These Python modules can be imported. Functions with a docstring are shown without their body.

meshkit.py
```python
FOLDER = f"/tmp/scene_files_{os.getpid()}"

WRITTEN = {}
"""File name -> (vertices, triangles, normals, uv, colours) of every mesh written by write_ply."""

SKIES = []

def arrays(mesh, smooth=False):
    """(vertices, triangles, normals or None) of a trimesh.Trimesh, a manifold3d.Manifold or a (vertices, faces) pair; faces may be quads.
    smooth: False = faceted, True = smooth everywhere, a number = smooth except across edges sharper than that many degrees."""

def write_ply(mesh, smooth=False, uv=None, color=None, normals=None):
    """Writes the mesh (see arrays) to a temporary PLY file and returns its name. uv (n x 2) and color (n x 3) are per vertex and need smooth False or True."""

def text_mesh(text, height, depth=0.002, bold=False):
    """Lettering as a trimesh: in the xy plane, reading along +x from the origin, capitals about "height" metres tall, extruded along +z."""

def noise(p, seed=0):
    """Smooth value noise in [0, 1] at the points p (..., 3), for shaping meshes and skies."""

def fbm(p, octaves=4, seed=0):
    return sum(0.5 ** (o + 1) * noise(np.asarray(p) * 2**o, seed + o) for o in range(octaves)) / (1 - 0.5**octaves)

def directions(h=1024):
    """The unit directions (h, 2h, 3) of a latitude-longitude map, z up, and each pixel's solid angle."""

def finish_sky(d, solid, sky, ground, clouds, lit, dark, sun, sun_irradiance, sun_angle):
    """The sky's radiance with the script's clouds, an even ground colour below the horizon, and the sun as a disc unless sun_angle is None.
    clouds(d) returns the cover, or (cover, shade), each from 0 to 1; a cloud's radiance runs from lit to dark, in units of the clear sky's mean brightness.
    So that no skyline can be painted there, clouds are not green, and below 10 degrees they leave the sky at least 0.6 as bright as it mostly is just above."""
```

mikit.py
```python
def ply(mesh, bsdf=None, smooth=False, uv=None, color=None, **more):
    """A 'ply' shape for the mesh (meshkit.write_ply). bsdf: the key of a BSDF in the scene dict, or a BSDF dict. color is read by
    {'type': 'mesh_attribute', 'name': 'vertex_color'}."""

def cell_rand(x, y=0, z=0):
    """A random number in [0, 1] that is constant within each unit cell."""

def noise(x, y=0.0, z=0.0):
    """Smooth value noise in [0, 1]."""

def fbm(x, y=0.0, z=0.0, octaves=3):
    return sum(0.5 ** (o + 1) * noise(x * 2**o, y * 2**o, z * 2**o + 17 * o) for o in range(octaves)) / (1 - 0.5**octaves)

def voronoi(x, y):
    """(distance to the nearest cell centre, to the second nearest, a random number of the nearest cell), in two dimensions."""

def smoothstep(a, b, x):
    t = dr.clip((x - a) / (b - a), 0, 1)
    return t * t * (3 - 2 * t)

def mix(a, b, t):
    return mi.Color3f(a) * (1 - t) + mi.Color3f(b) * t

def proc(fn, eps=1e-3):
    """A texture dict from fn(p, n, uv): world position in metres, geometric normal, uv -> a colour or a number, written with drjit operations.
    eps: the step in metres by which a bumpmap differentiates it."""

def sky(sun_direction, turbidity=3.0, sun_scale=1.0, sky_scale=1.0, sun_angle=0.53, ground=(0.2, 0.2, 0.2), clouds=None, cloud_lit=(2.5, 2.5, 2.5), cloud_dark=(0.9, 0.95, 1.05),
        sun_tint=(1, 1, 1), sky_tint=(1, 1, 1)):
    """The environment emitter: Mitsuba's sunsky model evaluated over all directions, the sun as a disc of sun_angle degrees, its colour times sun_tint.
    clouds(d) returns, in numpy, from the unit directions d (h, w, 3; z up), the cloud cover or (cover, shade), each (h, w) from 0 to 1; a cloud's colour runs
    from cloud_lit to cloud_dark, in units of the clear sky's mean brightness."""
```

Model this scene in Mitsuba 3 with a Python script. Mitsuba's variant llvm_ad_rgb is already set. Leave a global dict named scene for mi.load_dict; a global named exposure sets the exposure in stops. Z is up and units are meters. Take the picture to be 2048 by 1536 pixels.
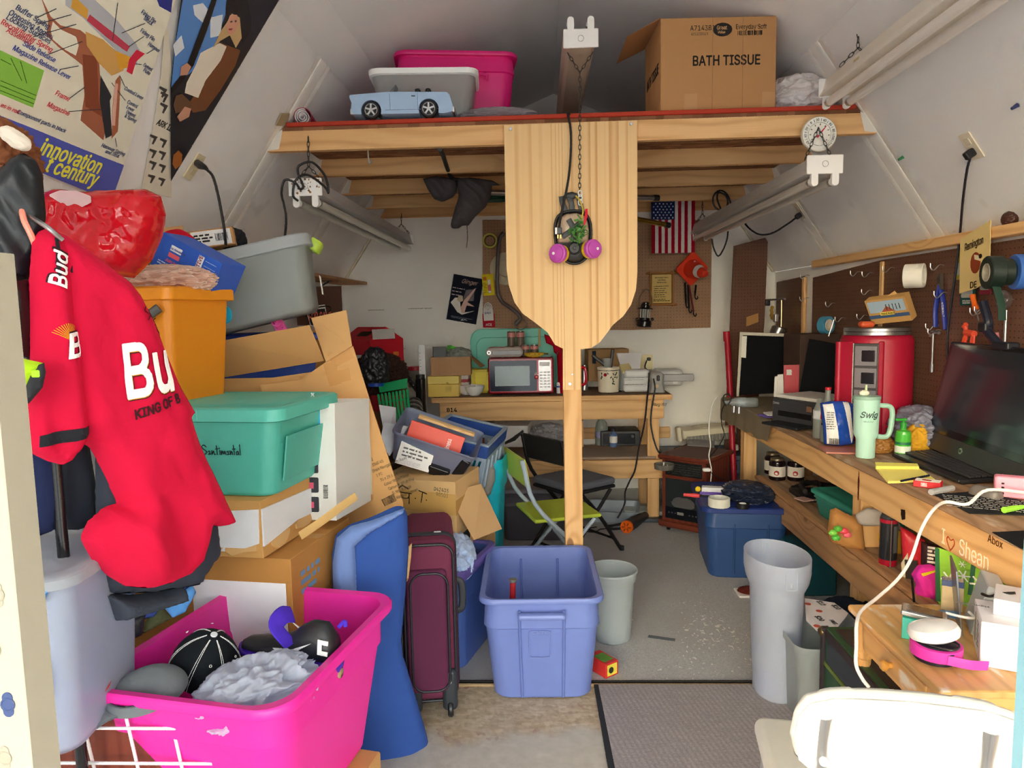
# Cluttered gambrel-roofed shed workshop seen from its open doorway.
import math, numpy as np, trimesh, mitsuba as mi, mikit, meshkit, drjit as dr
import manifold3d as m3
from shapely.geometry import Polygon, Point, LineString
from shapely import affinity, contains_xy, union_all
from scipy.spatial import Delaunay
from scipy.interpolate import LinearNDInterpolator
from mikit import noise, fbm, smoothstep, mix, proc, cell_rand, voronoi
MT = mi.ScalarTransform4f
scene, labels = {}, {}
# ---- camera, sky, sun, exposure ------------------------------------------------------------------
scene['camera'] = {'type': 'perspective', 'fov': 72.425, 'fov_axis': 'x', 'near_clip': 0.02, 'far_clip': 200.0,
                   'to_world': MT().look_at(origin=(-0.1417, 0.0, 1.6), target=(-0.1824, 0.994, 1.4989), up=(0.0165, 0.1019, 0.9947))}
SUN = 0.018
scene["sky"] = mikit.sky(sun_direction=(-0.583, -0.813, 0.30), turbidity=4.0, sun_scale=SUN, sky_scale=1.0, sun_angle=1.2, ground=(0.42, 0.41, 0.40),
                         sky_tint=(1.05, 1.0, 0.93), sun_tint=(1.0, 0.93, 0.82), clouds=lambda d: np.clip(0.3 + 1.2 * (meshkit.fbm(d * 3.0, 4, 7) - 0.45), 0, 1),
                         cloud_lit=(2.3, 2.25, 2.15), cloud_dark=(1.3, 1.3, 1.3))
exposure = 5.7
# ---- materials: colour comes per vertex (one flat colour per part), a few procedural surfaces ---------
VC = {'type': 'mesh_attribute', 'name': 'vertex_color'}
def principled(rough, spec=0.5, metal=0.0, base=VC, **k):
    return {'type': 'twosided', 'bsdf': {'type': 'principled', 'base_color': base, 'roughness': rough, 'specular': spec, 'metallic': metal, **k}}
scene['matte'] = principled(0.85, 0.25)
scene['satin'] = principled(0.42)
scene['gloss'] = principled(0.14)
scene['metal'] = principled(0.28, 0.5, 0.9)
scene['rough_metal'] = principled(0.5, 0.5, 0.75)
scene['film'] = {'type': 'principledthin', 'base_color': VC, 'roughness': 0.35, 'spec_trans': 0.3, 'diff_trans': 1.0, 'eta': 1.45}
scene['clear'] = {'type': 'principledthin', 'base_color': VC, 'roughness': 0.2, 'spec_trans': 0.42, 'diff_trans': 1.0, 'eta': 1.45}
scene['glass'] = {'type': 'thindielectric', 'int_ior': 1.5}
def cloth_fn(p, n, uv): return noise(p.x * 900, p.y * 900, p.z * 900)
scene['fabric'] = {'type': 'twosided', 'bsdf': {'type': 'bumpmap', 'arbitrary': {'type': 'proc', **{k: v for k, v in proc(lambda p, n, uv: fbm(p.x * 160, p.y * 160, p.z * 160, 2), 2e-4).items() if k != 'type'}}, 'scale': 0.0012,
                   'bsdf': {'type': 'principled', 'base_color': VC, 'roughness': 0.9, 'specular': 0.15, 'sheen': 0.6}}}
def wood_fn(light, dark, ring=95.0, warp=5.0, knots=1.0, wear=0.0, line=0.62):
    def fn(p, n, uv):
        u, v = uv.x, uv.y
        d, _, r = voronoi(u * 1.7, v * 3.1)
        on = dr.select(r > 0.45, 1.0, 0.0) * knots
        w = fbm(u * 1.6, v * 6.0, 1.7, 3) * warp + smoothstep(0.30, 0.02, d) * on * 4.0
        g = 0.5 + 0.5 * dr.sin(v * ring + w * 2.6)
        t = line * g * g * g * (0.5 + 0.5 * noise(u * 3, v * 9, 2.0)) + 0.16 * noise(u * 14, v * 700, 5.0) + 0.34 * fbm(u * 1.1, v * 2.4, 9.0, 2)
        c = mix(light, dark, dr.clip(t, 0, 1))
        c = mix(c, (0.20, 0.09, 0.04), smoothstep(0.065, 0.04, d) * on * 0.85)
        if wear:
            c = mix(c, (0.74, 0.68, 0.58), smoothstep(0.58, 0.72, fbm(u * 9, v * 22, 3.3, 4)) * wear)
        return c
    return fn
def ply_fn(p, n, uv):
    u, v = uv.x, uv.y
    f = v * 6.0 + 9.0 * fbm(u * 2.6 + 3.0, v * 6.5, 1.0, 3) + 2.5 * u
    f = f - dr.floor(f)
    ln = smoothstep(0.50, 0.92, f) * smoothstep(1.0, 0.94, f)
    c = mix((0.86, 0.60, 0.31), (0.80, 0.52, 0.24), fbm(u * 3, v * 9, 4.0, 2))
    c = mix(c, (0.62, 0.33, 0.12), ln * (0.45 + 0.5 * noise(u * 2.0, v * 4.0, 7.0)))
    return mix(c, (0.60, 0.36, 0.16), 0.14 * noise(u * 16, v * 600, 5.0))
def tex(fn, rough=0.6, spec=0.35, **k):
    return principled(rough, spec, base=proc(fn), **k)
scene['pine'] = tex(wood_fn((0.84, 0.53, 0.25), (0.60, 0.31, 0.11)))
scene['pine_aged'] = tex(wood_fn((0.52, 0.29, 0.14), (0.32, 0.16, 0.07)), 0.7)
scene['plywood'] = tex(ply_fn)
scene['maple'] = tex(wood_fn((0.72, 0.43, 0.17), (0.54, 0.29, 0.10), 130.0, 3.0, 0.0, 0.9), 0.35)
scene['bench_top'] = tex(wood_fn((0.40, 0.25, 0.15), (0.19, 0.105, 0.06), 110.0, 5.0, 0.6, 0.25), 0.6)
scene['mahogany'] = tex(wood_fn((0.20, 0.045, 0.025), (0.11, 0.02, 0.013), 160.0, 3.0, 0.0), 0.4)
def wall_fn(p, n, uv):
    patch = smoothstep(0.52, 0.64, fbm(p.x * 1.3 + p.z * 0.6, p.y * 1.1, p.z * 1.4, 4))
    c = mix((0.78, 0.78, 0.78), (0.85, 0.845, 0.835), patch)
    scuff = smoothstep(0.69, 0.76, fbm(p.x * 5, p.y * 5, p.z * 5, 4))
    return mix(c, (0.62, 0.61, 0.60), scuff * 0.35)
scene['drywall'] = tex(wall_fn, 0.75, 0.2)
scene['drywall_back'] = tex(lambda p, n, uv: mix((0.84, 0.82, 0.77), (0.88, 0.865, 0.82), fbm(p.x * 2, 1.0, p.z * 2, 3)), 0.75, 0.2)
def carpet_fn(p, n, uv):
    g = fbm(p.x * 220, p.y * 220, 2.0, 2)
    c = mix((0.34, 0.34, 0.345), (0.52, 0.51, 0.505), g)
    c = mix(c, (0.41, 0.39, 0.37), smoothstep(0.45, 0.75, fbm(p.x * 2.2, p.y * 1.7, 5.0, 4)) * 0.7)
    crumbs = smoothstep(0.90, 0.93, noise(p.x * 80, p.y * 80, 1.0) * (0.48 + 0.68 * fbm(p.x * 1.5, p.y * 1.5, 8.0, 2)))
    return mix(c, (0.72, 0.70, 0.66), crumbs)
scene['carpet'] = tex(carpet_fn, 0.95, 0.1)
def osb_fn(p, n, uv):
    a = voronoi(p.x * 26 + 2.5 * fbm(p.x * 9, p.y * 9, 0.3, 2), p.y * 75)
    b = voronoi(p.x * 60 + p.y * 30, p.y * 40 - p.x * 35)
    c = mix((0.36, 0.27, 0.17), (0.56, 0.46, 0.33), 0.55 * a[2] + 0.45 * b[2])
    c = mix(c, (0.30, 0.13, 0.10), smoothstep(0.86, 0.9, b[2]) * smoothstep(0.45, 0.6, fbm(p.x * 4, p.y * 4, 2.2, 3)))
    c = mix(c, (0.22, 0.17, 0.12), smoothstep(0.05, 0.0, a[1] - a[0]) * 0.5)
    grey = smoothstep(2.62, 2.46, p.y + 0.25 * (fbm(p.x * 6, p.y * 6, 1.0, 3) - 0.5))
    return mix(c, mix((0.42, 0.41, 0.37), (0.52, 0.50, 0.46), fbm(p.x * 30, p.y * 30, 3.0, 3)), grey * 0.85)
scene['strand_board'] = tex(osb_fn, 0.8, 0.2)
def board_under_fn(p, n, uv):
    a = voronoi(p.x * 14 + 2.0 * fbm(p.x * 9, p.y * 9, 0.3, 2), p.y * 45)
    return mix((0.16, 0.065, 0.03), (0.34, 0.16, 0.08), a[2])
scene['red_strand_board'] = tex(board_under_fn, 0.75, 0.2)
def mat_fn(p, n, uv):
    r = 0.5 + 0.5 * dr.sin((p.x + 0.22 * p.y) * 6.2832 / 0.021)
    g = fbm(p.x * 260, p.y * 260, 2.0, 2)
    return mix((0.22, 0.20, 0.21), (0.42, 0.385, 0.40), 0.55 * g + 0.45 * r * noise(p.x * 30, p.y * 160, 4.0))
scene['ribbed_mat'] = tex(mat_fn, 0.95, 0.1)
def peg_fn(c0, c1):
    def fn(p, n, uv):
        fx, fy = uv.x / 0.0254, uv.y / 0.0254
        d = dr.sqrt(dr.square(fx - dr.floor(fx) - 0.5) + dr.square(fy - dr.floor(fy) - 0.5))
        c = mix(c0, c1, fbm(uv.x * 5, uv.y * 5, 1.0, 3))
        return mix(mi.Color3f(*[0.25 * x for x in c0]), c, smoothstep(0.09, 0.13, d))
    return fn
scene['pegboard_tan'] = tex(peg_fn((0.33, 0.185, 0.10), (0.40, 0.23, 0.13)), 0.6)
scene['pegboard_brown'] = tex(peg_fn((0.13, 0.062, 0.042), (0.17, 0.085, 0.06)), 0.5)

SAT, FAB, MET, GLO, MAT = 'satin', 'fabric', 'metal', 'gloss', 'matte'
# ---- helpers -----------------------------------------------------------------------------------------
def lin(c):
    if isinstance(c, str):
        c = [int(c[i:i + 2], 16) / 255 for i in (0, 2, 4)]
        return np.array([x / 12.92 if x <= 0.04045 else ((x + 0.055) / 1.055) ** 2.4 for x in c])
    return np.asarray(c, float)
def mk(v, f): return trimesh.Trimesh(np.asarray(v, float), np.asarray(f, int), process=False)
def cat(*ms):
    ms = [m for g in ms for m in (g if isinstance(g, (list, tuple)) else [g])]
    out = trimesh.util.concatenate(ms)
    if all('uv' in m.metadata for m in ms): out.metadata = {'uv': np.vstack([m.metadata['uv'] for m in ms])}
    return out
def tf(m, M):
    m = m.copy(); m.apply_transform(M)
    return m
def rot(rx=0, ry=0, rz=0):
    return trimesh.transformations.euler_matrix(*np.radians([rx, ry, rz]), 'sxyz')
def at(m, pos=(0, 0, 0), r=(0, 0, 0)):
    M = rot(*r); M[:3, 3] = pos
    return tf(m, M)
def frame(o, x, y):
    """Axes from an origin, a direction along x and one roughly along y; z = x cross y."""
    x = np.asarray(x, float); x = x / np.linalg.norm(x)
    y = np.asarray(y, float); y = y - x * (x @ y); y = y / np.linalg.norm(y)
    M = np.eye(4); M[:3, 0], M[:3, 1], M[:3, 2], M[:3, 3] = x, y, np.cross(x, y), o
    return M
def VF(o, ang=0.0, z=0.0):
    """Upright plane through o = (x, y) along the direction ang: x along it, y up, z towards the doorway side."""
    a = math.radians(ang)
    return frame((o[0], o[1], z), (math.cos(a), math.sin(a), 0), (0, 0, 1))
def pose(pos, rz=0, rx=0, ry=0):
    M = rot(rx, ry, rz); M[:3, 3] = pos
    return M
def off(M, x=0, y=0, z=0, rz=0):
    """M moved within its own axes."""
    return M @ pose((x, y, z), rz)
_n = {}
def fresh(k):
    i = _n.get(k, 0); _n[k] = i + 1
    return k if i == 0 else f'{k}_{i:03d}'
def put(key, m, col, mat='matte', smooth=32):
    uv = m.metadata.get('uv') if isinstance(m.metadata, dict) else None
    if uv is not None:
        scene[key] = mikit.ply(m, mat, False, uv=uv, color=np.tile(lin(col), (len(m.vertices), 1)))
        return key
    if smooth and smooth is not True:
        m = trimesh.graph.smooth_shade(mk(m.vertices, m.faces), angle=np.radians(smooth), facet_minarea=None)
    scene[key] = mikit.ply(m, mat, bool(smooth), color=np.tile(lin(col), (len(m.vertices), 1)))
    return key
def thing(name, label, category, group=None):
    k = fresh(name); labels[k] = {'label': label, 'category': category}
    if group: labels[k]['group'] = group
    return k
def part(parent, name, m, col, mat='matte', smooth=32, label=None, kind=None):
    k = put(fresh(parent + '__' + name), m, col, mat, smooth)
    if label: labels[k] = {'label': label}
    if kind: labels.setdefault(k, {})['kind'] = kind
    return k
P = part
def solo(name, label, category, m, col, mat='matte', smooth=32, group=None):
    k = thing(name, label, category, group)
    return put(k, m, col, mat, smooth)
def struct(name, m, col, mat='matte', smooth=32):
    k = put(fresh(name), m, col, mat, smooth); labels[k] = {'kind': 'structure'}
    return k
def hull(pts):
    h = trimesh.convex.convex_hull(np.asarray(pts, float))
    return mk(h.vertices, h.faces)
def box(sx, sy, sz, b=0.002, c=(0, 0, 0)):
    """Box with chamfered edges, centred at c."""
    h = np.array([sx, sy, sz]) / 2
    b = min(b, 0.45 * min(sx, sy, sz))
    pts = []
    for s in np.array(np.meshgrid([-1, 1], [-1, 1], [-1, 1])).T.reshape(-1, 3):
        for a in range(3):
            e = h - b; e[a] = h[a]
            pts.append(s * e)
    return hull(np.array(pts) + c)
def rbox(sx, sy, sz, r=0.01, c=(0, 0, 0), n=4):
    """Box with rounded edges."""
    h = np.array([sx, sy, sz]) / 2
    r = min(r, 0.49 * min(sx, sy, sz))
    s = trimesh.creation.uv_sphere(r, count=[2 * n, 4 * n]).vertices
    pts = [s + k * (h - r) for k in np.array(np.meshgrid([-1, 1], [-1, 1], [-1, 1])).T.reshape(-1, 3)]
    return hull(np.vstack(pts) + c)
_seed = [0]
def wood(m, axis=0):
    """Unmerges the faces and lays wood grain along the given local axis."""
    v, f = m.vertices[m.faces.ravel()], np.arange(3 * len(m.faces)).reshape(-1, 3)
    n = np.repeat(np.abs(m.face_normals), 3, axis=0)
    o = [i for i in range(3) if i != axis]
    _seed[0] += 1
    s = _seed[0] * 3.713
    side = np.where(n[:, o[0]] > n[:, o[1]], v[:, o[1]] + 0.31, v[:, o[0]])
    end = n[:, axis] > 0.8
    uv = np.stack([np.where(end, v[:, o[0]] * 0.2, v[:, axis]) + s, side + s * 0.61], 1)
    out = mk(v, f); out.metadata = {'uv': uv}
    return out
def plank(sx, sy, sz, c=(0, 0, 0), b=0.003):
    return wood(box(sx, sy, sz, b, c), int(np.argmax([sx, sy, sz])))
def rr(w, d, r, n=5, z=0.0, cx=0, cy=0):
    """Rounded rectangle ring."""
    r = min(r, w / 2 - 1e-4, d / 2 - 1e-4)
    p = []
    for k, (sx, sy) in enumerate(((1, 1), (-1, 1), (-1, -1), (1, -1))):
        a = np.radians(90 * k + np.linspace(0, 90, n + 1))
        p.append(np.stack([sx * (w / 2 - r) + r * np.cos(a) + cx, sy * (d / 2 - r) + r * np.sin(a) + cy, np.full(n + 1, z)], 1))
    return np.vstack(p)
def loft(rings, cap0=True, cap1=True, closed=False):
    n, m = len(rings[0]), len(rings)
    v = np.vstack(rings); f = []
    j = np.arange(n); j2 = (j + 1) % n
    for i in range(m if closed else m - 1):
        a, b = i * n, ((i + 1) % m) * n
        f.append(np.stack([a + j, a + j2, b + j2], 1)); f.append(np.stack([a + j, b + j2, b + j], 1))
    extra = []
    if not closed:
        for on, i, flip in ((cap0, 0, True), (cap1, m - 1, False)):
            if on:
                c = len(v) + len(extra); extra.append(rings[i].mean(0))
                t = np.stack([np.full(n, c), i * n + j, i * n + j2], 1)
                f.append(t[:, ::-1] if flip else t)
    if extra: v = np.vstack([v, extra])
    return mk(v, np.vstack(f))
def circ(r, z=0.0, n=32, sx=1.0, sy=1.0):
    a = np.arange(n) * 2 * np.pi / n
    return np.stack([r * sx * np.cos(a), r * sy * np.sin(a), np.full(n, z)], 1)
def lathe(prof, n=32, cap0=True, cap1=True):
    return loft([circ(max(r, 1e-5), z, n) for r, z in prof], cap0, cap1)
def cyl(r, h, n=24, b=0.0015, r2=None):
    r2 = r if r2 is None else r2
    b = min(b, h * 0.3, r * 0.4)
    return lathe([(r - b, 0), (r, b), (r2, h - b), (r2 - b, h)], n)
def annulus(r1, r0, h, n=32, b=0.001):
    """Ring of outer radius r1, inner r0, from z = 0 to h."""
    return loft([circ(r0, b, n), circ(r0 + b, 0, n), circ(r1 - b, 0, n), circ(r1, b, n), circ(r1, h - b, n), circ(r1 - b, h, n), circ(r0 + b, h, n), circ(r0, h - b, n)], closed=True)
def spline(pts, n=8):
    p = np.asarray(pts, float)
    if len(p) < 3: return p
    q = np.vstack([2 * p[0] - p[1], p, 2 * p[-1] - p[-2]])
    t = np.linspace(0, 1, n, endpoint=False)[:, None]
    out = [0.5 * ((2 * q[i + 1]) + (q[i + 2] - q[i]) * t + (2 * q[i] - 5 * q[i + 1] + 4 * q[i + 2] - q[i + 3]) * t**2 + (3 * q[i + 1] - q[i] - 3 * q[i + 2] + q[i + 3]) * t**3) for i in range(len(p) - 1)]
    return np.vstack(out + [p[-1:]])
def tube(pts, r, n=8, k=6, sec=None):
    """Swept round (or sec = (w, h) flat) section along a smooth path."""
    p = spline(pts, k) if k else np.asarray(pts, float)
    t = np.gradient(p, axis=0); t /= np.linalg.norm(t, axis=1, keepdims=True) + 1e-12
    a = np.cross(t[0], [0, 0, 1.0] if abs(t[0][2]) < 0.9 else [1.0, 0, 0]); a /= np.linalg.norm(a)
    rad = np.broadcast_to(r, (len(p),)) if np.ndim(r) == 0 else np.interp(np.linspace(0, 1, len(p)), np.linspace(0, 1, len(r)), r)
    ang = np.arange(n) * 2 * np.pi / n
    rings = []
    for i in range(len(p)):
        a = a - t[i] * (a @ t[i]); a /= np.linalg.norm(a) + 1e-12
        b = np.cross(t[i], a)
        if sec: ca, sb = np.cos(ang) * sec[0] / 2, np.sin(ang) * sec[1] / 2
        else: ca, sb = np.cos(ang) * rad[i], np.sin(ang) * rad[i]
        rings.append(p[i] + ca[:, None] * a + sb[:, None] * b)
    return loft(rings)
def bar(a, b, r, n=10, r2=None):
    return tube([a, b], r if r2 is None else [r, r2], n, 0)
def ext(poly, h, M=None):
    """Polygon (points or shapely) extruded from z = 0 to h, then placed by M."""
    g = poly if hasattr(poly, 'geoms') or hasattr(poly, 'exterior') else Polygon(poly)
    if not g.is_valid: g = g.buffer(0)
    ms = [trimesh.creation.extrude_polygon(x, h, engine='earcut') for x in getattr(g, 'geoms', [g])]
    m = trimesh.util.concatenate(ms); m = mk(m.vertices, m.faces)
    return tf(m, M) if M is not None else m
def strokes(lines, w, h, M=None):
    """Pen strokes (polylines, smoothed) as one thin raised mesh."""
    g = union_all([LineString(spline(np.c_[np.asarray(l, float), np.zeros(len(l))], 5)[:, :2]).buffer(w / 2, quad_segs=2) for l in lines])
    return ext(g.simplify(w * 0.06), h, M)
def slab(q, t):
    """Hexahedron: four corners (counter-clockwise as seen from outside) and a thickness behind them."""
    q = np.asarray(q, float)
    n = np.cross(q[1] - q[0], q[3] - q[0]); n /= np.linalg.norm(n)
    return hull(np.vstack([q, q - n * t]))
def shell(rings, t=0.0025):
    """Open vessel from rings bottom to top: outside, over the rim, inside."""
    inner = []
    for i, r in enumerate(rings):
        c = r.mean(0); d = r - c; L = np.linalg.norm(d[:, :2], axis=1, keepdims=True)
        q = c + d * (1 - t / np.maximum(L, t * 2)); q[:, 2] = r[:, 2] + (t if i == 0 else 0)
        inner.append(q)
    return loft(list(rings) + inner[::-1])
def puff(poly, M, t=0.03, back=None, step=None, edge=0.08, fn=None, flat=0.0):
    """Cushion over a 2D outline (metres, in M's xy plane): height t in front (z+), back behind; fn(x, y) adds folds to the front."""
    g = Polygon(poly) if not hasattr(poly, 'exterior') else poly
    if not g.is_valid: g = g.buffer(0)
    if hasattr(g, 'geoms'): g = max(g.geoms, key=lambda a: a.area)
    x0, y0, x1, y1 = g.bounds
    step = step or max(x1 - x0, y1 - y0) / 42
    b = g.exterior
    nb = max(12, int(b.length / step))
    B = np.array([b.interpolate(i / nb, normalized=True).coords[0] for i in range(nb)])
    X, Yg = np.meshgrid(np.arange(x0 + step / 2, x1, step), np.arange(y0 + step / 2, y1, step))
    X = X + (np.arange(X.shape[0]) % 2 * step / 2)[:, None]
    I = np.stack([X.ravel(), Yg.ravel()], 1)
    I = I[contains_xy(g.buffer(-0.45 * step), I[:, 0], I[:, 1])]
    Q = np.vstack([B, I]); tri = Delaunay(Q).simplices
    cen = Q[tri].mean(1); tri = tri[contains_xy(g.buffer(step * 0.05), cen[:, 0], cen[:, 1])]
    a = Q[tri]; area = (a[:, 1, 0] - a[:, 0, 0]) * (a[:, 2, 1] - a[:, 0, 1]) - (a[:, 1, 1] - a[:, 0, 1]) * (a[:, 2, 0] - a[:, 0, 0])
    tri = tri[np.abs(area) > 1e-10]; area = area[np.abs(area) > 1e-10]
    tri = np.where(area[:, None] > 0, tri, tri[:, ::-1])
    d = np.array([b.distance(Point(q)) for q in Q]); d[:nb] = 0
    e = np.clip(d / edge, 0, 1); prof = np.sqrt(np.clip(1 - (1 - e) ** 2, 0, 1))
    zf = t * prof + (fn(Q[:, 0], Q[:, 1]) * np.clip(d / (0.5 * edge), 0, 1) if fn else 0)
    zb = -(t if back is None else back) * prof
    zf[:nb] = 0; zb[:nb] = 0
    k = len(Q); nb_i = np.arange(k); nb_i[nb:] += k - nb
    V = np.vstack([np.c_[Q, zf], np.c_[Q[nb:], zb[nb:]]])
    F = np.vstack([tri, nb_i[tri][:, ::-1]])
    out = tf(mk(V, F), M); out.metadata = {'front': (Q, zf, M)}
    return out
def drape(m, cushion, lift=0.0015):
    """Lays a flat mesh given in a cushion's own plane onto its front."""
    Q, z, M = cushion.metadata['front']; m = mk(m.vertices, m.faces).subdivide_to_size(0.012, 30); v = np.array(m.vertices)
    zz = LinearNDInterpolator(Q, z)(v[:, :2]); zz = np.where(np.isnan(zz), 0.0, zz)
    v[:, 2] += zz + lift
    return tf(mk(v, m.faces), M)
def crumple(sx, sy, sz, seed=0, amp=0.35, sub=4, freq=3.0, flat=True):
    """Crushed bag or cloth lump, resting on z = 0."""
    s = trimesh.creation.icosphere(sub)
    v = s.vertices
    r = 1 + amp * (np.abs(meshkit.fbm(v * freq + seed * 7.3, 4, seed) - 0.5) * -4 + 0.55)
    v = v * r[:, None] * np.array([sx, sy, sz]) / 2
    if flat: v[:, 2] = np.maximum(v[:, 2], -0.36 * sz)
    v[:, 2] -= v[:, 2].min()
    return mk(v, s.faces)
def letters(s, h, M, depth=0.0008, bold=True, slant=0.0, center=False, sx=1.0):
    m = meshkit.text_mesh(s, h, depth, bold); v = np.array(m.vertices)
    if center: v[:, 0] -= (v[:, 0].max() + v[:, 0].min()) / 2
    v[:, 0] = v[:, 0] * sx + slant * v[:, 1]
    return tf(mk(v, m.faces), M)
def txt(parent, s, h, M, col='1a1a1a', name='lettering', mat='matte', **k):
    return part(parent, name, letters(s, h, M, **k), col, mat, False)
def decal(parent, name, M, w, h, col, r=0.0, t=0.0008, mat='matte', label=None):
    """Thin printed panel: lower left corner at M's origin."""
    p = rr(w, h, r, 4)[:, :2] + [w / 2, h / 2] if r > 0 else [(0, 0), (w, 0), (w, h), (0, h)]
    return part(parent, name, ext(p, t, M), col, mat, False, label)
class Block:
    """A box placed by M (origin at the centre of its base), with frames on its faces for printing."""
    def __init__(s, w, d, h, M): s.w, s.d, s.h, s.M = w, d, h, M
    def mesh(s, b=0.002): return tf(box(s.w, s.d, s.h, b, (0, 0, s.h / 2)), s.M)
    def f(s, side, u=0.0, v=0.0, rz=0, out=0.0006):
        w, d, h = s.w / 2, s.d / 2, s.h
        o, x, y = {'front': ((-w, -d, 0), (1, 0, 0), (0, 0, 1)), 'right': ((w, -d, 0), (0, 1, 0), (0, 0, 1)), 'left': ((-w, d, 0), (0, -1, 0), (0, 0, 1)),
                   'back': ((w, d, 0), (-1, 0, 0), (0, 0, 1)), 'top': ((-w, -d, h), (1, 0, 0), (0, 1, 0))}[side]
        return s.M @ off(frame(o, x, y), u, v, out, rz)
def carton(name, label, w, d, h, M, col, category='box', mat='matte', b=0.002):
    k = thing(name, label, category); B = Block(w, d, h, M)
    P(k, 'body', B.mesh(b), col, mat, 30)
    return k, B
def barcode(parent, M, w, h, seed=1, col='151515'):
    r = np.random.default_rng(seed); x, ms = 0.0, []
    while x < w * 0.97:
        t = w * r.choice([0.015, 0.03, 0.045])
        ms.append(ext([(x, 0), (x + t, 0), (x + t, h), (x, h)], 0.0004, M)); x += t + w * r.choice([0.015, 0.03, 0.04])
    return part(parent, 'barcode', cat(ms), col, MAT, False)
def lines_of_print(parent, M, w, n, dy, h, seed=1, col='2a2a2a', name='printed_lines'):
    """Rows of tiny print too small to read."""
    r = np.random.default_rng(seed); ms = []
    for i in range(n):
        x = 0.0; end = w * r.uniform(0.65, 1.0)
        while x < end:
            t = h * r.uniform(1.0, 4.5); t = min(t, max(end - x, h))
            ms.append(ext([(x, -i * dy), (x + t, -i * dy), (x + t, h - i * dy), (x, h - i * dy)], 0.0004, M)); x += t + h * 0.8
    return part(parent, name, cat(ms), col, MAT, False)
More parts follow.
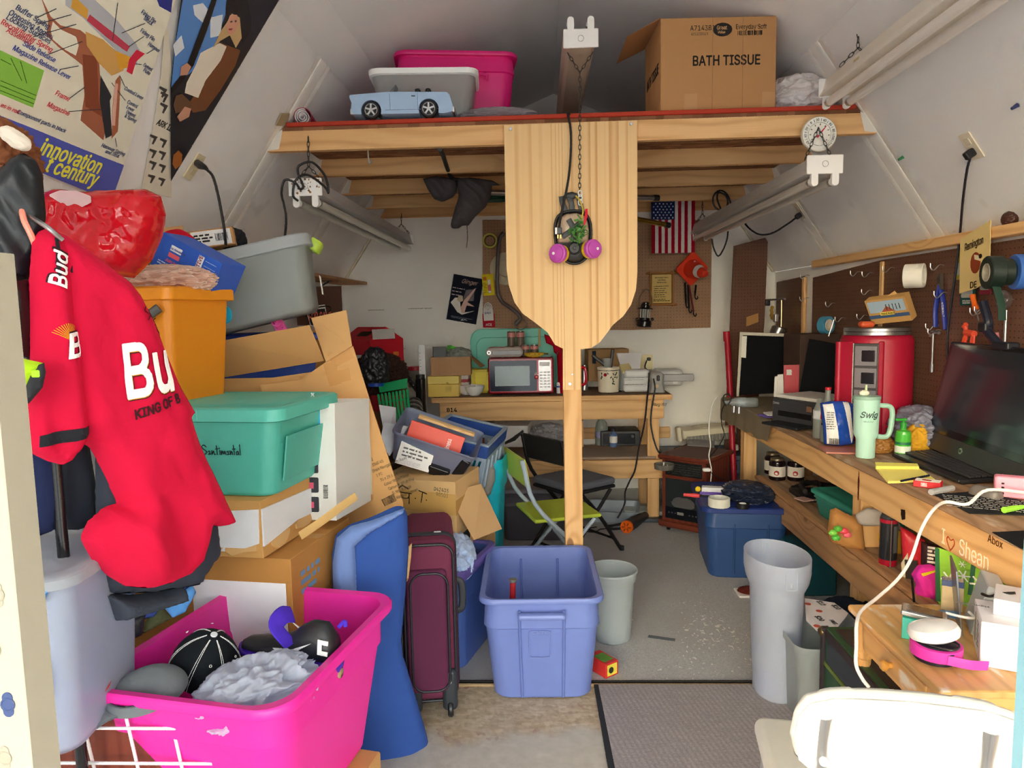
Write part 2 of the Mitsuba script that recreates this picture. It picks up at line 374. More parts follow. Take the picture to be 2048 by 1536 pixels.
def tote_shell(w, d, h, taper=0.86, r=0.05, t=0.004, lip=0.022, step=0.3):
    """Open storage tote: tapered walls with a step, a rolled rim. Origin at the centre of its base."""
    a, n = taper, 6
    rings = [rr(w * a - 0.02, d * a - 0.02, r, n, 0), rr(w * a, d * a, r, n, 0.012)]
    zs = h * (1 - step); s0 = a + (1 - a) * 0.55
    rings += [rr(w * s0, d * s0, r, n, zs), rr(w * s0 + 0.014, d * s0 + 0.014, r, n, zs + 0.006)]
    rings += [rr(w - 2 * lip, d - 2 * lip, r, n, h - lip), rr(w - 0.004, d - 0.004, r, n, h - lip + 0.001), rr(w, d, r, n, h - lip + 0.006), rr(w, d, r, n, h - 0.006), rr(w - 0.01, d - 0.01, r, n, h)]
    inner = [rr(w - 2 * lip, d - 2 * lip, r, n, h - 0.004), rr(w * s0 - 2 * t + 0.008, d * s0 - 2 * t + 0.008, r, n, zs + 0.004), rr(w * s0 - 2 * t, d * s0 - 2 * t, r, n, zs - 0.003), rr(w * a - 2 * t, d * a - 2 * t, r, n, 0.016), rr(w * a - 2 * t - 0.03, d * a - 2 * t - 0.03, r, n, 0.006)]
    return loft(rings + inner)
def tote_lid(w, d, r=0.05, h=0.035, dome=0.012, lip=0.03):
    n = 6
    return loft([rr(w - 0.012, d - 0.012, r, n, 0), rr(w, d, r, n, 0.003), rr(w, d, r, n, lip - 0.006), rr(w - 0.012, d - 0.012, r, n, lip), rr(w - 0.05, d - 0.05, r, n, lip + 0.002),
                 rr(w - 0.07, d - 0.07, r, n, lip - 0.006), rr(w - 0.13, d - 0.13, r, n, lip - 0.004), rr(w - 0.15, d - 0.15, r, n, lip + dome * 0.3)])
# ---- the setting --------------------------------------------------------------------------------------
HW, ZK, HA, ZU, ZA, YB, YF = 1.769, 1.8855, 1.085, 2.894, 3.331, 5.7935, -1.2
def slope_x(z): return HW - (z - ZK) / (ZU - ZK) * (HW - HA)
def yz_panel(x0, z0, x1, z1, y0, y1, t, inward):
    d = np.array([x1 - x0, z1 - z0]); n = np.array([-d[1], d[0]]) / np.linalg.norm(d)
    if n @ inward > 0: n = -n
    q = [(x0, z0), (x1, z1), tuple(np.array([x1, z1]) + n * t), tuple(np.array([x0, z0]) + n * t)]
    return hull([(x, y, z) for x, z in q for y in (y0, y1)])
for s, side in ((-1, 'left'), (1, 'right')):
    k = struct('wall_' + side, box(0.10, YB - YF + 0.2, ZK + 0.3, 0.001, (s * (HW + 0.05), (YB + YF) / 2, ZK / 2 - 0.15)), 'ffffff', 'drywall')
    P(k, 'slope', yz_panel(s * HW, ZK, s * HA, ZU, YF - 0.1, YB + 0.1, 0.08, (-s, -0.6)), 'ffffff', 'drywall', False)
    lo, hi = np.array([s * HW, 0, ZK]), np.array([s * HA, 0, ZU]); w = (hi - lo) / np.linalg.norm(hi - lo); nn = np.cross(w, [0, 1, 0]) * s
    for y in (3.43, 4.65):                                          # taped drywall joints
        q0, q1 = lo + [0, y, 0], hi + [0, y, 0]
        P(k, 'joint', hull([q + np.array([0, e, 0]) + nn * o for q in (q0, q1) for e, o in ((-0.09, 0.0003), (0.09, 0.0003), (-0.012, 0.002), (0.012, 0.002))]), 'ffffff', 'drywall_back', True)
k = struct('ceiling', yz_panel(-HA, ZU, 0, ZA, YF - 0.1, YB + 0.1, 0.08, (0.3, -1)), 'ffffff', 'drywall', False)
P(k, 'panel', yz_panel(HA, ZU, 0, ZA, YF - 0.1, YB + 0.1, 0.08, (-0.3, -1)), 'ffffff', 'drywall', False)
for s in (-1, 1):
    P(k, 'joint', hull([(s * HA + e * s * 0.9, y, ZU + h) for y in (YF, YB) for e, h in ((-0.09, 0.034), (0.065, -0.09), (-0.01, -0.004))]), 'ffffff', 'drywall', True)
gable = [(-HW, -0.1), (HW, -0.1), (HW, ZK), (HA, ZU), (0, ZA), (-HA, ZU), (-HW, ZK)]
XZ = lambda y: frame((0, y, 0), (1, 0, 0), (0, 0, 1))               # its z points to the viewer (-y)
k = struct('wall_back', ext(gable, 0.1, XZ(YB + 0.1)), 'ffffff', 'drywall_back', False)
P(k, 'curb', box(2 * HW, 0.03, 0.17, 0.004, (0, YB - 0.015, 0.03)), 'a9a59c')
for s in (-1, 1):
    P(k, 'joint_tape', hull([(s * (x - e), YB - o, z) for x, z in ((HW, ZK), (HA, ZU)) for e, o in ((0.0, 0.0), (0.03, 0.0), (0.012, 0.008))]), 'dcd3c0', MAT, True)
P(k, 'mark', cat([box(w, 0.001, 0.004, 0.0003, (x, YB - 0.0006, z)) for x, z, w in ((-1.496, 1.647, 0.14), (-1.128, 1.652, 0.2), (-1.307, 1.324, 0.09))]), '8a857b', smooth=False)
DOOR0, DOOR1, HEAD = -1.70, 1.70, 2.50
front = Polygon(gable).difference(Polygon([(DOOR0, -0.2), (DOOR1, -0.2), (DOOR1, HEAD), (DOOR0, HEAD)]))
struct('wall_front', ext(front, 0.1, XZ(YF + 0.05)), 'ffffff', 'drywall', False)
struct('trim_1', box(0.09, 0.03, 1.95, 0.004, (0.553 + 0.045, 1.0, 0.94)), '86bcd6', SAT)
k = struct('floor', box(2 * HW + 0.1, 2.9 - YF + 0.3, 0.06, 0.001, (0, (2.9 + YF - 0.3) / 2, -0.036)), 'ffffff', 'strand_board', False)
P(k, 'carpet', box(2 * HW, YB - 2.905, 0.05, 0.002, (0, (YB + 2.905) / 2, -0.025)), 'ffffff', 'carpet', False)
P(k, 'edge_strip', at(tube([(-HW, 2.9, 0.0), (-0.4, 2.897, 0.002), (0.0, 2.9, 0.0), (0.75, 2.896, 0.003), (HW, 2.9, 0.0)], 0.006, 6)), '23211f', MAT)
P(k, 'threshold', box(2 * HW, 0.012, 0.012, 0.002, (0, 2.876, -0.002)), 'a98f6c')
# ---- loft: joists, deck, post, plywood gusset ------------------------------------------------------------
JY = [3.384, 4.0, 4.616, 5.232, 5.75]
ZB, JH = 2.389, 0.092
k = thing('loft', 'storage loft of pine joists with a red-edged deck across the back half of the shed', 'loft')
for i, y in enumerate(JY):
    x0, x1 = slope_x(ZB) - 0.003, slope_x(ZB + JH) - 0.003
    m = wood(ext([(-x0, ZB), (x0, ZB), (x1, ZB + JH), (-x1, ZB + JH)], 0.038, XZ(y + 0.038)), 0)
    P(k, 'joist', m, 'ffffff', 'pine')
xd, xe = slope_x(ZB + JH) - 0.004, slope_x(ZB + JH + 0.04) - 0.004
P(k, 'deck', hull([(s * x, y, z) for s in (-1, 1) for y in (3.392, YB - 0.002) for x, z in ((xd, ZB + JH), (xe, ZB + JH + 0.036))]), 'ffffff', 'red_strand_board', False)
P(k, 'deck_edge', box(2 * xe - 0.02, 0.02, 0.018, 0.002, (0, 3.383, ZB + JH + 0.028)), 'b5402f', MAT)
P(k, 'metal_hook', cat(tube([(-0.945, 3.4, 2.391), (-0.939, 3.38, 2.34), (-0.932, 3.375, 2.318), (-0.92, 3.37, 2.333)], 0.004, 6)), 'c9c9c4', MET)
for s in (-1, 1):                                                    # plaster smears left on the joist ends
    for y in JY[:4]:
        P(k, 'plaster_smear', hull([(s * (slope_x(z) - 0.002 - e), y - 0.0015, z) for z, e in ((ZB + 0.003, 0.0), (ZB + 0.01, 0.05), (ZB + 0.06, 0.03), (ZB + 0.1, 0.012), (ZB + JH, 0.0))] + [(s * (slope_x(ZB + 0.05) - 0.02), y + 0.001, ZB + 0.05)]), 'e2dcd2', smooth=False)
k = thing('loft_post', 'pine four by four post holding the loft beam, its foot behind the blue tote', 'post')
P(k, 'post', plank(0.088, 0.088, 2.385, (0.013, 3.425, 1.1935)), 'ffffff', 'pine')
for x, z in ((0.012, 1.30), (0.018, 2.33)): P(k, 'screw', at(cyl(0.005, 0.003, 8), (x, 3.36, z), (90, 0, 0)), 'bdb9b0', MET)
k = thing('plywood_gusset', 'plywood panel shaped like a paddle, fastened over the loft beam and post', 'plywood panel')
P(k, 'panel', wood(ext([(-0.292, 2.472), (0.326, 2.475), (0.325, 1.778), (0.318, 1.696), (0.294, 1.626), (0.258, 1.574), (0.208, 1.533), (0.177, 1.491), (0.146, 1.451), (0.105, 1.425), (0.053, 1.419), (0.05, 1.224), (-0.034, 1.225), (-0.031, 1.425), (-0.069, 1.443), (-0.104, 1.503), (-0.163, 1.552), (-0.222, 1.596), (-0.259, 1.649), (-0.284, 1.728), (-0.294, 1.803)], 0.016, XZ(3.380)), 1), 'ffffff', 'plywood')
for q in ((-0.262, 3.36, 2.453), (0.297, 3.36, 2.458), (0.0, 3.36, 1.254)): P(k, 'screw', at(cyl(0.008, 0.004, 10), q, (90, 0, 0)), 'cfd0d0', MET)
# ---- benches -----------------------------------------------------------------------------------------------
k = thing('workbench', 'pine workbench against the back wall, microwave and crock on its top, boxes on its shelf', 'workbench')
BY0, BZ = 5.18, 0.975
bl, br = -0.964, 0.833
P(k, 'top', wood(box(br - bl, YB - BY0 - 0.01, 0.038, 0.003, ((bl + br) / 2, (BY0 + YB) / 2, BZ - 0.019))), 'ffffff', 'pine')
P(k, 'top_sheet', box(br - bl - 0.02, YB - BY0 - 0.03, 0.003, 0.001, ((bl + br) / 2, (BY0 + YB) / 2 + 0.01, BZ + 0.0015)), '6e5a4a')
P(k, 'apron', plank(br - bl - 0.12, 0.038, 0.14, ((bl + br) / 2, BY0 + 0.035, BZ - 0.11)), 'ffffff', 'pine')
for x in (bl + 0.12, br - 0.13):
    P(k, 'leg', plank(0.088, 0.038, BZ - 0.06, (x, BY0 + 0.085, (BZ - 0.06) / 2)), 'ffffff', 'pine')
    P(k, 'leg', plank(0.088, 0.038, BZ - 0.06, (x, YB - 0.06, (BZ - 0.06) / 2)), 'ffffff', 'pine')
sl, sr = -0.231 - 0.75, 0.771
SZ = 0.501
P(k, 'shelf', box(sr - sl - 0.06, 0.50, 0.018, 0.002, ((sl + sr) / 2 - 0.02, BY0 + 0.30, SZ - 0.009)), '9c8878')
P(k, 'shelf_rail', plank(sr - sl, 0.038, 0.14, ((sl + sr) / 2, BY0 + 0.035, SZ - 0.09)), 'ffffff', 'pine')
P(k, 'shelf_rail', plank(sr - sl + 0.1, 0.038, 0.09, ((sl + sr) / 2 + 0.1, YB - 0.03, SZ + 0.09)), 'ffffff', 'pine')
txt(k, 'Rog 88', 0.022, frame((0.688, 5.195, 0.89), (1, 0, 0), (0, 0, 1)), '2a1c10', bold=False, slant=0.3)
txt(k, 'B14', 0.03, frame((-0.853, 5.195, 0.868), (1, 0, 0), (0, 0, 1)), '1c140e')
k = thing('long_workbench', 'long pine workbench along the right wall, names carved in its worn front edge', 'workbench')
RX, RZ, RY0, RY1 = 1.26, 0.925, 0.99, 5.35
P(k, 'top', wood(box(HW - RX + 0.02, RY1 - RY0, 0.038, 0.006, ((RX - 0.03 + HW) / 2, (RY0 + RY1) / 2, RZ - 0.019)), 1), 'ffffff', 'bench_top')
P(k, 'apron', plank(0.038, RY1 - RY0 - 0.35, 0.14, (RX + 0.019, (RY0 + RY1 - 0.35) / 2, RZ - 0.108)), 'ffffff', 'pine')
P(k, 'lower_shelf', wood(box(HW - RX - 0.01, 4.55 - RY0, 0.018, 0.002, ((RX + HW) / 2, (RY0 + 4.55) / 2, 0.496)), 1), 'ffffff', 'bench_top')
P(k, 'shelf_lip', plank(0.05, 4.55 - RY0, 0.02, (RX + 0.012, (RY0 + 4.55) / 2, 0.502)), 'ffffff', 'pine_aged')
P(k, 'shelf_rail', plank(0.038, 4.5 - RY0, 0.14, (RX + 0.005, (RY0 + 4.5) / 2, 0.417)), 'ffffff', 'pine_aged')
for y in (4.93, 3.2, 1.1):
    P(k, 'leg', plank(0.088, 0.088, RZ - 0.04, (RX + (0.06 if y > 4.6 else 0.085), y, (RZ - 0.04) / 2)), 'ffffff', 'pine')
    P(k, 'leg', plank(0.088, 0.038, RZ - 0.04, (HW - 0.05, y, (RZ - 0.04) / 2)), 'ffffff', 'pine_aged')
# ---- posters on the sloped wall ------------------------------------------------------------------------------
def flat(parent, name, pts, M, col, z=0.0, t=0.0008, mat='matte', label=None):
    return part(parent, name, ext(Polygon(pts), t, off(M, 0, 0, z)), col, mat, False, label)
PA = frame((-1.6592, 2.4865, 2.0258), (0.0, 1.0, 0.0), (0.5611, 0.0, 0.8278))
def pa(*q): return q
k = thing('pistol_diagram_poster', 'large cream poster of a cutaway pistol diagram with labels and a blue band', 'poster')
flat(k, 'sheet', [(0.0, 0.0), (-0.355, 0.03), (-0.621, 0.059), (-0.863, 0.475), (-0.276, 0.803), (-0.219, 0.694), (-0.208, 0.653), (-0.038, 0.139)], PA, 'ecead8', 0, 0.0012, SAT)
flat(k, 'band', [(0.0, 0.0), (-0.355, 0.03), (-0.621, 0.059), (-0.677, 0.155), (-0.497, 0.152), (-0.274, 0.144), (-0.038, 0.139)], PA, '5560c0', 0.0013, 0.0006, SAT)
flat(k, 'band', [(-0.309, 0.666), (-0.241, 0.701), (-0.209, 0.655), (-0.271, 0.648)], PA, '2a3490', 0.0013, 0.0006, SAT)
flat(k, 'table', [(-0.753, 0.312), (-0.705, 0.311), (-0.551, 0.314), (-0.523, 0.207), (-0.642, 0.208), (-0.692, 0.209)], PA, '8cc850', 0.0013, 0.0006)
G = 0.0014
flat(k, 'pistol_frame', [(-0.67, 0.477), (-0.618, 0.449), (-0.574, 0.442), (-0.505, 0.459), (-0.433, 0.451), (-0.398, 0.424), (-0.336, 0.355), (-0.225, 0.251), (-0.197, 0.194), (-0.334, 0.226), (-0.37, 0.3), (-0.435, 0.376), (-0.47, 0.381), (-0.541, 0.388), (-0.6, 0.4), (-0.617, 0.437)], PA, 'a8664c', G)
flat(k, 'trigger_guard_opening', [(-0.604, 0.44), (-0.568, 0.433), (-0.51, 0.437), (-0.485, 0.42), (-0.477, 0.391), (-0.523, 0.391), (-0.576, 0.399), (-0.596, 0.417)], PA, 'ecead8', G + 0.0008)
flat(k, 'pistol_grip', [(-0.456, 0.404), (-0.404, 0.418), (-0.307, 0.305), (-0.249, 0.262), (-0.344, 0.271), (-0.38, 0.314)], PA, '8a4a34', G + 0.0008)
flat(k, 'pistol_slide', [(-0.614, 0.527), (-0.508, 0.55), (-0.395, 0.538), (-0.286, 0.514), (-0.254, 0.502), (-0.232, 0.457), (-0.29, 0.455), (-0.429, 0.476), (-0.518, 0.491), (-0.591, 0.494)], PA, 'b9bcc4', G)
flat(k, 'barrel', [(-0.585, 0.527), (-0.517, 0.518), (-0.504, 0.493), (-0.573, 0.497)], PA, 'd9a648', G + 0.0010)
flat(k, 'recoil_spring', [(-0.503, 0.509), (-0.399, 0.503), (-0.302, 0.495), (-0.303, 0.477), (-0.405, 0.481), (-0.503, 0.491)], PA, 'c2455a', G + 0.0012)
flat(k, 'works', [(-0.487, 0.463), (-0.413, 0.47), (-0.318, 0.457), (-0.274, 0.423), (-0.31, 0.391), (-0.384, 0.405), (-0.458, 0.431)], PA, 'd8a860', G + 0.0009)
flat(k, 'works', [(-0.35, 0.461), (-0.28, 0.469), (-0.259, 0.443), (-0.292, 0.419)], PA, 'e6a83a', G + 0.0014)
flat(k, 'hammer', [(-0.278, 0.46), (-0.268, 0.499), (-0.227, 0.502), (-0.245, 0.466), (-0.232, 0.425), (-0.26, 0.425)], PA, 'd8304c', G + 0.0016)
flat(k, 'magazine', [(-0.352, 0.375), (-0.265, 0.334), (-0.264, 0.32), (-0.174, 0.22), (-0.193, 0.203), (-0.303, 0.306)], PA, '34343a', G + 0.0010)
flat(k, 'backstrap', [(-0.279, 0.403), (-0.264, 0.391), (-0.157, 0.24), (-0.167, 0.21), (-0.24, 0.31), (-0.284, 0.384)], PA, 'b06a4c', G + 0.0010)
flat(k, 'spring', [(-0.281, 0.374), (-0.269, 0.379), (-0.185, 0.254), (-0.2, 0.249)], PA, 'e0b0a0', G + 0.0018)
PT = lambda q, d: PA @ off(pose((q[0], q[1], 0.0022)), 0, 0, 0, d)
for s, h, q, col in (('Buffer Spring', 0.014, [(-0.725, 0.419)][0], '35406a'), ('Opposing Angled', 0.014, [(-0.736, 0.4)][0], '35406a'), ('Locking Surfaces', 0.014, [(-0.736, 0.387)][0], '35406a'),
                     ('Recoil/Buffer Spring', 0.014, [(-0.743, 0.37)][0], 'c03a48'), ('Assembly', 0.014, [(-0.718, 0.359)][0], 'c03a48'), ('Slide Release', 0.014, [(-0.656, 0.348)][0], '3a4690'),
                     ('Magazine Release Lever', 0.014, [(-0.677, 0.326)][0], '3a4690'), ('Frame', 0.015, [(-0.478, 0.265)][0], 'c03a48'), ('Magazine', 0.015, [(-0.484, 0.226)][0], 'c03a48'),
                     ('Firing Pin', 0.013, [(-0.33, 0.597)][0], '35406a'), ('Block', 0.013, [(-0.307, 0.586)][0], '35406a'), ('Firing Pin', 0.013, [(-0.295, 0.55)][0], '35406a'), ('Hammer', 0.012, [(-0.234, 0.53)][0], '35406a'),
                     ('Detent', 0.012, [(-0.206, 0.466)][0], '35406a'), ('Plate', 0.012, [(-0.194, 0.452)][0], '35406a'), ('Control Lever', 0.012, [(-0.231, 0.371)][0], '35406a'), ('Control', 0.012, [(-0.187, 0.337)][0], '35406a'),
                     ('Lever', 0.012, [(-0.179, 0.321)][0], '35406a'), ('Detent', 0.012, [(-0.167, 0.306)][0], '35406a'), ('& Spring', 0.012, [(-0.164, 0.292)][0], '35406a'), ('Hammer Spring', 0.013, [(-0.195, 0.172)][0], '35406a'), ('and Strut', 0.013, [(-0.163, 0.158)][0], '35406a'),
                     ('es in red', 0.012, [(-0.626, 0.177)][0], 'c03a48'), ('Component parts in black', 0.012, [(-0.567, 0.176)][0], '35406a')):
    txt(k, s, h, PT(q, -1), col, bold=False, slant=0.1)
txt(k, 'innovation', 0.050, PT([(-0.428, 0.087)][0], -1), 'f0ea52', sx=0.86)
txt(k, 't century', 0.050, PT([(-0.371, 0.041)][0], -1), 'f0ea52', sx=0.86)
lines = [[(-0.657, 0.426), (-0.615, 0.473)], [(-0.644, 0.414), (-0.562, 0.481)], [(-0.637, 0.381), (-0.531, 0.466)], [(-0.568, 0.357), (-0.482, 0.434)], [(-0.505, 0.336), (-0.45, 0.369)], [(-0.419, 0.275), (-0.387, 0.323)], [(-0.397, 0.237), (-0.271, 0.287)], [(-0.293, 0.579), (-0.36, 0.516)], [(-0.269, 0.544), (-0.306, 0.493)], [(-0.2, 0.528), (-0.218, 0.506)], [(-0.214, 0.468), (-0.283, 0.447)], [(-0.234, 0.381), (-0.279, 0.403)], [(-0.199, 0.342), (-0.294, 0.371)], [(-0.124, 0.192), (-0.151, 0.215)], [(-0.432, 0.58), (-0.379, 0.482)]]
P(k, 'leader_lines', cat([ext(LineString(l).buffer(0.0010), 0.0006, off(PA, 0, 0, 0.0030)) for l in lines]), '3c3c44', smooth=False, kind='stuff')
P(k, 'table_print', cat([ext(LineString([a, b]).buffer(0.0009), 0.0004, off(PA, 0, 0, 0.0020)) for a, b in ([(-0.662, 0.241), (-0.536, 0.242)], [(-0.655, 0.229), (-0.533, 0.23)], [(-0.648, 0.217), (-0.528, 0.218)], [(-0.692, 0.291), (-0.658, 0.29)], [(-0.667, 0.305), (-0.603, 0.264)], [(-0.635, 0.308), (-0.584, 0.263)])]), '3c6a20', smooth=False)
k = thing('pistol_sheet', 'narrow cream sheet with rows of small dark pistols between the two big posters', 'poster')
PB = frame((-1.621, 2.8361, 2.0928), (0.0, 1.0, 0.0), (0.5611, 0.0, 0.8278))
flat(k, 'sheet', [(0.0, 0.0), (-0.212, -0.003), (-0.281, 0.126), (-0.37, 0.283), (-0.439, 0.395), (-0.536, 0.522), (-0.519, 0.529), (-0.403, 0.428)], PB, 'e2dccb', 0, 0.001)
for i, (px, py) in enumerate(((0, 0),)): pass
for q in [(-0.374, 0.341), (-0.346, 0.307), (-0.309, 0.191), (-0.246, 0.194), (-0.27, 0.143), (-0.212, 0.15), (-0.234, 0.102), (-0.17, 0.104), (-0.199, 0.052), (-0.128, 0.054), (-0.395, 0.354)]:
    x, y = q
    flat(k, 'printed_pistol', [(x - 0.022, y + 0.008), (x + 0.022, y + 0.010), (x + 0.022, y - 0.022), (x + 0.012, y - 0.022), (x + 0.008, y - 0.002), (x - 0.022, y)], PB, '4a4744', 0.0012)
txt(k, 'ARK II.', 0.022, PB @ pose((*[(-0.333, 0.239)][0], 0.0012)), '35322e')
k = thing('portrait_poster', 'tall poster of a woman in hat and brown coat holding a rifle', 'poster')
PC = frame((-1.5776, 2.7577, 2.1425), (0.0, 1.0, 0.0), (0.5611, 0.0, 0.8278))
def pc(name, pts, col, z, mat='satin'): flat(k, name, pts, PC, col, z, 0.0006, mat)
pc('sheet', [(0.0, 0.0), (-0.302, 0.318), (-0.386, 0.438), (-0.495, 0.603), (0.03, 0.877), (0.03, 0.812), (0.017, 0.409)], '23222a', 0)
pc('sky', [(-0.293, 0.312), (-0.386, 0.438), (-0.479, 0.594), (-0.283, 0.695), (-0.226, 0.626), (-0.188, 0.503), (-0.215, 0.421), (-0.269, 0.35)], '5a8fd6', 0.0008)
for q in ([(-0.407, 0.576), (-0.368, 0.604), (-0.307, 0.597), (-0.316, 0.554), (-0.375, 0.555)], [(-0.397, 0.433), (-0.384, 0.476), (-0.338, 0.449), (-0.358, 0.408)], [(-0.294, 0.584), (-0.241, 0.622), (-0.193, 0.561), (-0.238, 0.531)]): pc('cloud', q, 'dfe8f4', 0.0016)
pc('coat', [(-0.171, 0.541), (-0.034, 0.568), (-0.012, 0.512), (-0.017, 0.401), (-0.039, 0.306), (-0.104, 0.274), (-0.156, 0.289), (-0.149, 0.374), (-0.196, 0.438), (-0.196, 0.51)], '7a4a2c', 0.0016)
pc('shirt', [(-0.176, 0.538), (-0.127, 0.545), (-0.116, 0.491), (-0.137, 0.4), (-0.124, 0.331), (-0.212, 0.321), (-0.231, 0.354), (-0.235, 0.423), (-0.246, 0.468)], 'efe6d6', 0.0024)
pc('hat', [(-0.263, 0.666), (-0.235, 0.704), (-0.149, 0.719), (-0.069, 0.679), (-0.038, 0.647), (-0.044, 0.596), (-0.136, 0.648), (-0.181, 0.657), (-0.21, 0.629), (-0.24, 0.639)], '17161c', 0.0024)
pc('hair', [(-0.2, 0.646), (-0.146, 0.656), (-0.069, 0.606), (-0.071, 0.563), (-0.145, 0.583), (-0.178, 0.547), (-0.196, 0.51), (-0.205, 0.572), (-0.199, 0.609)], 'cfae7c', 0.0026)
pc('face', [(-0.205, 0.636), (-0.171, 0.656), (-0.131, 0.64), (-0.127, 0.603), (-0.153, 0.583), (-0.193, 0.597)], 'd9a088', 0.0034)
for q in ([(-0.187, 0.62), (-0.18, 0.628), (-0.172, 0.625), (-0.182, 0.619)], [(-0.166, 0.634), (-0.157, 0.64), (-0.152, 0.636), (-0.159, 0.631)]): pc('eye', q, '3a2620', 0.0042)
pc('mouth', [(-0.174, 0.598), (-0.154, 0.609), (-0.153, 0.601), (-0.167, 0.595)], 'a84450', 0.0042)
pc('rifle', [(-0.342, 0.646), (-0.32, 0.657), (-0.279, 0.542), (-0.248, 0.418), (-0.262, 0.343), (-0.279, 0.297), (-0.297, 0.316), (-0.277, 0.387), (-0.307, 0.501)], '141318', 0.0036)
pc('hand', [(-0.307, 0.39), (-0.289, 0.413), (-0.258, 0.41), (-0.255, 0.379), (-0.288, 0.363)], 'd09a80', 0.0044)
pc('hand', [(-0.184, 0.233), (-0.172, 0.279), (-0.132, 0.284), (-0.118, 0.254), (-0.153, 0.222)], 'd09a80', 0.0044)
pc('belt', [(-0.251, 0.296), (-0.226, 0.313), (-0.144, 0.303), (-0.138, 0.282), (-0.199, 0.241), (-0.235, 0.262)], '6a4a34', 0.0032)
pc('badge', [(-0.077, 0.098), (-0.064, 0.123), (-0.027, 0.115), (0.002, 0.078), (-0.017, 0.05), (-0.053, 0.064)], 'a8642c', 0.0016)
k = thing('wall_outlet', 'cream outlet plate on the left sloped wall by the posters, black cord plugged in', 'outlet')
PD = frame((-1.5674, 2.8315, 2.1753), (0.0, 1.0, 0.0), (0.5611, 0.0, 0.8278))
flat(k, 'plate', [(0.0, 0.0), (0.062, -0.005), (0.076, 0.11), (0.01, 0.112)], PD, 'd8cfae', 0, 0.006, SAT)
flat(k, 'socket', [(0.025, 0.02), (0.059, 0.018), (0.062, 0.045), (0.027, 0.046)], PD, 'c9bf9c', 0.006, 0.002, SAT)
P(k, 'plug', tube([(-1.527, 2.87, 2.237), (-1.497, 2.84, 2.218), (-1.472, 2.82, 2.206), (-1.455, 2.81, 2.195)], [0.014, 0.016, 0.012, 0.006], 10), '1a1a1e', SAT)
solo('power_cord', 'black cord from the left outlet down behind the clear tilted storage bin', 'cord', tube([(-1.463, 2.81, 2.199), (-1.43, 2.8, 2.166), (-1.414, 2.8, 2.101), (-1.404, 2.8, 2.032), (-1.395, 2.8, 1.95), (-1.402, 2.82, 1.897)], 0.0055, 8), '17171a', SAT)
# ---- left pile: totes, cartons and luggage -----------------------------------------------------------------
def strip(parent, pts, w, col, M=None, name='tape', h=0.0008, mat='satin'):
    return part(parent, name, ext(LineString(pts).buffer(w / 2, cap_style='flat'), h, M), col, mat, False)
# pink tote in front
solo('support_carton', 'plain brown carton under the pink tote, only a corner showing', 'box', at(box(0.46, 0.52, 0.268, 0.004, (0, 0, 0.134)), (-0.93, 1.80, 0), (0, 0, -12)), 'b98c58', MAT)
k = thing('storage_tote', 'open hot pink plastic tote in the foreground holding caps and a sneaker', 'storage tote')
PM = pose((-0.955, 1.865, 0.27), -11)
body = tote_shell(0.58, 0.70, 0.44, 0.74, 0.085, 0.004, 0.028, 0.28)
P(k, 'body', tf(body, PM), 'e4289a', SAT, 40)
solo('clothes_heap', 'rumpled dark clothes filling the pink tote under the caps', 'clothes', at(crumple(0.42, 0.54, 0.24, 9, 0.1, 4, 3), (-0.955, 1.865, 0.29), (0, 0, -11)), '2c2d36', FAB, 60)
def cap(name, label, pos, r, crown_col, visor_col, button, squash=1.0, sink=0.0):
    k = thing(name, label, 'cap')
    M = pose(pos, r[2], r[0], r[1])
    n = 40; rings = []
    for z in np.linspace(0, 1, 11):
        a = math.cos(z * math.pi / 2) ** 0.62
        rings.append(circ(0.088 * a + 1e-4, 0.105 * z * squash, n, 1.0, 1.08))
    c = loft(rings, False, True); v = c.vertices
    if sink: v[:, 2] -= sink * np.exp(-((v[:, 0] - 0.03) ** 2 + (v[:, 1] + 0.01) ** 2) / 0.0028) * (v[:, 2] > 0.03)
    P(k, 'crown', tf(c, M), crown_col, FAB, True)
    a = np.linspace(-1.05, 1.05, 22); out = []
    arc0 = np.stack([0.088 * np.sin(a), -0.095 * np.cos(a)], 1); arc1 = np.stack([0.094 * np.sin(a * 0.92), -0.095 * np.cos(a) * 0.55 - 0.105 * np.cos(a * 0.8)], 1)
    g = [np.c_[arc0 * (1 - t) + arc1 * t, 0.012 * (1 - 0.6 * (arc0[:, :1] * 11) ** 2) - 0.016 * t * t * (1 + 0 * arc0[:, :1])] for t in np.linspace(0, 1, 8)]
    top = np.vstack(g); bot = top - [0, 0, 0.004]
    f = []
    for i in range(7):
        for j in range(21):
            p = i * 22 + j; f += [(p, p + 1, p + 23), (p, p + 23, p + 22)]
    f = np.array(f)
    P(k, 'visor', tf(mk(np.vstack([top, bot]), np.vstack([f[:, ::-1], f + len(top)])), M), visor_col, FAB, True)
    if button: P(k, 'button', tf(at(cyl(0.009, 0.006, 14, 0.002), (0, 0, 0.103 * squash)), M), button, MAT)
    return k, M, squash
CAPP = (-1.066, 1.78, 0.658)
k, CM, _ = cap('baseball_cap', 'black baseball cap with white stitching and a round racing emblem in the pink tote', (CAPP[0], CAPP[1], CAPP[2] + 0.0), (28, -4, 62), '14181c', '16191e', 'c8ccd0', 1.18)
for az in np.radians([20, 80, 140, 200, 260, 320]):
    for e in (-0.04, 0.04):
        pts = [(0.0895 * math.cos(z * math.pi / 2) ** 0.62 * math.cos(az + e), 0.0965 * math.cos(z * math.pi / 2) ** 0.62 * math.sin(az + e), 0.125 * z * 1.0) for z in np.linspace(0.02, 0.96, 9)]
        P(k, 'stitch', tf(tube(pts, 0.0008, 5, 2), CM), 'd8d8d4', MAT)
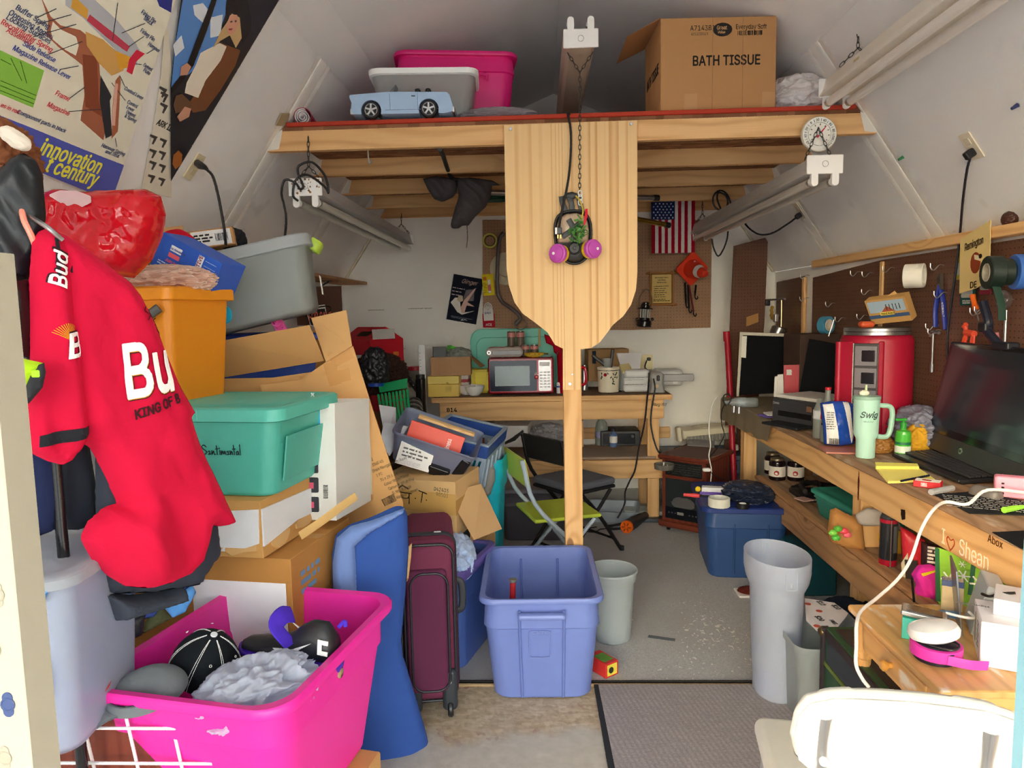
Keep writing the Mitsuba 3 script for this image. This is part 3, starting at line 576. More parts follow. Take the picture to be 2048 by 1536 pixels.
for az in np.radians([50, 110, 230, 290]): P(k, 'eyelet', tf(at(annulus(0.004, 0.002, 0.002, 10), (0.068 * math.cos(az), 0.074 * math.sin(az), 0.088), (0, 50, math.degrees(az))), CM), 'd8d8d4', MAT)
EM = CM @ frame((0.012, -0.0985, 0.028), (1, 0.1, 0), (0, 0.28, 1)) @ pose((0, 0.012, 0.002))
for nm, r_, col, z in (('emblem', 0.034, 'e8ecf0', 0.0), ('emblem', 0.031, '2f7cc0', 0.0012)):
    P(k, nm, tf(at(cyl(r_, 0.001, 28, 0.0002), (0, 0.012, z)), EM), col, FAB, True)
txt(k, '500', 0.022, EM @ pose((0, 0.006, 0.0028)), 'f4f4f4', center=True, sx=1.1); txt(k, 'DAYTONA', 0.008, EM @ pose((0, 0.032, 0.0028)), 'f4f4f4', center=True)
P(k, 'emblem_ribbon', tf(box(0.076, 0.011, 0.001, 0.0003, (0, -0.006, 0.003)), EM), 'c8202c', FAB)
txt(k, 'THE GREAT AMERICAN RACE', 0.0048, EM @ pose((0, -0.0085, 0.004)), 'ffffff', center=True, bold=False)
GP = (-1.154, 1.6, 0.671)
k, GM, _ = cap('baseball_cap', 'crushed grey cap with red print hanging over the pink tote rim', (GP[0] + 0.02, GP[1] + 0.02, GP[2] + 0.005), (6, 8, -72), '6b7074', '6d7276', None, 0.62, 0.045)
QM = GM @ frame((-0.03, -0.075, 0.045), (1, 0, 0), (0, 0.75, 0.66))
txt(k, 'HSM', 0.016, QM @ pose((-0.01, -0.004, 0.006)), 'c83038'); P(k, 'patch', ext([(0.035, 0), (0.07, 0.004), (0.066, 0.02), (0.03, 0.016)], 0.001, QM @ pose((0, 0, 0.007))), 'd83a38', FAB, False)
k = thing('sneaker', 'black and purple high-top sneaker with a white swoosh lying in the pink tote', 'shoe')
SM = pose((-0.844, 1.83, 0.638), 168, 0, -6)
def shoe_ring(x, hw, z0, z1, n=16):
    a = np.arange(n) * 2 * np.pi / n
    return np.stack([np.full(n, x), hw * np.cos(a) * (1 - 0.25 * np.clip(np.sin(a), 0, 1)), (z0 + z1) / 2 + (z1 - z0) / 2 * np.sin(a)], 1)
P(k, 'upper', tf(loft([shoe_ring(x, w, 0.028, h) for x, w, h in ((-0.135, 0.02, 0.06), (-0.125, 0.036, 0.12), (-0.10, 0.042, 0.148), (-0.06, 0.043, 0.146), (-0.03, 0.043, 0.128), (0.0, 0.044, 0.100), (0.05, 0.046, 0.078), (0.10, 0.045, 0.066), (0.14, 0.034, 0.056), (0.155, 0.012, 0.045))]), SM), '1e1f24', SAT, True)
P(k, 'midsole', tf(loft([shoe_ring(x, w, 0.012, h, 16) for x, w, h in ((-0.148, 0.012, 0.045), (-0.14, 0.038, 0.055), (-0.08, 0.044, 0.05), (0, 0.044, 0.036), (0.08, 0.047, 0.034), (0.14, 0.04, 0.036), (0.165, 0.012, 0.036))]), SM), '4a26a8', GLO, True)
P(k, 'outsole', tf(loft([shoe_ring(x, w, -0.004, 0.022, 12) for x, w in ((-0.15, 0.012), (-0.135, 0.04), (0, 0.043), (0.1, 0.048), (0.15, 0.036), (0.168, 0.012))]), SM), 'a08a68', SAT, True)
P(k, 'strap', tf(tube([(-0.02, 0.046, 0.085), (0.03, 0.04, 0.125), (0.035, 0, 0.14), (0.03, -0.04, 0.125)], 0.02, 10, 6, (0.05, 0.006)), SM), '4a30b8', FAB, True)
P(k, 'pull_tab', tf(tube([(-0.135, 0, 0.14), (-0.15, 0, 0.158), (-0.155, 0, 0.145)], 0.006, 6), SM), '4a30b8', FAB, True)
for sgn in (1, -1):
    SW = SM @ frame((-0.02 * 1, 0.0455 * sgn, 0.075), (sgn * -1, 0, 0), (0, 0, 1))
    sw = [(-0.055, -0.008), (-0.03, -0.022), (-0.005, -0.018), (0.06, 0.028), (0.0, -0.002), (-0.03, -0.004)]
    P(k, 'swoosh', ext(sw, 0.002, SW), 'f2f2f0', GLO, False)
P(k, 'heel_mark', ext([(0, 0), (0.03, 0), (0.03, 0.012), (0.012, 0.012), (0.012, 0.03), (0.03, 0.03), (0.03, 0.042), (0, 0.042)], 0.003, SM @ frame((-0.098, 0.043, 0.075), (-1, 0, 0), (0, 0, 1))), 'f2f2f0', GLO, False)
P(k, 'lace', tf(cat(tube([(0.02, 0.03, 0.115), (0.0, 0.05, 0.08), (0.005, 0.056, 0.03), (0.0, 0.052, 0.0)], 0.003, 6)), SM), '17171a', FAB)
solo('plastic_bag', 'crumpled pale blue plastic bag in the pink tote beside the caps', 'plastic bag', at(crumple(0.27, 0.21, 0.15, 21, 0.42, 5, 2.4), (-0.869, 1.66, 0.601), (0, -8, 25)), 'e2eaf8', 'film', 50)
# blue foam cushion
k = thing('foam_cushion', 'blue plush folded floor cushion standing on edge beside the pink tote', 'cushion')
CO = (-0.80, 2.40)
cm = puff([(-0.093, 0.763), (-0.076, 0.837), (-0.026, 0.867), (0.045, 0.883), (0.135, 0.916), (0.164, 0.913), (0.179, 0.878), (0.178, 0.747), (0.163, 0.598), (0.14, 0.41), (0.143, 0.352), (0.172, 0.23), (0.212, 0.064), (0.241, -0.083), (0.249, -0.206), (0.237, -0.326), (-0.074, -0.247), (-0.068, 0.026), (-0.064, 0.313), (-0.075, 0.54), (-0.097, 0.635)], VF(CO, 20), 0.05, 0.06, 0.014, 0.09, lambda x, y: 0.022 * (meshkit.fbm(np.c_[x * 9, y * 5, x * 0], 4, 6) - 0.5) + 0.006 * np.sin(18 * (x + y * 0.4)))
P(k, 'plush_face', cm, '34539a', FAB, True)
P(k, 'side_panel', puff([(-0.042, 0.746), (-0.025, 0.834), (0.024, 0.872), (0.108, 0.886), (0.216, 0.917), (0.208, 0.896), (0.089, 0.839), (0.038, 0.799), (0.037, 0.624), (0.038, 0.399), (0.011, -0.253), (-0.028, -0.243), (-0.016, 0.124), (-0.034, 0.505), (-0.045, 0.618)], VF((-0.835, 2.345), 20), 0.03, 0.04, 0.010, 0.03), '6d86bd', FAB, True)
# suitcase
k = thing('suitcase', 'maroon wheeled fabric suitcase standing upright beside the blue cushion', 'suitcase')
UM = pose((-0.628, 2.86, 0.0), 9)
P(k, 'body', tf(rbox(0.215, 0.46, 0.66, 0.045, (0, 0, 0.385), 5), UM), '6a3148', FAB, True)
P(k, 'front_pocket', tf(rbox(0.16, 0.05, 0.50, 0.022, (-0.01, -0.232, 0.36), 5), UM), '5a2a44', FAB, True)
for z, rr_, y in ((0, 0.006, -0.226), (0, 0.005, -0.256)):
    w, h = (0.215, 0.66) if y > -0.23 else (0.165, 0.50)
    ring = rr(w - 0.02, h - 0.02, 0.05, 6); ring = np.c_[ring[:, 0], np.full(len(ring), y), ring[:, 1] + (0.385 if w > 0.2 else 0.36)]
    P(k, 'piping', tf(tube(np.vstack([ring, ring[:1]]), rr_, 8, 0), UM), '23232a', SAT, True)
ring = rr(0.22, 0.665, 0.05, 6); ring = np.c_[ring[:, 0], np.full(len(ring), -0.12), ring[:, 1] + 0.385]
P(k, 'zip', tf(tube(np.vstack([ring, ring[:1]]), 0.01, 8, 0, (0.05, 0.008)), UM), '3a3a42', FAB, True)
P(k, 'side_handle', tf(tube([(0.105, -0.02, 0.48), (0.135, -0.02, 0.46), (0.135, -0.02, 0.36), (0.105, -0.02, 0.34)], 0.012, 8, 6, (0.012, 0.03)), UM), '33363c', SAT)
for x in (-0.07, 0.07):
    w_ = P(k, 'wheel_housing', tf(rbox(0.06, 0.05, 0.17, 0.02, (x, -0.225, 0.11)), UM), '2d3238', SAT)
    P(k, 'wheel', tf(at(cyl(0.034, 0.022, 24, 0.006), (x - 0.011, -0.235, 0.034), (0, 90, 0)), UM), '1a1c20', SAT)
    P(k, 'bolt', tf(at(cyl(0.008, 0.004, 12), (x, -0.25, 0.15), (90, 0, 0)), UM), 'c0c4c8', MET)
P(k, 'zip_pull', tf(at(box(0.03, 0.006, 0.012, 0.002), (0.04, -0.12, 0.72)), UM), 'd8d8d8', MET)
# cartons below the teal tote
k, B = carton('carton', 'big brown carton with a white paper taped on its front, lowest of the left stack', 0.66, 0.46, 0.84, pose((-1.235, 2.385, 0), -8), 'b07c42')
decal(k, 'paper', B.f('front', 0.31, 0.48), 0.33, 0.28, 'e6e4ea')
for i in range(3): lines_of_print(k, B.f('right', 0.06, 0.76 - 0.03 * i), 0.16, 1, 0.02, 0.016, i, '6c8cae')
strip(k, [(0, 0), (0.66, 0)], 0.05, 'bb8c50', B.f('top', 0, 0.23))
k, B = carton('carton', 'torn carton with white foam showing through its ripped front, under the teal tote', 0.54, 0.44, 0.185, pose((-1.26, 2.36, 0.845), -8), 'c09256')
FB = B.f('front'); RB = B.f('right')
P(k, 'foam', ext([(0.06, 0.03), (0.44, 0.02), (0.53, 0.05), (0.535, 0.16), (0.40, 0.15), (0.3, 0.165), (0.08, 0.15), (0.10, 0.08)], 0.006, FB), 'd8dadc', MAT, False)
P(k, 'foam', ext([(0.0, 0.04), (0.22, 0.06), (0.38, 0.05), (0.40, 0.14), (0.2, 0.15), (0, 0.16)], 0.006, RB), 'd8dadc', MAT, False)
rg = np.random.default_rng(5)
for j, (x, F_) in enumerate([(0.2, FB), (0.36, FB), (0.46, FB), (0.1, RB), (0.28, RB)]):
    q = [(x + 0.07 * math.cos(a) * rg.uniform(0.6, 1.2), 0.045 + 0.035 * math.sin(a) * rg.uniform(0.6, 1.2)) for a in np.linspace(0, 2 * np.pi, 11)[:-1]]
    P(k, 'torn_flap', ext(q, 0.012, F_ @ pose((0, 0, 0.002), 0, -14)), 'c8a06a', MAT, False)
P(k, 'torn_strip', tube([(-0.937, 2.2, 0.887), (-0.885, 2.25, 0.917), (-0.83, 2.3, 0.953), (-0.787, 2.35, 0.979)], 0.012, 8, 6, (0.006, 0.03)), 'c3a066', MAT)
# teal tote
k = thing('storage_tote', 'teal plastic tote with a dusty lid, handwritten word on its front, on the left stack', 'storage tote')
TM = pose((-1.235, 2.375, 1.032), -8)
P(k, 'body', tf(tote_shell(0.62, 0.45, 0.275, 0.86, 0.05, 0.004, 0.012, 0.12), TM), '4fb09e', SAT, 40)
P(k, 'lid', tf(tote_lid(0.65, 0.47, 0.055, 0.04, 0.012, 0.045), TM @ pose((0, 0, 0.245))), '57b8a6', SAT, 40)
P(k, 'lid_dust', tf(ext(Polygon(rr(0.46, 0.30, 0.03)[:, :2]), 0.0012), TM @ pose((0, 0, 0.2905))), 'a9a48c', MAT, False)
for i in range(24): P(k, 'lid_rib', tf(box(0.008, 0.004, 0.034, 0.0015, (-0.29 + 0.0145 * i, -0.2355, 0.268)), TM), '57b8a6', SAT)
P(k, 'side_panel', tf(rbox(0.006, 0.30, 0.15, 0.003, (0.287, 0.0, 0.12)), TM @ pose((0, 0, 0), 0, 0, 8.0) @ pose((-0.016, 0, 0.035))), '4aa897', SAT)
SF = TM @ frame((0.036, -0.2065, 0.135), (1, 0, 0), (0, -0.11, 1))
W0 = [[(0.022, 0.034), (0.012, 0.042), (0.003, 0.034), (0.01, 0.024), (0.02, 0.016), (0.014, 0.004), (0.0, 0.006)], [(0.026, 0.014), (0.034, 0.018), (0.034, 0.008), (0.028, 0.004), (0.04, 0.006)], [(0.044, 0.02), (0.044, 0.004), (0.05, 0.018), (0.054, 0.004), (0.06, 0.006)], [(0.066, 0.04), (0.066, 0.004)], [(0.06, 0.026), (0.074, 0.028)], [(0.078, 0.02), (0.078, 0.004)], [(0.078, 0.028), (0.079, 0.03)],
      [(0.084, 0.02), (0.084, 0.004), (0.09, 0.018), (0.094, 0.006), (0.099, 0.018), (0.103, 0.004)], [(0.107, 0.014), (0.114, 0.018), (0.113, 0.007), (0.108, 0.004), (0.118, 0.006)], [(0.122, 0.02), (0.122, 0.004), (0.128, 0.018), (0.132, 0.004)], [(0.139, 0.042), (0.139, 0.004)], [(0.133, 0.026), (0.146, 0.028)], [(0.154, 0.018), (0.147, 0.014), (0.147, 0.006), (0.154, 0.006), (0.156, 0.018), (0.158, 0.004)], [(0.165, 0.045), (0.164, 0.004)]]
P(k, 'handwriting', strokes(W0, 0.003, 0.0012, SF @ np.diag([0.82, 0.82, 1, 1])), '1a2a2c', MAT, False, 'black handwritten word Sentimental')
# thin white appliance box beside it
k, B = carton('appliance_box', 'thin white box with a light blue corner standing beside the teal tote', 0.13, 0.36, 0.42, pose((-0.925, 2.60, 0.86), -6, -4), 'd9d8d2')
decal(k, 'blue_panel', B.f('front', 0.0, 0.29), 0.075, 0.12, '48b6e6'); txt(k, 'INSTRUCTIONS INSIDE', 0.010, B.f('front', 0.055, 0.30, 90, 0.002), 'f2f6f8')
for v in (0.03, 0.10, 0.17): decal(k, 'photo', B.f('front', 0.01, v), 0.055, 0.055, '3a3c42', 0.006); decal(k, 'photo_pin', B.f('front', 0.025, v + 0.015, 0, 0.002), 0.022, 0.022, 'd05a78')
barcode(k, B.f('front', 0.10, 0.08, 90), 0.05, 0.018, 3)
k = thing('padded_mailer', 'grey white padded sheet with rounded corners leaning behind the thin white box', 'mailer')
P(k, 'sheet', at(rbox(0.16, 0.02, 0.40, 0.009, (0, 0, 0.20)), (-0.925, 2.82, 0.86), (-3, 0, -6)), 'cfcab8', SAT)
# tall open cardboard box
k = thing('tall_carton', 'tall open cardboard box with raised flaps and dark shipping print, leaning in the left pile', 'box')
LO, LA = (-1.15, 2.80), 4
LF = VF(LO, LA)
C1 = 'd0a068'
P(k, 'front_panel', ext(Polygon([(0.144, 1.421), (0.25, 1.479), (0.331, 1.173), (0.429, 0.823), (0.425, 0.619), (0.076, 0.63), (-0.067, 1.058), (-0.133, 1.329), (0.029, 1.346)]).simplify(0.002), 0.006, off(LF, 0, 0, -0.003)), C1, MAT, False)
P(k, 'left_panel', ext(Polygon([(-0.32, 1.354), (-0.104, 1.353), (0.118, 1.38), (0.135, 1.041), (0.067, 0.828), (-0.352, 0.84)]), 0.006, VF((-1.15, 2.86), LA)), 'cb9b62', MAT, False)
P(k, 'back_panel', ext(Polygon([(-0.375, 1.481), (0.125, 1.561), (0.264, 1.074), (0.321, 0.741), (-0.119, 0.754)]), 0.006, VF((-1.15, 3.15), LA)), 'a97c48', MAT, False)
P(k, 'flap', hull([np.array(q) + e for q in ((-1.01, 2.8, 1.417), (-0.898, 2.79, 1.481), (-0.94, 2.88, 1.626), (-1.095, 2.9, 1.596)) for e in ((0, 0, 0), (0, 0.006, 0))]), 'd6a870', MAT, False)
P(k, 'flap', hull([np.array(q) + e for q in ((-1.457, 2.84, 1.358), (-1.03, 2.84, 1.419), (-1.045, 2.72, 1.569), (-1.419, 2.7, 1.51)) for e in ((0, 0, 0), (0, 0.006, 0))]), 'd2a168', MAT, False)
for pts, w in (([(0.15, 1.414), (0.174, 1.322)], 0.05), ([(0.158, 1.42), (0.241, 1.459)], 0.06), ([(0.159, 1.351), (0.233, 1.365)], 0.05)):
    strip(k, pts, w, 'c8904c', off(LF, 0, 0, 0.0032))
PFX = LF @ pose((*[(0.288, 0.996)][0], 0.0036), 21)
for i, t in enumerate(('60612', 'NV356E V5', 'Shark Navigator Lift-Away Pro', '1 PC', '35 x 29.5 x 67 cm', 'Color: White/Silver', 'Carton #: 29 of 996', 'G. Wt.: 9.3 kgs', 'Made in Vietnam')):
    txt(k, t, 0.0125, PFX @ pose((-0.012 + 0.008 * i, -0.0235 * i, 0)), '3a2a1c', bold=False, sx=0.72)
barcode(k, LF @ pose((*[(0.353, 0.81)][0], 0.0034), 24), 0.058, 0.032, 8)
# orange bin
k = thing('orange_bin', 'orange plastic bin with dark clip handle behind the red jersey', 'storage bin')
OM = pose((-1.50, 2.44, 1.28), -12)
P(k, 'body', tf(shell([rr(0.32, 0.27, 0.03, 5, 0), rr(0.33, 0.28, 0.03, 5, 0.01), rr(0.38, 0.32, 0.03, 5, 0.385), rr(0.40, 0.34, 0.03, 5, 0.387), rr(0.40, 0.34, 0.03, 5, 0.41)]), OM), 'e08a1c', SAT, 40)
P(k, 'lid_rim', tf(tote_lid(0.415, 0.355, 0.03, 0.03, 0.006, 0.045), OM @ pose((0, 0, 0.385))), 'e8921f', SAT, 40)
P(k, 'clip', tf(cat(tube([(0.02, -0.178, 0.37), (0.05, -0.20, 0.33), (0.12, -0.20, 0.325), (0.17, -0.178, 0.36)], 0.012, 8, 6, (0.02, 0.03))), OM), '4a4a4a', SAT)
solo('tissue_wad', 'crumpled tan plastic bag lying on top of the orange bin', 'plastic bag', at(crumple(0.36, 0.20, 0.10, 31, 0.32, 5, 3.5), (-1.45, 2.42, 1.70), (0, 0, -14)), 'd6b6a4', SAT, 50)
k = thing('product_box', 'blue product box with white print tilted on the pile above the orange bin', 'box')
B = Block(0.25, 0.15, 0.13, pose((-1.40, 2.52, 1.735), -8, 0, 28))
P(k, 'body', B.mesh(0.001), '2a5cc4', SAT, 30)
decal(k, 'label', B.f('front', 0.16, 0.005), 0.022, 0.115, 'e8e8f0'); txt(k, 'DEFECTIVE', 0.013, B.f('front', 0.176, 0.02, 90, 0.002), '8a2a3a')
decal(k, 'badge', B.f('front', 0.05, 0.085), 0.045, 0.02, 'eef0f4'); txt(k, 'ULTRASONIC', 0.0065, B.f('front', 0.052, 0.09, 0, 0.002), '4a5aa0')
decal(k, 'badge', B.f('front', 0.05, 0.062), 0.045, 0.016, 'e86a7a'); txt(k, 'Join to us!', 0.011, B.f('front', 0.045, 0.043), 'e86a7a')
lines_of_print(k, B.f('front', 0.02, 0.032), 0.12, 2, 0.008, 0.004, 4, 'c8d4f0'); txt(k, 'If needed', 0.009, B.f('front', 0.04, 0.008), 'f0f4fa')
for i in range(4): strip(k, [(0.19, 0.11 - 0.018 * i), (0.235, 0.11 - 0.018 * i)], 0.0012, 'c8d4f0', B.f('front'), 'rule')
# red bag
k = thing('red_bag', 'big glossy red plastic shopping bag with a cut-out handle, slumped under the posters', 'plastic bag')
P(k, 'bag', puff(Polygon([(-0.112, 1.959), (-0.066, 1.973), (-0.016, 1.966), (0.088, 1.973), (0.155, 1.977), (0.196, 1.957), (0.206, 1.903), (0.194, 1.846), (0.161, 1.775), (0.125, 1.739), (0.108, 1.723), (0.065, 1.729), (-0.007, 1.74), (-0.107, 1.776), (-0.131, 1.873)]), VF((-1.42, 1.98), 14), 0.09, 0.06, 0.0085, 0.07,
     lambda x, y: 0.055 * (np.abs(meshkit.fbm(np.c_[x * 9 + y * 3, y * 9 - x * 4, x * 0], 4, 12) - 0.5) * -2 + 0.3)), 'c81424', GLO, True)
P(k, 'handle_hole', ext(Polygon([(-0.054, 1.94), (-0.03, 1.95), (0.009, 1.949), (0.039, 1.937), (0.039, 1.925), (0.016, 1.913), (-0.022, 1.918)]).buffer(0.004), 0.002, off(VF((-1.42, 1.98), 14), 0, 0, 0.094)), 'd8b4b8', SAT, False)
# clear bin with white lid
k = thing('clear_bin', 'clear bin with white lid and lime latch, tilted on top of the pile', 'storage bin')
ZM = pose((-1.36, 2.98, 1.565), 14, 0, -13)
P(k, 'body', tf(shell([rr(0.50, 0.34, 0.06, 6, 0), rr(0.53, 0.37, 0.06, 6, 0.02), rr(0.60, 0.43, 0.06, 6, 0.26), rr(0.62, 0.45, 0.06, 6, 0.265), rr(0.62, 0.45, 0.06, 6, 0.28)], 0.003), ZM), 'd2d8d6', 'clear', True)
P(k, 'lid', tf(tote_lid(0.65, 0.475, 0.07, 0.03, 0.02, 0.05), ZM @ pose((0, 0, 0.265))), 'dfe6ea', 'film', 40)
P(k, 'latch', tf(tube([(0.315, -0.06, 0.29), (0.345, -0.05, 0.26), (0.345, 0.05, 0.26), (0.315, 0.06, 0.29)], 0.015, 8, 6, (0.012, 0.05)), ZM), 'b6d84a', SAT)
P(k, 'sticker', tf(box(0.001, 0.10, 0.08, 0.0003, (0.297, -0.05, 0.14)), ZM @ pose((0, 0, 0), 0, 0, 7)), 'e6ece4', MAT)
solo('bin_contents', 'blue and white packets seen through the tilted clear bin', 'packets', tf(crumple(0.42, 0.28, 0.12, 14, 0.2, 4), ZM @ pose((0, 0, 0.02))), '8fb0cc', SAT, 40)
# blue tote behind, cyan basket, pink brush
k = thing('storage_tote', 'royal blue tote in the left pile between the orange bin and the tall open carton', 'storage tote')
P(k, 'body', at(tote_shell(0.52, 0.36, 0.42, 0.84, 0.04), (-1.40, 3.28, 1.10), (0, 0, 6)), '2d52b4', SAT, 40)
P(k, 'lid', at(tote_lid(0.53, 0.37, 0.04, 0.02, 0.004, 0.028), (-1.40, 3.28, 1.50), (0, 0, 6)), '2a4eb0', SAT, 40)
P(k, 'latch', at(rbox(0.03, 0.02, 0.05, 0.006), (-1.359, 2.8, 1.614)), '3a8ac8', SAT)
k = thing('cyan_basket', 'bright cyan plastic handle poking out between the orange bin and royal blue tote', 'basket')
hp = Polygon(rr(0.135, 0.075, 0.034, 6)[:, :2]).difference(Polygon(rr(0.085, 0.018, 0.008, 5)[:, :2]))
P(k, 'handle', ext(hp, 0.012, off(VF((-1.399, 2.68, 1.619)[:2], 0), 0, (-1.399, 2.68, 1.616)[2])), '1fb4dc', SAT, False)
k = thing('scrub_brush', 'pink ribbed plastic handle standing behind the tall open carton', 'brush')
P(k, 'handle', tube([(-1.219, 2.95, 1.522), (-1.239, 2.93, 1.569), (-1.255, 2.91, 1.612), (-1.267, 2.9, 1.637)], [0.018, 0.020, 0.020, 0.013], 10), 'ee62b4', SAT)
for q in [(-1.225, 2.915, 1.54), (-1.234, 2.91, 1.563), (-1.244, 2.905, 1.584), (-1.254, 2.9, 1.606)]: P(k, 'ridge', at(annulus(0.023, 0.017, 0.006, 14, 0.002), q, (90, 35, 0)), 'ee62b4', SAT)
# shelf along the left wall and what is on it
k = thing('wall_shelf', 'narrow wooden shelf along the left wall above the pile, on a blue steel bracket', 'shelf')
P(k, 'board', plank(0.22, 3.7, 0.022, (-1.655, 3.88, 1.865)), 'ffffff', 'pine_aged')
for y in (4.95, 3.1): P(k, 'bracket', cat(box(0.16, 0.02, 0.004, 0.001, (-1.685, y, 1.852)), box(0.004, 0.02, 0.20, 0.001, (-1.765, y, 1.752)), tube([(-1.762, y, 1.69), (-1.70, y, 1.80), (-1.63, y, 1.848)], 0.006, 8)), '4a6078', 'rough_metal')
k = thing('neck_pillow', 'red plush neck pillow on the wall shelf behind the red bag', 'pillow')
P(k, 'pillow', tube([(-1.448, 2.62, 1.851), (-1.51, 2.62, 1.847), (-1.521, 2.6, 1.866), (-1.515, 2.6, 1.891), (-1.48, 2.6, 1.9), (-1.44, 2.6, 1.88)], [0.03, 0.036, 0.038, 0.038, 0.036, 0.03], 14), 'c81830', FAB)
k, B = carton('shipping_box', 'opened brown shipping box with white address labels on the wall shelf', 0.26, 0.16, 0.07, pose((-1.52, 2.88, 1.885), 18, 0, -8), 'b88a5c')
decal(k, 'label', B.f('front', 0.10, 0.005), 0.15, 0.06, 'e4e4e4'); lines_of_print(k, B.f('front', 0.11, 0.045, 0, 0.002), 0.07, 3, 0.012, 0.007, 6); barcode(k, B.f('front', 0.19, 0.02, 0, 0.002), 0.05, 0.03, 5)
P(k, 'flap', tf(box(0.10, 0.006, 0.09, 0.001, (-0.10, -0.09, 0.05)), B.M), 'c09468')
solo('black_pouch', 'black pouch with a drawstring beside the shipping box on the wall shelf', 'pouch', at(crumple(0.10, 0.10, 0.10, 41, 0.25, 4), (-1.426, 2.95, 1.893), (0, 0, 0)), '26262a', FAB, 50)
k = thing('glass_jar', 'small clear jar on the wall shelf end near the tilted clear bin', 'jar')
P(k, 'jar', at(lathe([(0.03, 0), (0.034, 0.004), (0.034, 0.08), (0.026, 0.09), (0.026, 0.095)], 20), (-1.60, 3.75, 1.877)), 'd8dcdc', 'clear', True); P(k, 'lid', at(cyl(0.029, 0.014, 20), (-1.60, 3.75, 1.968)), 'b0a890', MET)
k = thing('for_sale_sign', 'FOR SALE sign card leaning at the left wall behind the tall carton', 'sign')
SGN = VF((-1.56, 4.3, 1.625)[:2], -6)
P(k, 'board', box(0.30, 0.006, 0.24, 0.001).apply_transform(off(SGN, 0.04, (-1.558, 4.3, 1.668)[2], -0.05) @ rot(90, 0, 0)), '5a4034', MAT)
P(k, 'card', ext([(0.0, -0.08), (0.12, -0.09), (0.10, 0.05), (-0.03, 0.04)], 0.004, off(SGN, 0, (-1.554, 4.3, 1.625)[2], 0)), 'e8e2da', MAT, False)
P(k, 'panel', ext([(0.005, -0.075), (0.115, -0.085), (0.10, 0.025), (-0.018, 0.018)], 0.002, off(SGN, 0, (-1.554, 4.3, 1.625)[2], 0.004)), '2a2422', MAT, False)
txt(k, 'FOR SALE', 0.06, off(SGN, -0.008, (-1.554, 4.3, 1.625)[2] - 0.055, 0.006), 'e06a58', sx=0.38)
P(k, 'wire_hook', tube([(-1.615, 4.28, 1.638), (-1.515, 4.26, 1.655), (-1.437, 4.26, 1.665), (-1.416, 4.26, 1.647), (-1.429, 4.26, 1.629)], 0.004, 6), '3a3430', MET)
# ---- left side: rack with hanging clothes ------------------------------------------------------------------
k = thing('shelf_post', 'pale slotted metal shelf post standing nearest the doorway at the far left', 'shelf post')
pm = cat(box(0.09, 0.004, 1.69, 0.001, (-0.045, 0, 0.845)), box(0.004, 0.05, 1.69, 0.001, (-0.002, 0.025, 0.845)))
P(k, 'angle', at(pm, (-0.825, 0.85, 0)), 'b2ac9a', SAT)
for i, z in enumerate(np.arange(0.35, 1.62, 0.075)):
    P(k, 'slot', at(cat(ext(Polygon(rr(0.014, 0.034, 0.0069, 4)[:, :2]), 0.0012), annulus(0.010, 0.007, 0.0025, 14)), (-0.85 - 0.012 * (i % 2), 0.848, z), (90, 0, 0)), 'a39d8b' if i % 5 else '3a4a78', SAT)
k = thing('wire_rack', 'black metal wire rack post and shelf rails behind the hanging clothes', 'wire rack')
RKX, RKY = -1.245, 1.52
P(k, 'post', at(cyl(0.0125, 1.93, 16), (RKX, RKY, 0)), '17171a', GLO)
for z in np.arange(0.5, 1.9, 0.05): P(k, 'groove', at(annulus(0.0128, 0.0120, 0.002, 16, 0.0002), (RKX, RKY, z)), '3c3c40', MET)
P(k, 'post', at(cyl(0.0125, 1.93, 16), (-1.72, RKY, 0)), '17171a', GLO)
for z in (1.79, 1.755):
    P(k, 'rail', bar((-1.72, RKY, z), (RKX, RKY, z), 0.0035), '1a1a1c', SAT)
P(k, 'truss', tube([(RKX - 0.02 - 0.04 * i, RKY, 1.755 + 0.035 * (i % 2)) for i in range(11)], 0.0025, 6, 0), '1a1a1c', SAT)
k = thing('wire_grid_shelf', 'white coated wire grid shelf low behind the pink tote', 'wire shelf')
for z in (0.62, 0.53, 0.44): P(k, 'wire', bar((-1.6, 1.56, z), (-0.95, 1.56, z), 0.004), 'e6e6e6', SAT)
for x in (-1.5, -1.38, -1.27, -1.16, -1.05): P(k, 'wire', bar((x, 1.565, 0.66), (x + 0.05, 1.57, 0.3), 0.004), 'e6e6e6', SAT)
solo('grooved_board', 'dark brown grooved wood panel behind the white wire grid shelf', 'panel', wood(box(0.7, 0.015, 0.62, 0.002, (-1.4, 1.60, 0.33)), 2), 'ffffff', 'mahogany')
k = thing('tall_bin', 'tall clear plastic bin with a blue latch, left of the pink tote', 'storage bin')
tb = pose((-1.37, 1.56, 0.64), 6)
P(k, 'body', tf(shell([rr(0.32, 0.30, 0.05, 6, 0), rr(0.34, 0.32, 0.05, 6, 0.02), rr(0.38, 0.36, 0.05, 6, 0.40)], 0.003), tb), 'dfe6f4', 'clear', True)
P(k, 'lid', tf(tote_lid(0.41, 0.39, 0.06), tb @ pose((0, 0, 0.39))), 'd8dee4', 'film', 40)
P(k, 'latch', tf(at(tube([(-0.12, 0, 0), (-0.05, 0, 0.035), (0.05, 0, 0.035), (0.12, 0, 0)], 0.02, 10, 6, (0.016, 0.05))), tb @ pose((0.03, -0.19, 0.375))), '3a80c0', SAT)
P(k, 'badge', tf(ext(Polygon(rr(0.19, 0.2, 0.09, 8)[:, :2]), 0.002), tb @ frame((0.05, -0.187, 0.2), (1, 0, 0.0), (0, -0.05, 1))), 'e9eef2', 'film')
solo('folded_cloth_heap', 'blue and red clothes seen through the tall clear bin', 'clothes', at(crumple(0.27, 0.25, 0.2, 5), (-1.37, 1.56, 0.66)), '6a78b8', FAB, 60)
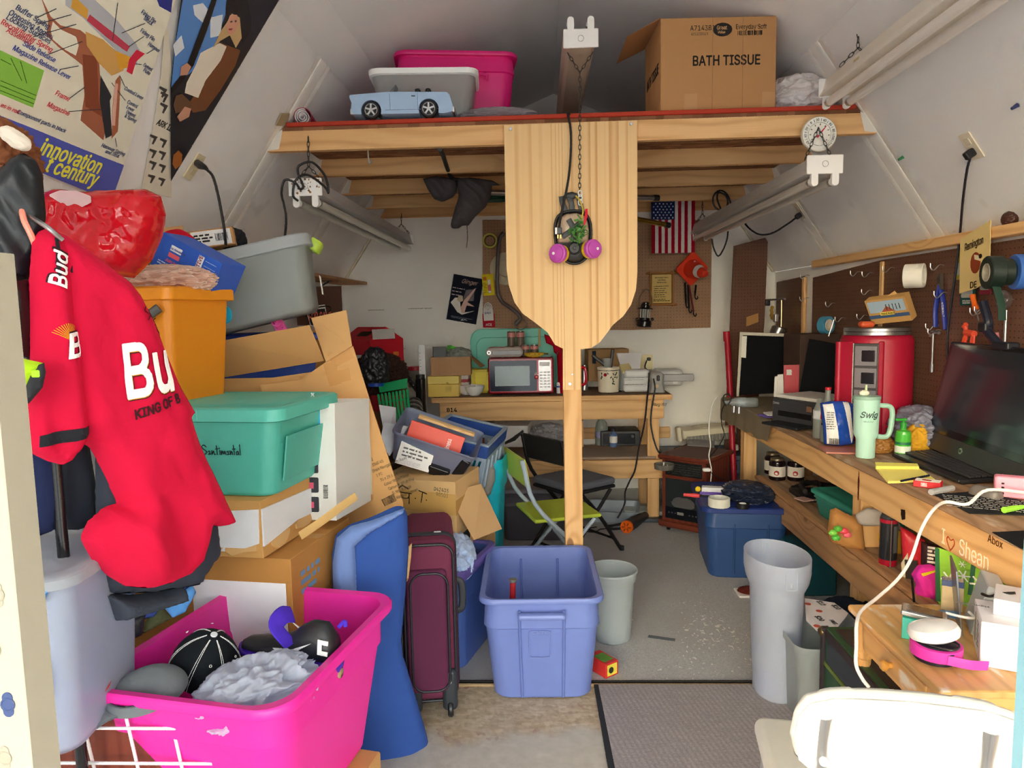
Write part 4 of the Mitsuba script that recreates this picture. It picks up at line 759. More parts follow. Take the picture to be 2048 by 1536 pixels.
# stuffed bear on top of the rack
k = thing('teddy_bear', 'brown teddy bear with a cream belly slumped on top of the clothes rack', 'teddy bear')
def furry(m, amp, seed, fr=60):
    v = m.vertices; n = m.vertex_normals
    return mk(v + n * ((meshkit.noise(v * fr, seed) - 0.5) * amp)[:, None], m.faces)
P(k, 'body', furry(at(crumple(0.17, 0.17, 0.20, 2, 0.08, 5, 2, False), (-1.351, 1.56, 1.849)), 0.02, 1, 110), '7a4a30', FAB, True)
P(k, 'arm', furry(at(crumple(0.07, 0.08, 0.13, 3, 0.08, 5, 2, False), (-1.266, 1.54, 1.854), (0, -20, 0)), 0.016, 2, 110), '83503a', FAB, True)
P(k, 'belly', furry(at(crumple(0.07, 0.04, 0.035, 4, 0.08, 4, 2, False), (-1.237, 1.46, 1.968), (0, 35, 0)), 0.004, 3, 110), 'd8cdbf', FAB, True)
solo('jacket', 'black nylon jacket draped over the top of the rack post', 'jacket',
     puff([(0.022, 1.897), (0.061, 1.942), (0.085, 1.956), (0.108, 1.942), (0.118, 1.911), (0.118, 1.828), (0.111, 1.786), (0.078, 1.691), (0.046, 1.638), (0.0, 1.629)], VF((-1.3, 1.44), 20), 0.04, 0.03, 0.009, 0.05,
          lambda x, y: 0.05 * (meshkit.fbm(np.c_[x * 26 + y * 9, y * 9, x * 0], 4, 3) - 0.5)), '12171e', SAT, True)
solo('leather_bag', 'glossy black leather bag hanging behind the red jersey sleeve', 'bag',
     puff([(0.04, 1.689), (0.077, 1.705), (0.103, 1.689), (0.109, 1.627), (0.102, 1.543), (0.095, 1.52), (0.063, 1.532), (0.029, 1.545)], VF((-1.3, 1.40), 20), 0.05, 0.03, 0.008, 0.05,
          lambda x, y: 0.02 * np.abs(meshkit.fbm(np.c_[x * 10, y * 18, x * 0], 3, 8) - 0.5)), '191919', GLO, True)
k = thing('cap_visor', 'neon yellow and black visor cap tucked beside the jersey sleeve', 'cap')
P(k, 'crown', puff([(0.027, 1.538), (0.066, 1.532), (0.105, 1.52), (0.101, 1.506), (0.078, 1.468), (0.06, 1.449), (0.02, 1.452)], VF((-1.22, 1.30), 30), 0.04, 0.03, 0.008, 0.05), 'b6e82c', FAB, True)
P(k, 'visor', puff([(0.103, 1.521), (0.105, 1.502), (0.097, 1.472), (0.074, 1.444), (0.057, 1.433), (0.041, 1.437), (0.051, 1.461), (0.069, 1.484), (0.081, 1.513)], VF((-1.21, 1.29), 30), 0.012, 0.012, 0.006, 0.02, lambda x, y: 0.004 * np.sin(x * 260)), '35373c', FAB, True)
P(k, 'strap_tab', at(box(0.016, 0.005, 0.014, 0.002), (-1.087, 1.27, 1.505)), '9fe01c', SAT)
def garment(name, label, category, o, ang, poly, col, t=0.035, mat='fabric', seed=1, amp=0.02, fx=22, fy=4, step=0.011):
    return solo(name, label, category, puff(poly, VF(o, ang), t, t, step, 0.06, lambda x, y: amp * (meshkit.fbm(np.c_[x * fx, y * fy, x * 0 + seed], 3, seed) - 0.5)), col, mat, True)
garment('trousers', 'navy blue trousers hanging between the shelf post and the red jersey', 'trousers', (-1.31, 1.50), 30, [(0.006, 1.328), (0.077, 1.332), (0.078, 1.238), (0.076, 1.18), (0.052, 1.124), (0.013, 1.113), (-0.009, 1.134)], '1c2444')
garment('sweatshirt', 'charcoal sweatshirt hanging behind the red jersey sleeve', 'sweatshirt', (-1.28, 1.62), 40, [(-0.017, 1.319), (0.04, 1.325), (0.048, 1.211), (0.051, 1.109), (0.007, 1.093), (-0.043, 1.106), (-0.083, 1.102), (-0.086, 1.125), (-0.034, 1.126)], '2f333d')
k = thing('hooded_sweatshirt', 'dark grey hooded sweatshirt whose ribbed hem shows below the red jersey', 'sweatshirt')
P(k, 'body', puff([(0.04, 1.297), (0.311, 1.248), (0.341, 1.032), (0.348, 0.951), (0.293, 0.905), (0.284, 0.88), (0.233, 0.89), (0.145, 0.908), (0.03, 0.946), (0.02, 0.997)], VF((-1.22, 1.56), 60), 0.05, 0.04, 0.014, 0.06, lambda x, y: 0.02 * (meshkit.fbm(np.c_[x * 20, y * 5, x * 0], 3, 5) - 0.5)), '353a45', FAB, True)
P(k, 'hem', puff([(0.023, 0.956), (0.095, 0.92), (0.185, 0.898), (0.23, 0.899), (0.235, 0.855), (0.142, 0.861), (0.056, 0.868)], VF((-1.22, 1.56), 60), 0.055, 0.04, 0.006, 0.03, lambda x, y: 0.004 * np.sin(x * 700)), '3a404b', FAB, True)
garment('tie_dye_shirt', 'turquoise tie dye shirt hanging between the tall clear bin and the pink tote', 'shirt', (-1.27, 1.78), 40, [(-0.079, 0.939), (-0.057, 0.933), (-0.017, 0.826), (-0.019, 0.777), (-0.024, 0.758), (-0.048, 0.72), (-0.095, 0.738)], '4fc6d8', 0.03)
k = thing('leather_belt', 'black leather strap with metal eyelets hanging above the pink tote rim', 'belt')
P(k, 'strap', puff([(-0.087, 0.814), (-0.028, 0.814), (-0.041, 0.756), (-0.102, 0.748)], VF((-1.20, 1.80), 50), 0.012, 0.01, 0.006, 0.02), '23232b', SAT, True)
for q in ((-1.265, 1.79, 0.78), (-1.276, 1.79, 0.737)): P(k, 'eyelet', at(annulus(0.007, 0.004, 0.003, 14), q, (90, 0, 30)), 'c9c9c9', MET)
garment('blue_shirt', 'pale blue tie dye shirt corner below the grey hem at right', 'shirt', (-1.13, 1.88), 55, [(-0.095, 0.825), (-0.008, 0.853), (0.001, 0.828), (-0.035, 0.782), (-0.07, 0.779)], '5b9ae0', 0.02, step=0.006)
garment('olive_shirt', 'olive green shirt edge between the grey hem and pink tote rim', 'shirt', (-1.15, 1.93), 50, [(-0.149, 0.769), (-0.106, 0.812), (-0.076, 0.756), (-0.157, 0.739)], '55583c', 0.02, step=0.006)
garment('blue_sweater', 'royal blue sweater edge just under the grey ribbed hem', 'sweater', (-1.17, 1.86), 50, [(-0.134, 0.817), (-0.037, 0.827), (0.056, 0.871), (0.055, 0.849), (-0.051, 0.81), (-0.066, 0.79), (-0.111, 0.791)], '3d4f92', 0.02, step=0.006)
# ---- the red jersey ---------------------------------------------------------------------------------------
JO, JA = (-1.2, 1.45), 62
k = thing('jersey', 'bright red short-sleeved shirt with black cuffs and white lettering, hanging at the left', 'shirt')
def jfold(x, y):
    z = np.sin((x * 0.9 + (y - 1.0) * 0.28) * 38 + 2.2 * meshkit.noise(np.c_[x * 5, y * 3, x * 0], 2)) * 0.016 * np.clip((1.72 - y) * 2.2, 0.15, 1)
    return z + 0.05 * (meshkit.fbm(np.c_[x * 8 + y * 3, y * 5, x * 0], 4, 11) - 0.5) + 0.02 * np.exp(-((x - 0.17) / 0.05) ** 2)
jb = puff([(0.028, 1.804), (0.065, 1.786), (0.1, 1.762), (0.152, 1.723), (0.191, 1.693), (0.215, 1.661), (0.245, 1.595), (0.277, 1.499), (0.302, 1.434), (0.342, 1.36), (0.326, 1.352), (0.344, 1.289), (0.363, 1.24), (0.398, 1.158), (0.443, 1.043), (0.402, 1.043), (0.361, 1.059), (0.351, 1.018), (0.335, 0.971), (0.293, 0.945), (0.234, 0.942), (0.182, 0.95), (0.134, 0.973), (0.096, 1.011), (0.065, 1.057), (0.047, 1.102), (0.045, 1.121), (0.067, 1.152), (0.105, 1.175), (0.132, 1.175), (0.099, 1.273), (0.078, 1.319), (0.049, 1.339), (0.02, 1.366), (0.009, 1.541), (0.006, 1.69), (0.009, 1.773)], VF(JO, JA), 0.075, 0.05, 0.0095, 0.10, jfold)
P(k, 'body', jb, 'c6143a', FAB, True)
SO = (-1.225, 1.36)
js = puff([(0.079, 1.768), (0.094, 1.79), (0.114, 1.798), (0.135, 1.785), (0.153, 1.755), (0.16, 1.691), (0.151, 1.604), (0.151, 1.517), (0.153, 1.428), (0.155, 1.358), (0.139, 1.324), (0.119, 1.302), (0.103, 1.291), (0.071, 1.307), (0.048, 1.324), (0.031, 1.338), (0.035, 1.369), (0.044, 1.441), (0.055, 1.523), (0.062, 1.606), (0.067, 1.688)], VF(SO, JA), 0.05, 0.03, 0.008, 0.06, lambda x, y: 0.010 * np.sin(x * 60 + y * 9) + 0.02 * (meshkit.fbm(np.c_[x * 12, y * 6, x * 0], 3, 4) - 0.5))
P(k, 'sleeve', js, 'c6143a', FAB, True)
P(k, 'cuff_band', drape(ext([(0.046, 1.367), (0.071, 1.371), (0.112, 1.373), (0.148, 1.374), (0.153, 1.352), (0.11, 1.346), (0.079, 1.346), (0.043, 1.344)], 0.002), js, 0.001), '24252b', FAB, False)
for q in ([(0.105, 1.775), (0.111, 1.775), (0.108, 1.742), (0.104, 1.689), (0.097, 1.689), (0.099, 1.731)], [(0.141, 1.763), (0.146, 1.749), (0.144, 1.722), (0.135, 1.703), (0.131, 1.707), (0.139, 1.727)]):
    P(k, 'shoulder_stripe', drape(ext(Polygon(q), 0.002), js, 0.002), '24252b', FAB, False)
def on_cloth(s, h, o, d, cushion, lift, slant=0.0, bold=True, sx=1.0):
    m = letters(s, h, np.eye(4), 0.0015, bold, slant, sx=sx)
    a = math.radians(d)
    M = np.eye(4); M[:2, 0] = math.cos(a), math.sin(a); M[:2, 1] = -math.sin(a), math.cos(a); M[:2, 3] = o
    return drape(tf(m.subdivide(), M), cushion, lift)
B0 = [(0.192, 1.426), (0.234, 1.456), (0.21, 1.388), (0.254, 1.405), (0.198, 1.602), (0.236, 1.649), (-0.025, 1.543), (0.017, 1.519), (0.058, 1.734), (0.245, 1.601)]
for nm, col, lift, e in (('letter_shadow', '2a2020', 0.002, 0.004), ('letter_edge', 'c8862c', 0.004, 0.002), ('letter', 'f4f2f0', 0.006, 0.0)):
    P(k, nm, on_cloth('Bu', 0.118, (B0[0][0] - 0.075 + e, B0[0][1] - e), 6, jb, lift, 0.12, sx=0.62), col, FAB, False)
P(k, 'letter', on_cloth('KING OF B', 0.022, (B0[2][0] - 0.07, B0[2][1] - 0.012), 14, jb, 0.003, 0.1, sx=0.75), '3a1c22', FAB, False)
S0 = [(0.089, 1.523), (0.118, 1.726), (0.108, 1.552)]
for nm, col, lift in (('letter_edge', '3a1c22', 0.003), ('letter', 'f0ecec', 0.0045)):
    P(k, nm, on_cloth('B', 0.05 if nm == 'letter' else 0.053, (S0[0][0] + 0.004, S0[0][1]), 8, js, lift, 0.25), col, FAB, False)
    P(k, nm, on_cloth('Bud', 0.03 if nm == 'letter' else 0.032, (S0[1][0] - 0.008, S0[1][1] - 0.06), 78, js, lift, 0.2), col, FAB, False)
rg = np.random.default_rng(3)
P(k, 'burst', drape(strokes([[(S0[2][0] + 0.004, S0[2][1] + 0.006), (S0[2][0] + 0.05 * math.sin(a) * 0.7, S0[2][1] + 0.045 * math.cos(a))] for a in np.linspace(-0.9, 0.5, 13)], 0.0014, 0.001), js, 0.002), 'd88a2a', FAB, False)
P(k, 'signature', drape(strokes([[(B0[4][0] + a * 0.03, B0[4][1] + b * 0.03) for a, b in l] for l in ([(0, 1), (-0.4, 0.7), (0.3, 0.4), (-0.1, 0)], [(0.5, 0.2), (1, 1), (0.9, 0.2), (1.5, 0.6), (1.2, -0.4), (2, 0.1)], [(1, -0.8), (1.6, -0.2), (1.4, -1.2), (2.2, -1)])], 0.002, 0.001), jb, 0.002), '4a0c1c', FAB, False)
k = thing('coat_hanger', 'steel and pink plastic coat hangers holding the red jersey on the rack', 'coat hanger')
P(k, 'hook', tube([(-1.259, 1.5, 1.848), (-1.202, 1.45, 1.822), (-1.146, 1.42, 1.794), (-1.13, 1.44, 1.77)], 0.005, 8), 'b8b8bc', MET)
P(k, 'arm', tube([(-1.188, 1.44, 1.756), (-1.189, 1.43, 1.781), (-1.201, 1.43, 1.811), (-1.218, 1.45, 1.84), (-1.216, 1.46, 1.845)], 0.006, 8), 'f0907c', SAT)
# ---- posters on the sloped wall ------------------------------------------------------------------------------
# ---- middle of the floor: cartons, crate, chairs, heater, totes -----------------------------------------------
k, B = carton('carton', 'opened carton marked G.T. in pen behind the maroon suitcase', 0.40, 0.34, 0.40, pose((-0.70, 3.40, 0.42), -14), 'd0aa76')
FB = B.f('front')
P(k, 'tape', ext([(0.0, 0.26), (0.40, 0.24), (0.40, 0.34), (0.0, 0.36)], 0.0008, FB), 'c49a58', SAT, False)
P(k, 'handwriting', strokes([[(a, b_ + 0.045) for a, b_ in l] for l in [[(0.16, 0.31), (0.13, 0.325), (0.105, 0.30), (0.12, 0.27), (0.155, 0.265), (0.165, 0.285)], [(0.10, 0.295), (0.175, 0.288)], [(0.165, 0.288), (0.162, 0.24)], [(0.195, 0.268), (0.196, 0.266)], [(0.215, 0.305), (0.255, 0.292)], [(0.235, 0.30), (0.225, 0.25)], [(0.252, 0.262), (0.253, 0.26)]]], 0.005, 0.0012, FB), '2a211c', MAT, False, 'handwritten letters G.T.')
txt(k, '042403', 0.018, B.f('front', 0.29, 0.355, -6), '3a3028', bold=False, sx=0.8); txt(k, '90501', 0.018, B.f('front', 0.30, 0.33, -6), '3a3028', bold=False, sx=0.8)
for u in (0.27, 0.34): strip(k, [(u, 0.0), (u, 0.24)], 0.004, 'e0c294', FB, 'crease')
decal(k, 'label', B.f('right', 0.08, 0.08), 0.10, 0.05, '2c2e34'); decal(k, 'tape_end', B.f('right', 0.0, 0.24), 0.30, 0.07, 'b98e50')
P(k, 'flap', hull([np.array(q) + e for q in ((-0.597, 3.24, 0.757), (-0.447, 3.42, 0.752), (-0.344, 3.36, 0.539), (-0.463, 3.16, 0.55)) for e in ((0, 0, 0), (0, 0.006, 0))]), 'cfa878', MAT, False)
P(k, 'flap', hull([np.array(q) + e for q in ((-0.654, 3.5, 0.69), (-0.503, 3.55, 0.72), (-0.523, 3.62, 0.738), (-0.653, 3.6, 0.731)) for e in ((0, 0, 0), (0, 0.006, 0))]), 'c39c6a', MAT, False)
k, B = carton('carton', 'carton with a green printed band between the suitcase and the blue tote', 0.30, 0.30, 0.42, pose((-0.58, 3.66, 0), -10), 'c69e6c')
decal(k, 'band', B.f('front', 0, 0.27), 0.30, 0.11, '4c9a8c'); txt(k, 'STRONG', 0.032, B.f('front', 0.06, 0.31, 0, 0.002), 'd8c8a0')
k = thing('tall_tote', 'narrow blue tote with a purple latch and pale shirt, between suitcase and carton', 'storage tote')
NM = pose((-0.545, 3.20, 0), 74)
P(k, 'body', tf(tote_shell(0.46, 0.22, 0.46, 0.84, 0.05), NM), '4a64a8', SAT, 40)
P(k, 'rim', tf(loft([rr(0.47, 0.23, 0.05, 6, 0.425), rr(0.475, 0.235, 0.05, 6, 0.44), rr(0.47, 0.23, 0.05, 6, 0.468), rr(0.42, 0.18, 0.05, 6, 0.468), rr(0.42, 0.18, 0.05, 6, 0.43)], closed=True), NM), '6a5ca8', SAT, 40)
P(k, 'latch', tf(rbox(0.07, 0.035, 0.09, 0.01, (-0.23, -0.03, 0.45)), NM), '7c6cc0', SAT)
solo('pale_shirt', 'pale blue and white shirt spilling out of the narrow blue tote', 'shirt', at(crumple(0.17, 0.34, 0.20, 51, 0.22, 5, 3), (-0.55, 3.16, 0.40), (0, 0, 10)), 'b4c8e8', FAB, 60)
solo('wood_shim', 'torn strip of tan cardboard wedged between the blue cushion and the suitcase', 'cardboard', puff([(-0.028, 0.738), (-0.01, 0.756), (-0.016, 0.698), (-0.028, 0.616), (-0.038, 0.603), (-0.039, 0.671)], VF((-0.62, 2.52), 10), 0.004, 0.004, 0.006, 0.01), 'd2ac7c', MAT, True)
# clear bin of books resting on the G.T. carton
k = thing('clear_bin', 'shallow clear bin of books and boxes tipped on top of the G.T. carton', 'storage bin')
KM = pose((-0.71, 3.50, 0.855), 2, 14, 20)
P(k, 'body', tf(shell([rr(0.34, 0.24, 0.03, 5, 0), rr(0.36, 0.26, 0.03, 5, 0.01), rr(0.41, 0.31, 0.03, 5, 0.16), rr(0.43, 0.33, 0.03, 5, 0.162), rr(0.43, 0.33, 0.03, 5, 0.175)], 0.003), KM), 'b8c2da', 'clear', True)
B = Block(0.28, 0.05, 0.18, KM @ pose((-0.01, -0.07, 0.02), 0, -22)); k = thing('red_book', 'orange red boxed book standing in the tipped clear bin', 'book')
P(k, 'body', B.mesh(0.001), 'e2401e', SAT); txt(k, 'Mindfulness', 0.022, B.f('front', 0.22, 0.03, 90), 'f4ddd4', sx=0.7)
B = Block(0.17, 0.04, 0.13, KM @ pose((-0.07, -0.16, 0.02), 4, -18)); k = thing('music_box', 'white MUSIC box leaning on the red book in the tipped clear bin', 'box')
P(k, 'body', B.mesh(0.001), 'eceae6', SAT); txt(k, 'MUSIC', 0.018, B.f('front', 0.05, 0.10), '8aa868', bold=False, sx=0.9); lines_of_print(k, B.f('front', 0.02, 0.08), 0.13, 3, 0.018, 0.008, 11, '6a6a6a'); lines_of_print(k, B.f('front', 0.01, 0.025), 0.15, 4, 0.006, 0.002, 12, 'a8a8a8')
solo('pale_stick', 'pale wooden strip lying across the tipped clear bin', 'wood strip', wood(tf(box(0.30, 0.03, 0.014, 0.002, (0.02, 0.06, 0.19)), KM), 0), 'ffffff', 'plywood')
solo('phone_handset', 'black cordless handset in the right corner of the tipped clear bin', 'handset', tf(rbox(0.05, 0.03, 0.16, 0.012, (0.135, -0.14, 0.10)), KM @ pose((0.0, 0, 0), 0, 0, 14)), '1a1a1e', GLO)
solo('black_case', 'small glossy black case under the red book in the tipped clear bin', 'case', tf(rbox(0.11, 0.04, 0.05, 0.012, (0.06, -0.15, 0.04)), KM), '17171a', GLO)
# folding crate
k = thing('folding_crate', 'grey and blue folding crate with slotted sides behind the clear bin of books', 'crate')
HM = pose((-0.60, 3.86, 0.70), -10, 4, 12)
cw, cd, ch = 0.34, 0.42, 0.26
for a, b_, w, M_ in (('front', -1, cw, frame((-cw / 2, -cd / 2, 0), (1, 0, 0), (0, 0, 1))), ('right', 1, cd, frame((cw / 2, -cd / 2, 0), (0, 1, 0), (0, 0, 1))), ('back', 1, cw, frame((cw / 2, cd / 2, 0), (-1, 0, 0), (0, 0, 1))), ('left', 1, cd, frame((-cw / 2, cd / 2, 0), (0, -1, 0), (0, 0, 1)))):
    wall = Polygon([(0, 0), (w, 0), (w, ch - 0.06), (0, ch - 0.06)])
    for i in range(int(w / 0.028) - 1):
        for z0 in (0.03, 0.085, 0.14):
            if a != 'right' or i in (0, 1, 11, 12): wall = wall.difference(Polygon([(0.025 + 0.028 * i, z0), (0.039 + 0.028 * i, z0), (0.044 + 0.028 * i, z0 + 0.036), (0.030 + 0.028 * i, z0 + 0.036)]))
    P(k, 'side_panel', ext(wall, 0.006, HM @ M_), '8fa0b4', SAT, False)
    P(k, 'rim', tf(box(w + 0.01, 0.07, 0.012, 0.003, (w / 2, ch - 0.03, 0.003)), HM @ M_), '2c4c96', SAT)
    P(k, 'top_edge', tf(box(w + 0.02, 0.012, 0.022, 0.003, (w / 2, ch + 0.006, 0.0)), HM @ M_), '93a2b2', SAT)
P(k, 'base', tf(box(cw, cd, 0.012, 0.003, (0, 0, 0.006)), HM), '2c3c66', SAT)
for x in (0.06, 0.14, 0.24, 0.32): P(k, 'rib', tf(box(0.012, 0.16, 0.012, 0.003, (x, 0.10, 0.008)), HM @ frame((cw / 2, -cd / 2, 0), (0, 1, 0), (0, 0, 1))), '9aaabb', SAT)
solo('crate_support', 'brown carton under the folding crate, mostly hidden', 'box', at(box(0.36, 0.40, 0.66, 0.003, (0, 0, 0.33)), (-0.66, 3.92, 0), (0, 0, -8)), 'b08a5c')
k = thing('cyan_bin', 'tall bright cyan plastic bin behind the opened G.T. carton', 'bin')
P(k, 'body', at(shell([rr(0.20, 0.30, 0.05, 6, 0), rr(0.25, 0.36, 0.06, 6, 0.56), rr(0.275, 0.385, 0.06, 6, 0.565), rr(0.275, 0.385, 0.06, 6, 0.63), rr(0.30, 0.41, 0.06, 6, 0.66), rr(0.30, 0.41, 0.06, 6, 0.76)]), (-0.50, 4.05, 0.02), (0, 0, -4)), '12b8d0', SAT, 40)
k = thing('grey_cushion', 'grey folded cushion standing between the folding crate and the cyan bin', 'cushion')
for dx in (0.0, 0.05): P(k, 'fold', puff([(-0.037, 0.693), (0.019, 0.773), (0.074, 0.784), (0.092, 0.741), (0.091, 0.686), (0.061, 0.605), (0.025, 0.593), (-0.02, 0.623)], off(VF((-0.5, 3.70), 10), dx - 0.03, 0, -dx), 0.03, 0.03, 0.008, 0.04), '8e8b86', FAB, True)
solo('paper_stack', 'torn white papers sticking out of the cyan bin', 'paper', hull([np.array(q) + e for q in ((-0.49, 3.8, 0.743), (-0.413, 3.82, 0.771), (-0.415, 3.8, 0.753), (-0.498, 3.78, 0.713)) for e in ((0, 0, 0), (0.005, 0.012, 0.004))]), 'ecebec', MAT, False)
for i, (q, lab) in enumerate((([(-1.012, 3.7, 1.122), (-0.936, 3.75, 1.1), (-0.907, 3.6, 0.895), (-0.952, 3.55, 0.958)], 'white corrugated plastic sheet leaning behind the tall open carton, taller one'), ([(-0.942, 3.5, 1.057), (-0.83, 3.55, 1.027), (-0.901, 3.4, 0.904), (-0.943, 3.4, 0.985)], 'white corrugated plastic sheet, the front one beside the tall open carton'))):
    solo('plastic_sheet', lab, 'sheet', hull([np.array(p) + e for p in q for e in ((0, 0, 0), (0.003, 0.006, 0))]), 'e9ebf0', SAT, False)
k = thing('plastic_rake', 'green plastic leaf rake head with flat tines behind the tall open carton', 'rake')
RKB = np.array([(-1.151, 4.3, 1.154), (-0.968, 4.3, 1.18)]); RKT = np.array([(-1.097, 4.2, 0.933), (-0.921, 4.15, 0.939)])
P(k, 'head', hull([p + e for p in (RKB[0] + [0, 0, 0.02], RKB[1] + [0, 0, 0.03], RKB[0] + [0.01, -0.02, -0.03], RKB[1] + [0, -0.02, -0.03]) for e in ((0, 0, 0), (0, 0.006, 0))]), '1c9a5c', SAT, False)
for i in range(9):
    a = RKB[0] * (1 - i / 8) + RKB[1] * i / 8 + [0, -0.015, -0.04]; b_ = RKT[0] * (1 - i / 8) + RKT[1] * i / 8 + [0, 0, 0.02 * math.sin(i * 2)]
    P(k, 'tine', tube([a, (a + b_) / 2 + [0, -0.02, 0], b_], 0.01, 6, 4, (0.015, 0.005)), '20a464', SAT)
for z in (-0.09, -0.17): P(k, 'cross_bar', bar(RKB[0] * 0.9 + RKT[0] * 0.1 + [0, -0.03, z + 0.02], RKB[1] * 0.9 + RKT[1] * 0.1 + [0, -0.03, z + 0.02], 0.006), '1c9a5c', SAT)
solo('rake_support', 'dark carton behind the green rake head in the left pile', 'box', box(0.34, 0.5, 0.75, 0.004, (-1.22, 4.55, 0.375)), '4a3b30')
k = thing('fur_stool', 'dark brown shaggy roll on a red base in front of the red printer box', 'stool')
fm = at(crumple(0.36, 0.30, 0.28, 61, 0.06, 6, 2.5, False), (-1.20, 4.55, 1.07))
v = fm.vertices; fm = mk(v + fm.vertex_normals * ((meshkit.noise(v * 120, 3) - 0.4) * 0.03)[:, None], fm.faces)
P(k, 'fur', fm, '3a2620', FAB, True); P(k, 'base', cyl(0.11, 0.10, 24).apply_translation((-1.14, 4.50, 0.99)), 'b41c30', SAT)
solo('black_bag', 'black plastic bag beside the dark brown shaggy roll', 'plastic bag', at(crumple(0.16, 0.16, 0.24, 64, 0.3, 4, 3), (-1.142, 4.2, 1.196), (0, 0, 0)), '1c1d22', SAT, 50)
solo('blue_can', 'blue can edge under the black plastic bag', 'can', cyl(0.05, 0.12, 20).apply_translation((-1.167, 4.3, 1.164)), '1c50c0', SAT)
k, B = carton('printer_box', 'red and white printer carton with a handle hole by the back wall', 0.34, 0.30, 0.27, pose((-1.36, 5.05, 1.16), -38), 'c01c2e', 'box', SAT)
decal(k, 'white_panel', B.f('front', 0.0, 0.05), 0.338, 0.115, 'e4e2e0'); P(k, 'gable', hull([(B.M @ np.array([x, y, z, 1]))[:3] for x, y, z in ((-0.17, -0.15, 0.27), (0.17, -0.15, 0.27), (0.17, 0.15, 0.27), (-0.17, 0.15, 0.27), (-0.16, 0.0, 0.36), (0.16, 0.0, 0.36))]), 'c4202f', SAT, False)
GB = B.M @ frame((-0.13, -0.145, 0.272), (1, 0, 0), (0, 0.15, 0.09)); P(k, 'handle_hole', ext(Polygon(rr(0.13, 0.06, 0.018)[:, :2]), 0.001, GB @ pose((0.15, 0.075, 0.002))), '121214', GLO, False)
decal(k, 'end_panel', B.M @ frame((0.172, -0.13, 0.275), (0, 1, 0), (-0.1, 0, 0.9)), 0.2, 0.07, 'c8c4c0')
txt(k, 'Canon', 0.04, B.f('right', 0.07, 0.11), 'f0e8e8', sx=0.7); decal(k, 'sticker', B.f('right', 0.20, 0.15), 0.05, 0.03, 'd88038'); txt(k, '420s', 0.022, B.f('front', 0.10, 0.12, 0, 0.002), '5a5a5a'); lines_of_print(k, B.f('front', 0.10, 0.10, 0, 0.002), 0.18, 2, 0.022, 0.010, 5, '707070')
solo('box_stand', 'brown carton under the red printer carton, hidden by the pile', 'box', box(0.50, 0.5, 1.155, 0.004, (-1.42, 5.08, 0.578)), '8a6a48')
k = thing('metal_ruler', 'long white aluminium ruler standing on end left of the back workbench', 'ruler')
P(k, 'blade', box(0.047, 0.006, 0.80, 0.001).apply_translation((-1.0087588073420037, 5.1, 0.98)), 'e2e2e2', SAT)
P(k, 'graduation', cat([box(0.008 if i % 2 else 0.014, 0.0006, 0.003, 0.0002, (-1.0087588073420037 - 0.015 + 0.001 * (i % 2), 5.0966, 0.62 + 0.025 * i)) for i in range(29)]), '6a6a6a', MAT, False, kind='stuff')
k = thing('black_cylinder', 'glossy black tube standing on a round base left of the back workbench', 'tube')
P(k, 'tube', cyl(0.036, 0.40, 24).apply_translation((-0.9989534716215442, 4.95, 0.7448398206817175)), '121316', GLO); P(k, 'cap', cyl(0.032, 0.03, 24).apply_translation((-0.9989534716215442, 4.95, 0.7448398206817175 + 0.40)), '1c1d20', SAT)
P(k, 'base', cyl(0.12, 0.025, 32).apply_translation((-0.9989534716215442, 4.95, 0.7448398206817175 - 0.024)), '16171a', GLO)
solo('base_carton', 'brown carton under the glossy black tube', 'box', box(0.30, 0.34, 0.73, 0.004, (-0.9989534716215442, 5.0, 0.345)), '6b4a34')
k = thing('hose_reel', 'dark coiled cable heap between the green rake and the ruler', 'cable')
for i in range(6): P(k, 'loop', tube([(-1.03 + 0.075 * math.cos(a) * (1 - 0.06 * i), 4.75 + 0.02 * i, 0.90 + 0.06 * math.sin(a) + 0.012 * i) for a in np.linspace(0, 6.283, 17)], 0.007, 6, 2), '3c3a36' if i % 2 else '7a756a', SAT)
k = thing('black_strap_bar', 'black steel bar with holes leaning toward the back bench', 'bar')
P(k, 'bar', tube([(-1.119, 5.0, 1.177), (-1.018, 4.98, 1.043)], 0.016, 6, 0, (0.012, 0.04)), '1b1b1e', SAT)
for t in (0.2, 0.4, 0.6): P(k, 'hole', at(cyl(0.005, 0.002, 10), np.array((-1.113, 4.97, 1.179)) * (1 - t) + np.array((-1.013, 4.95, 1.046)) * t, (90, 0, 0)), 'b9b9b9', MET)
k = thing('snack_jar', 'clear jar with a red lid left of the back workbench', 'jar')
P(k, 'jar', cyl(0.055, 0.13, 24).apply_translation((-1.105, 5.35, 1.045)), 'b8b4ac', 'clear', True); P(k, 'lid', cyl(0.057, 0.03, 24).apply_translation(np.array((-1.105, 5.35, 1.045)) + [0, 0, 0.13]), 'b02436', SAT)
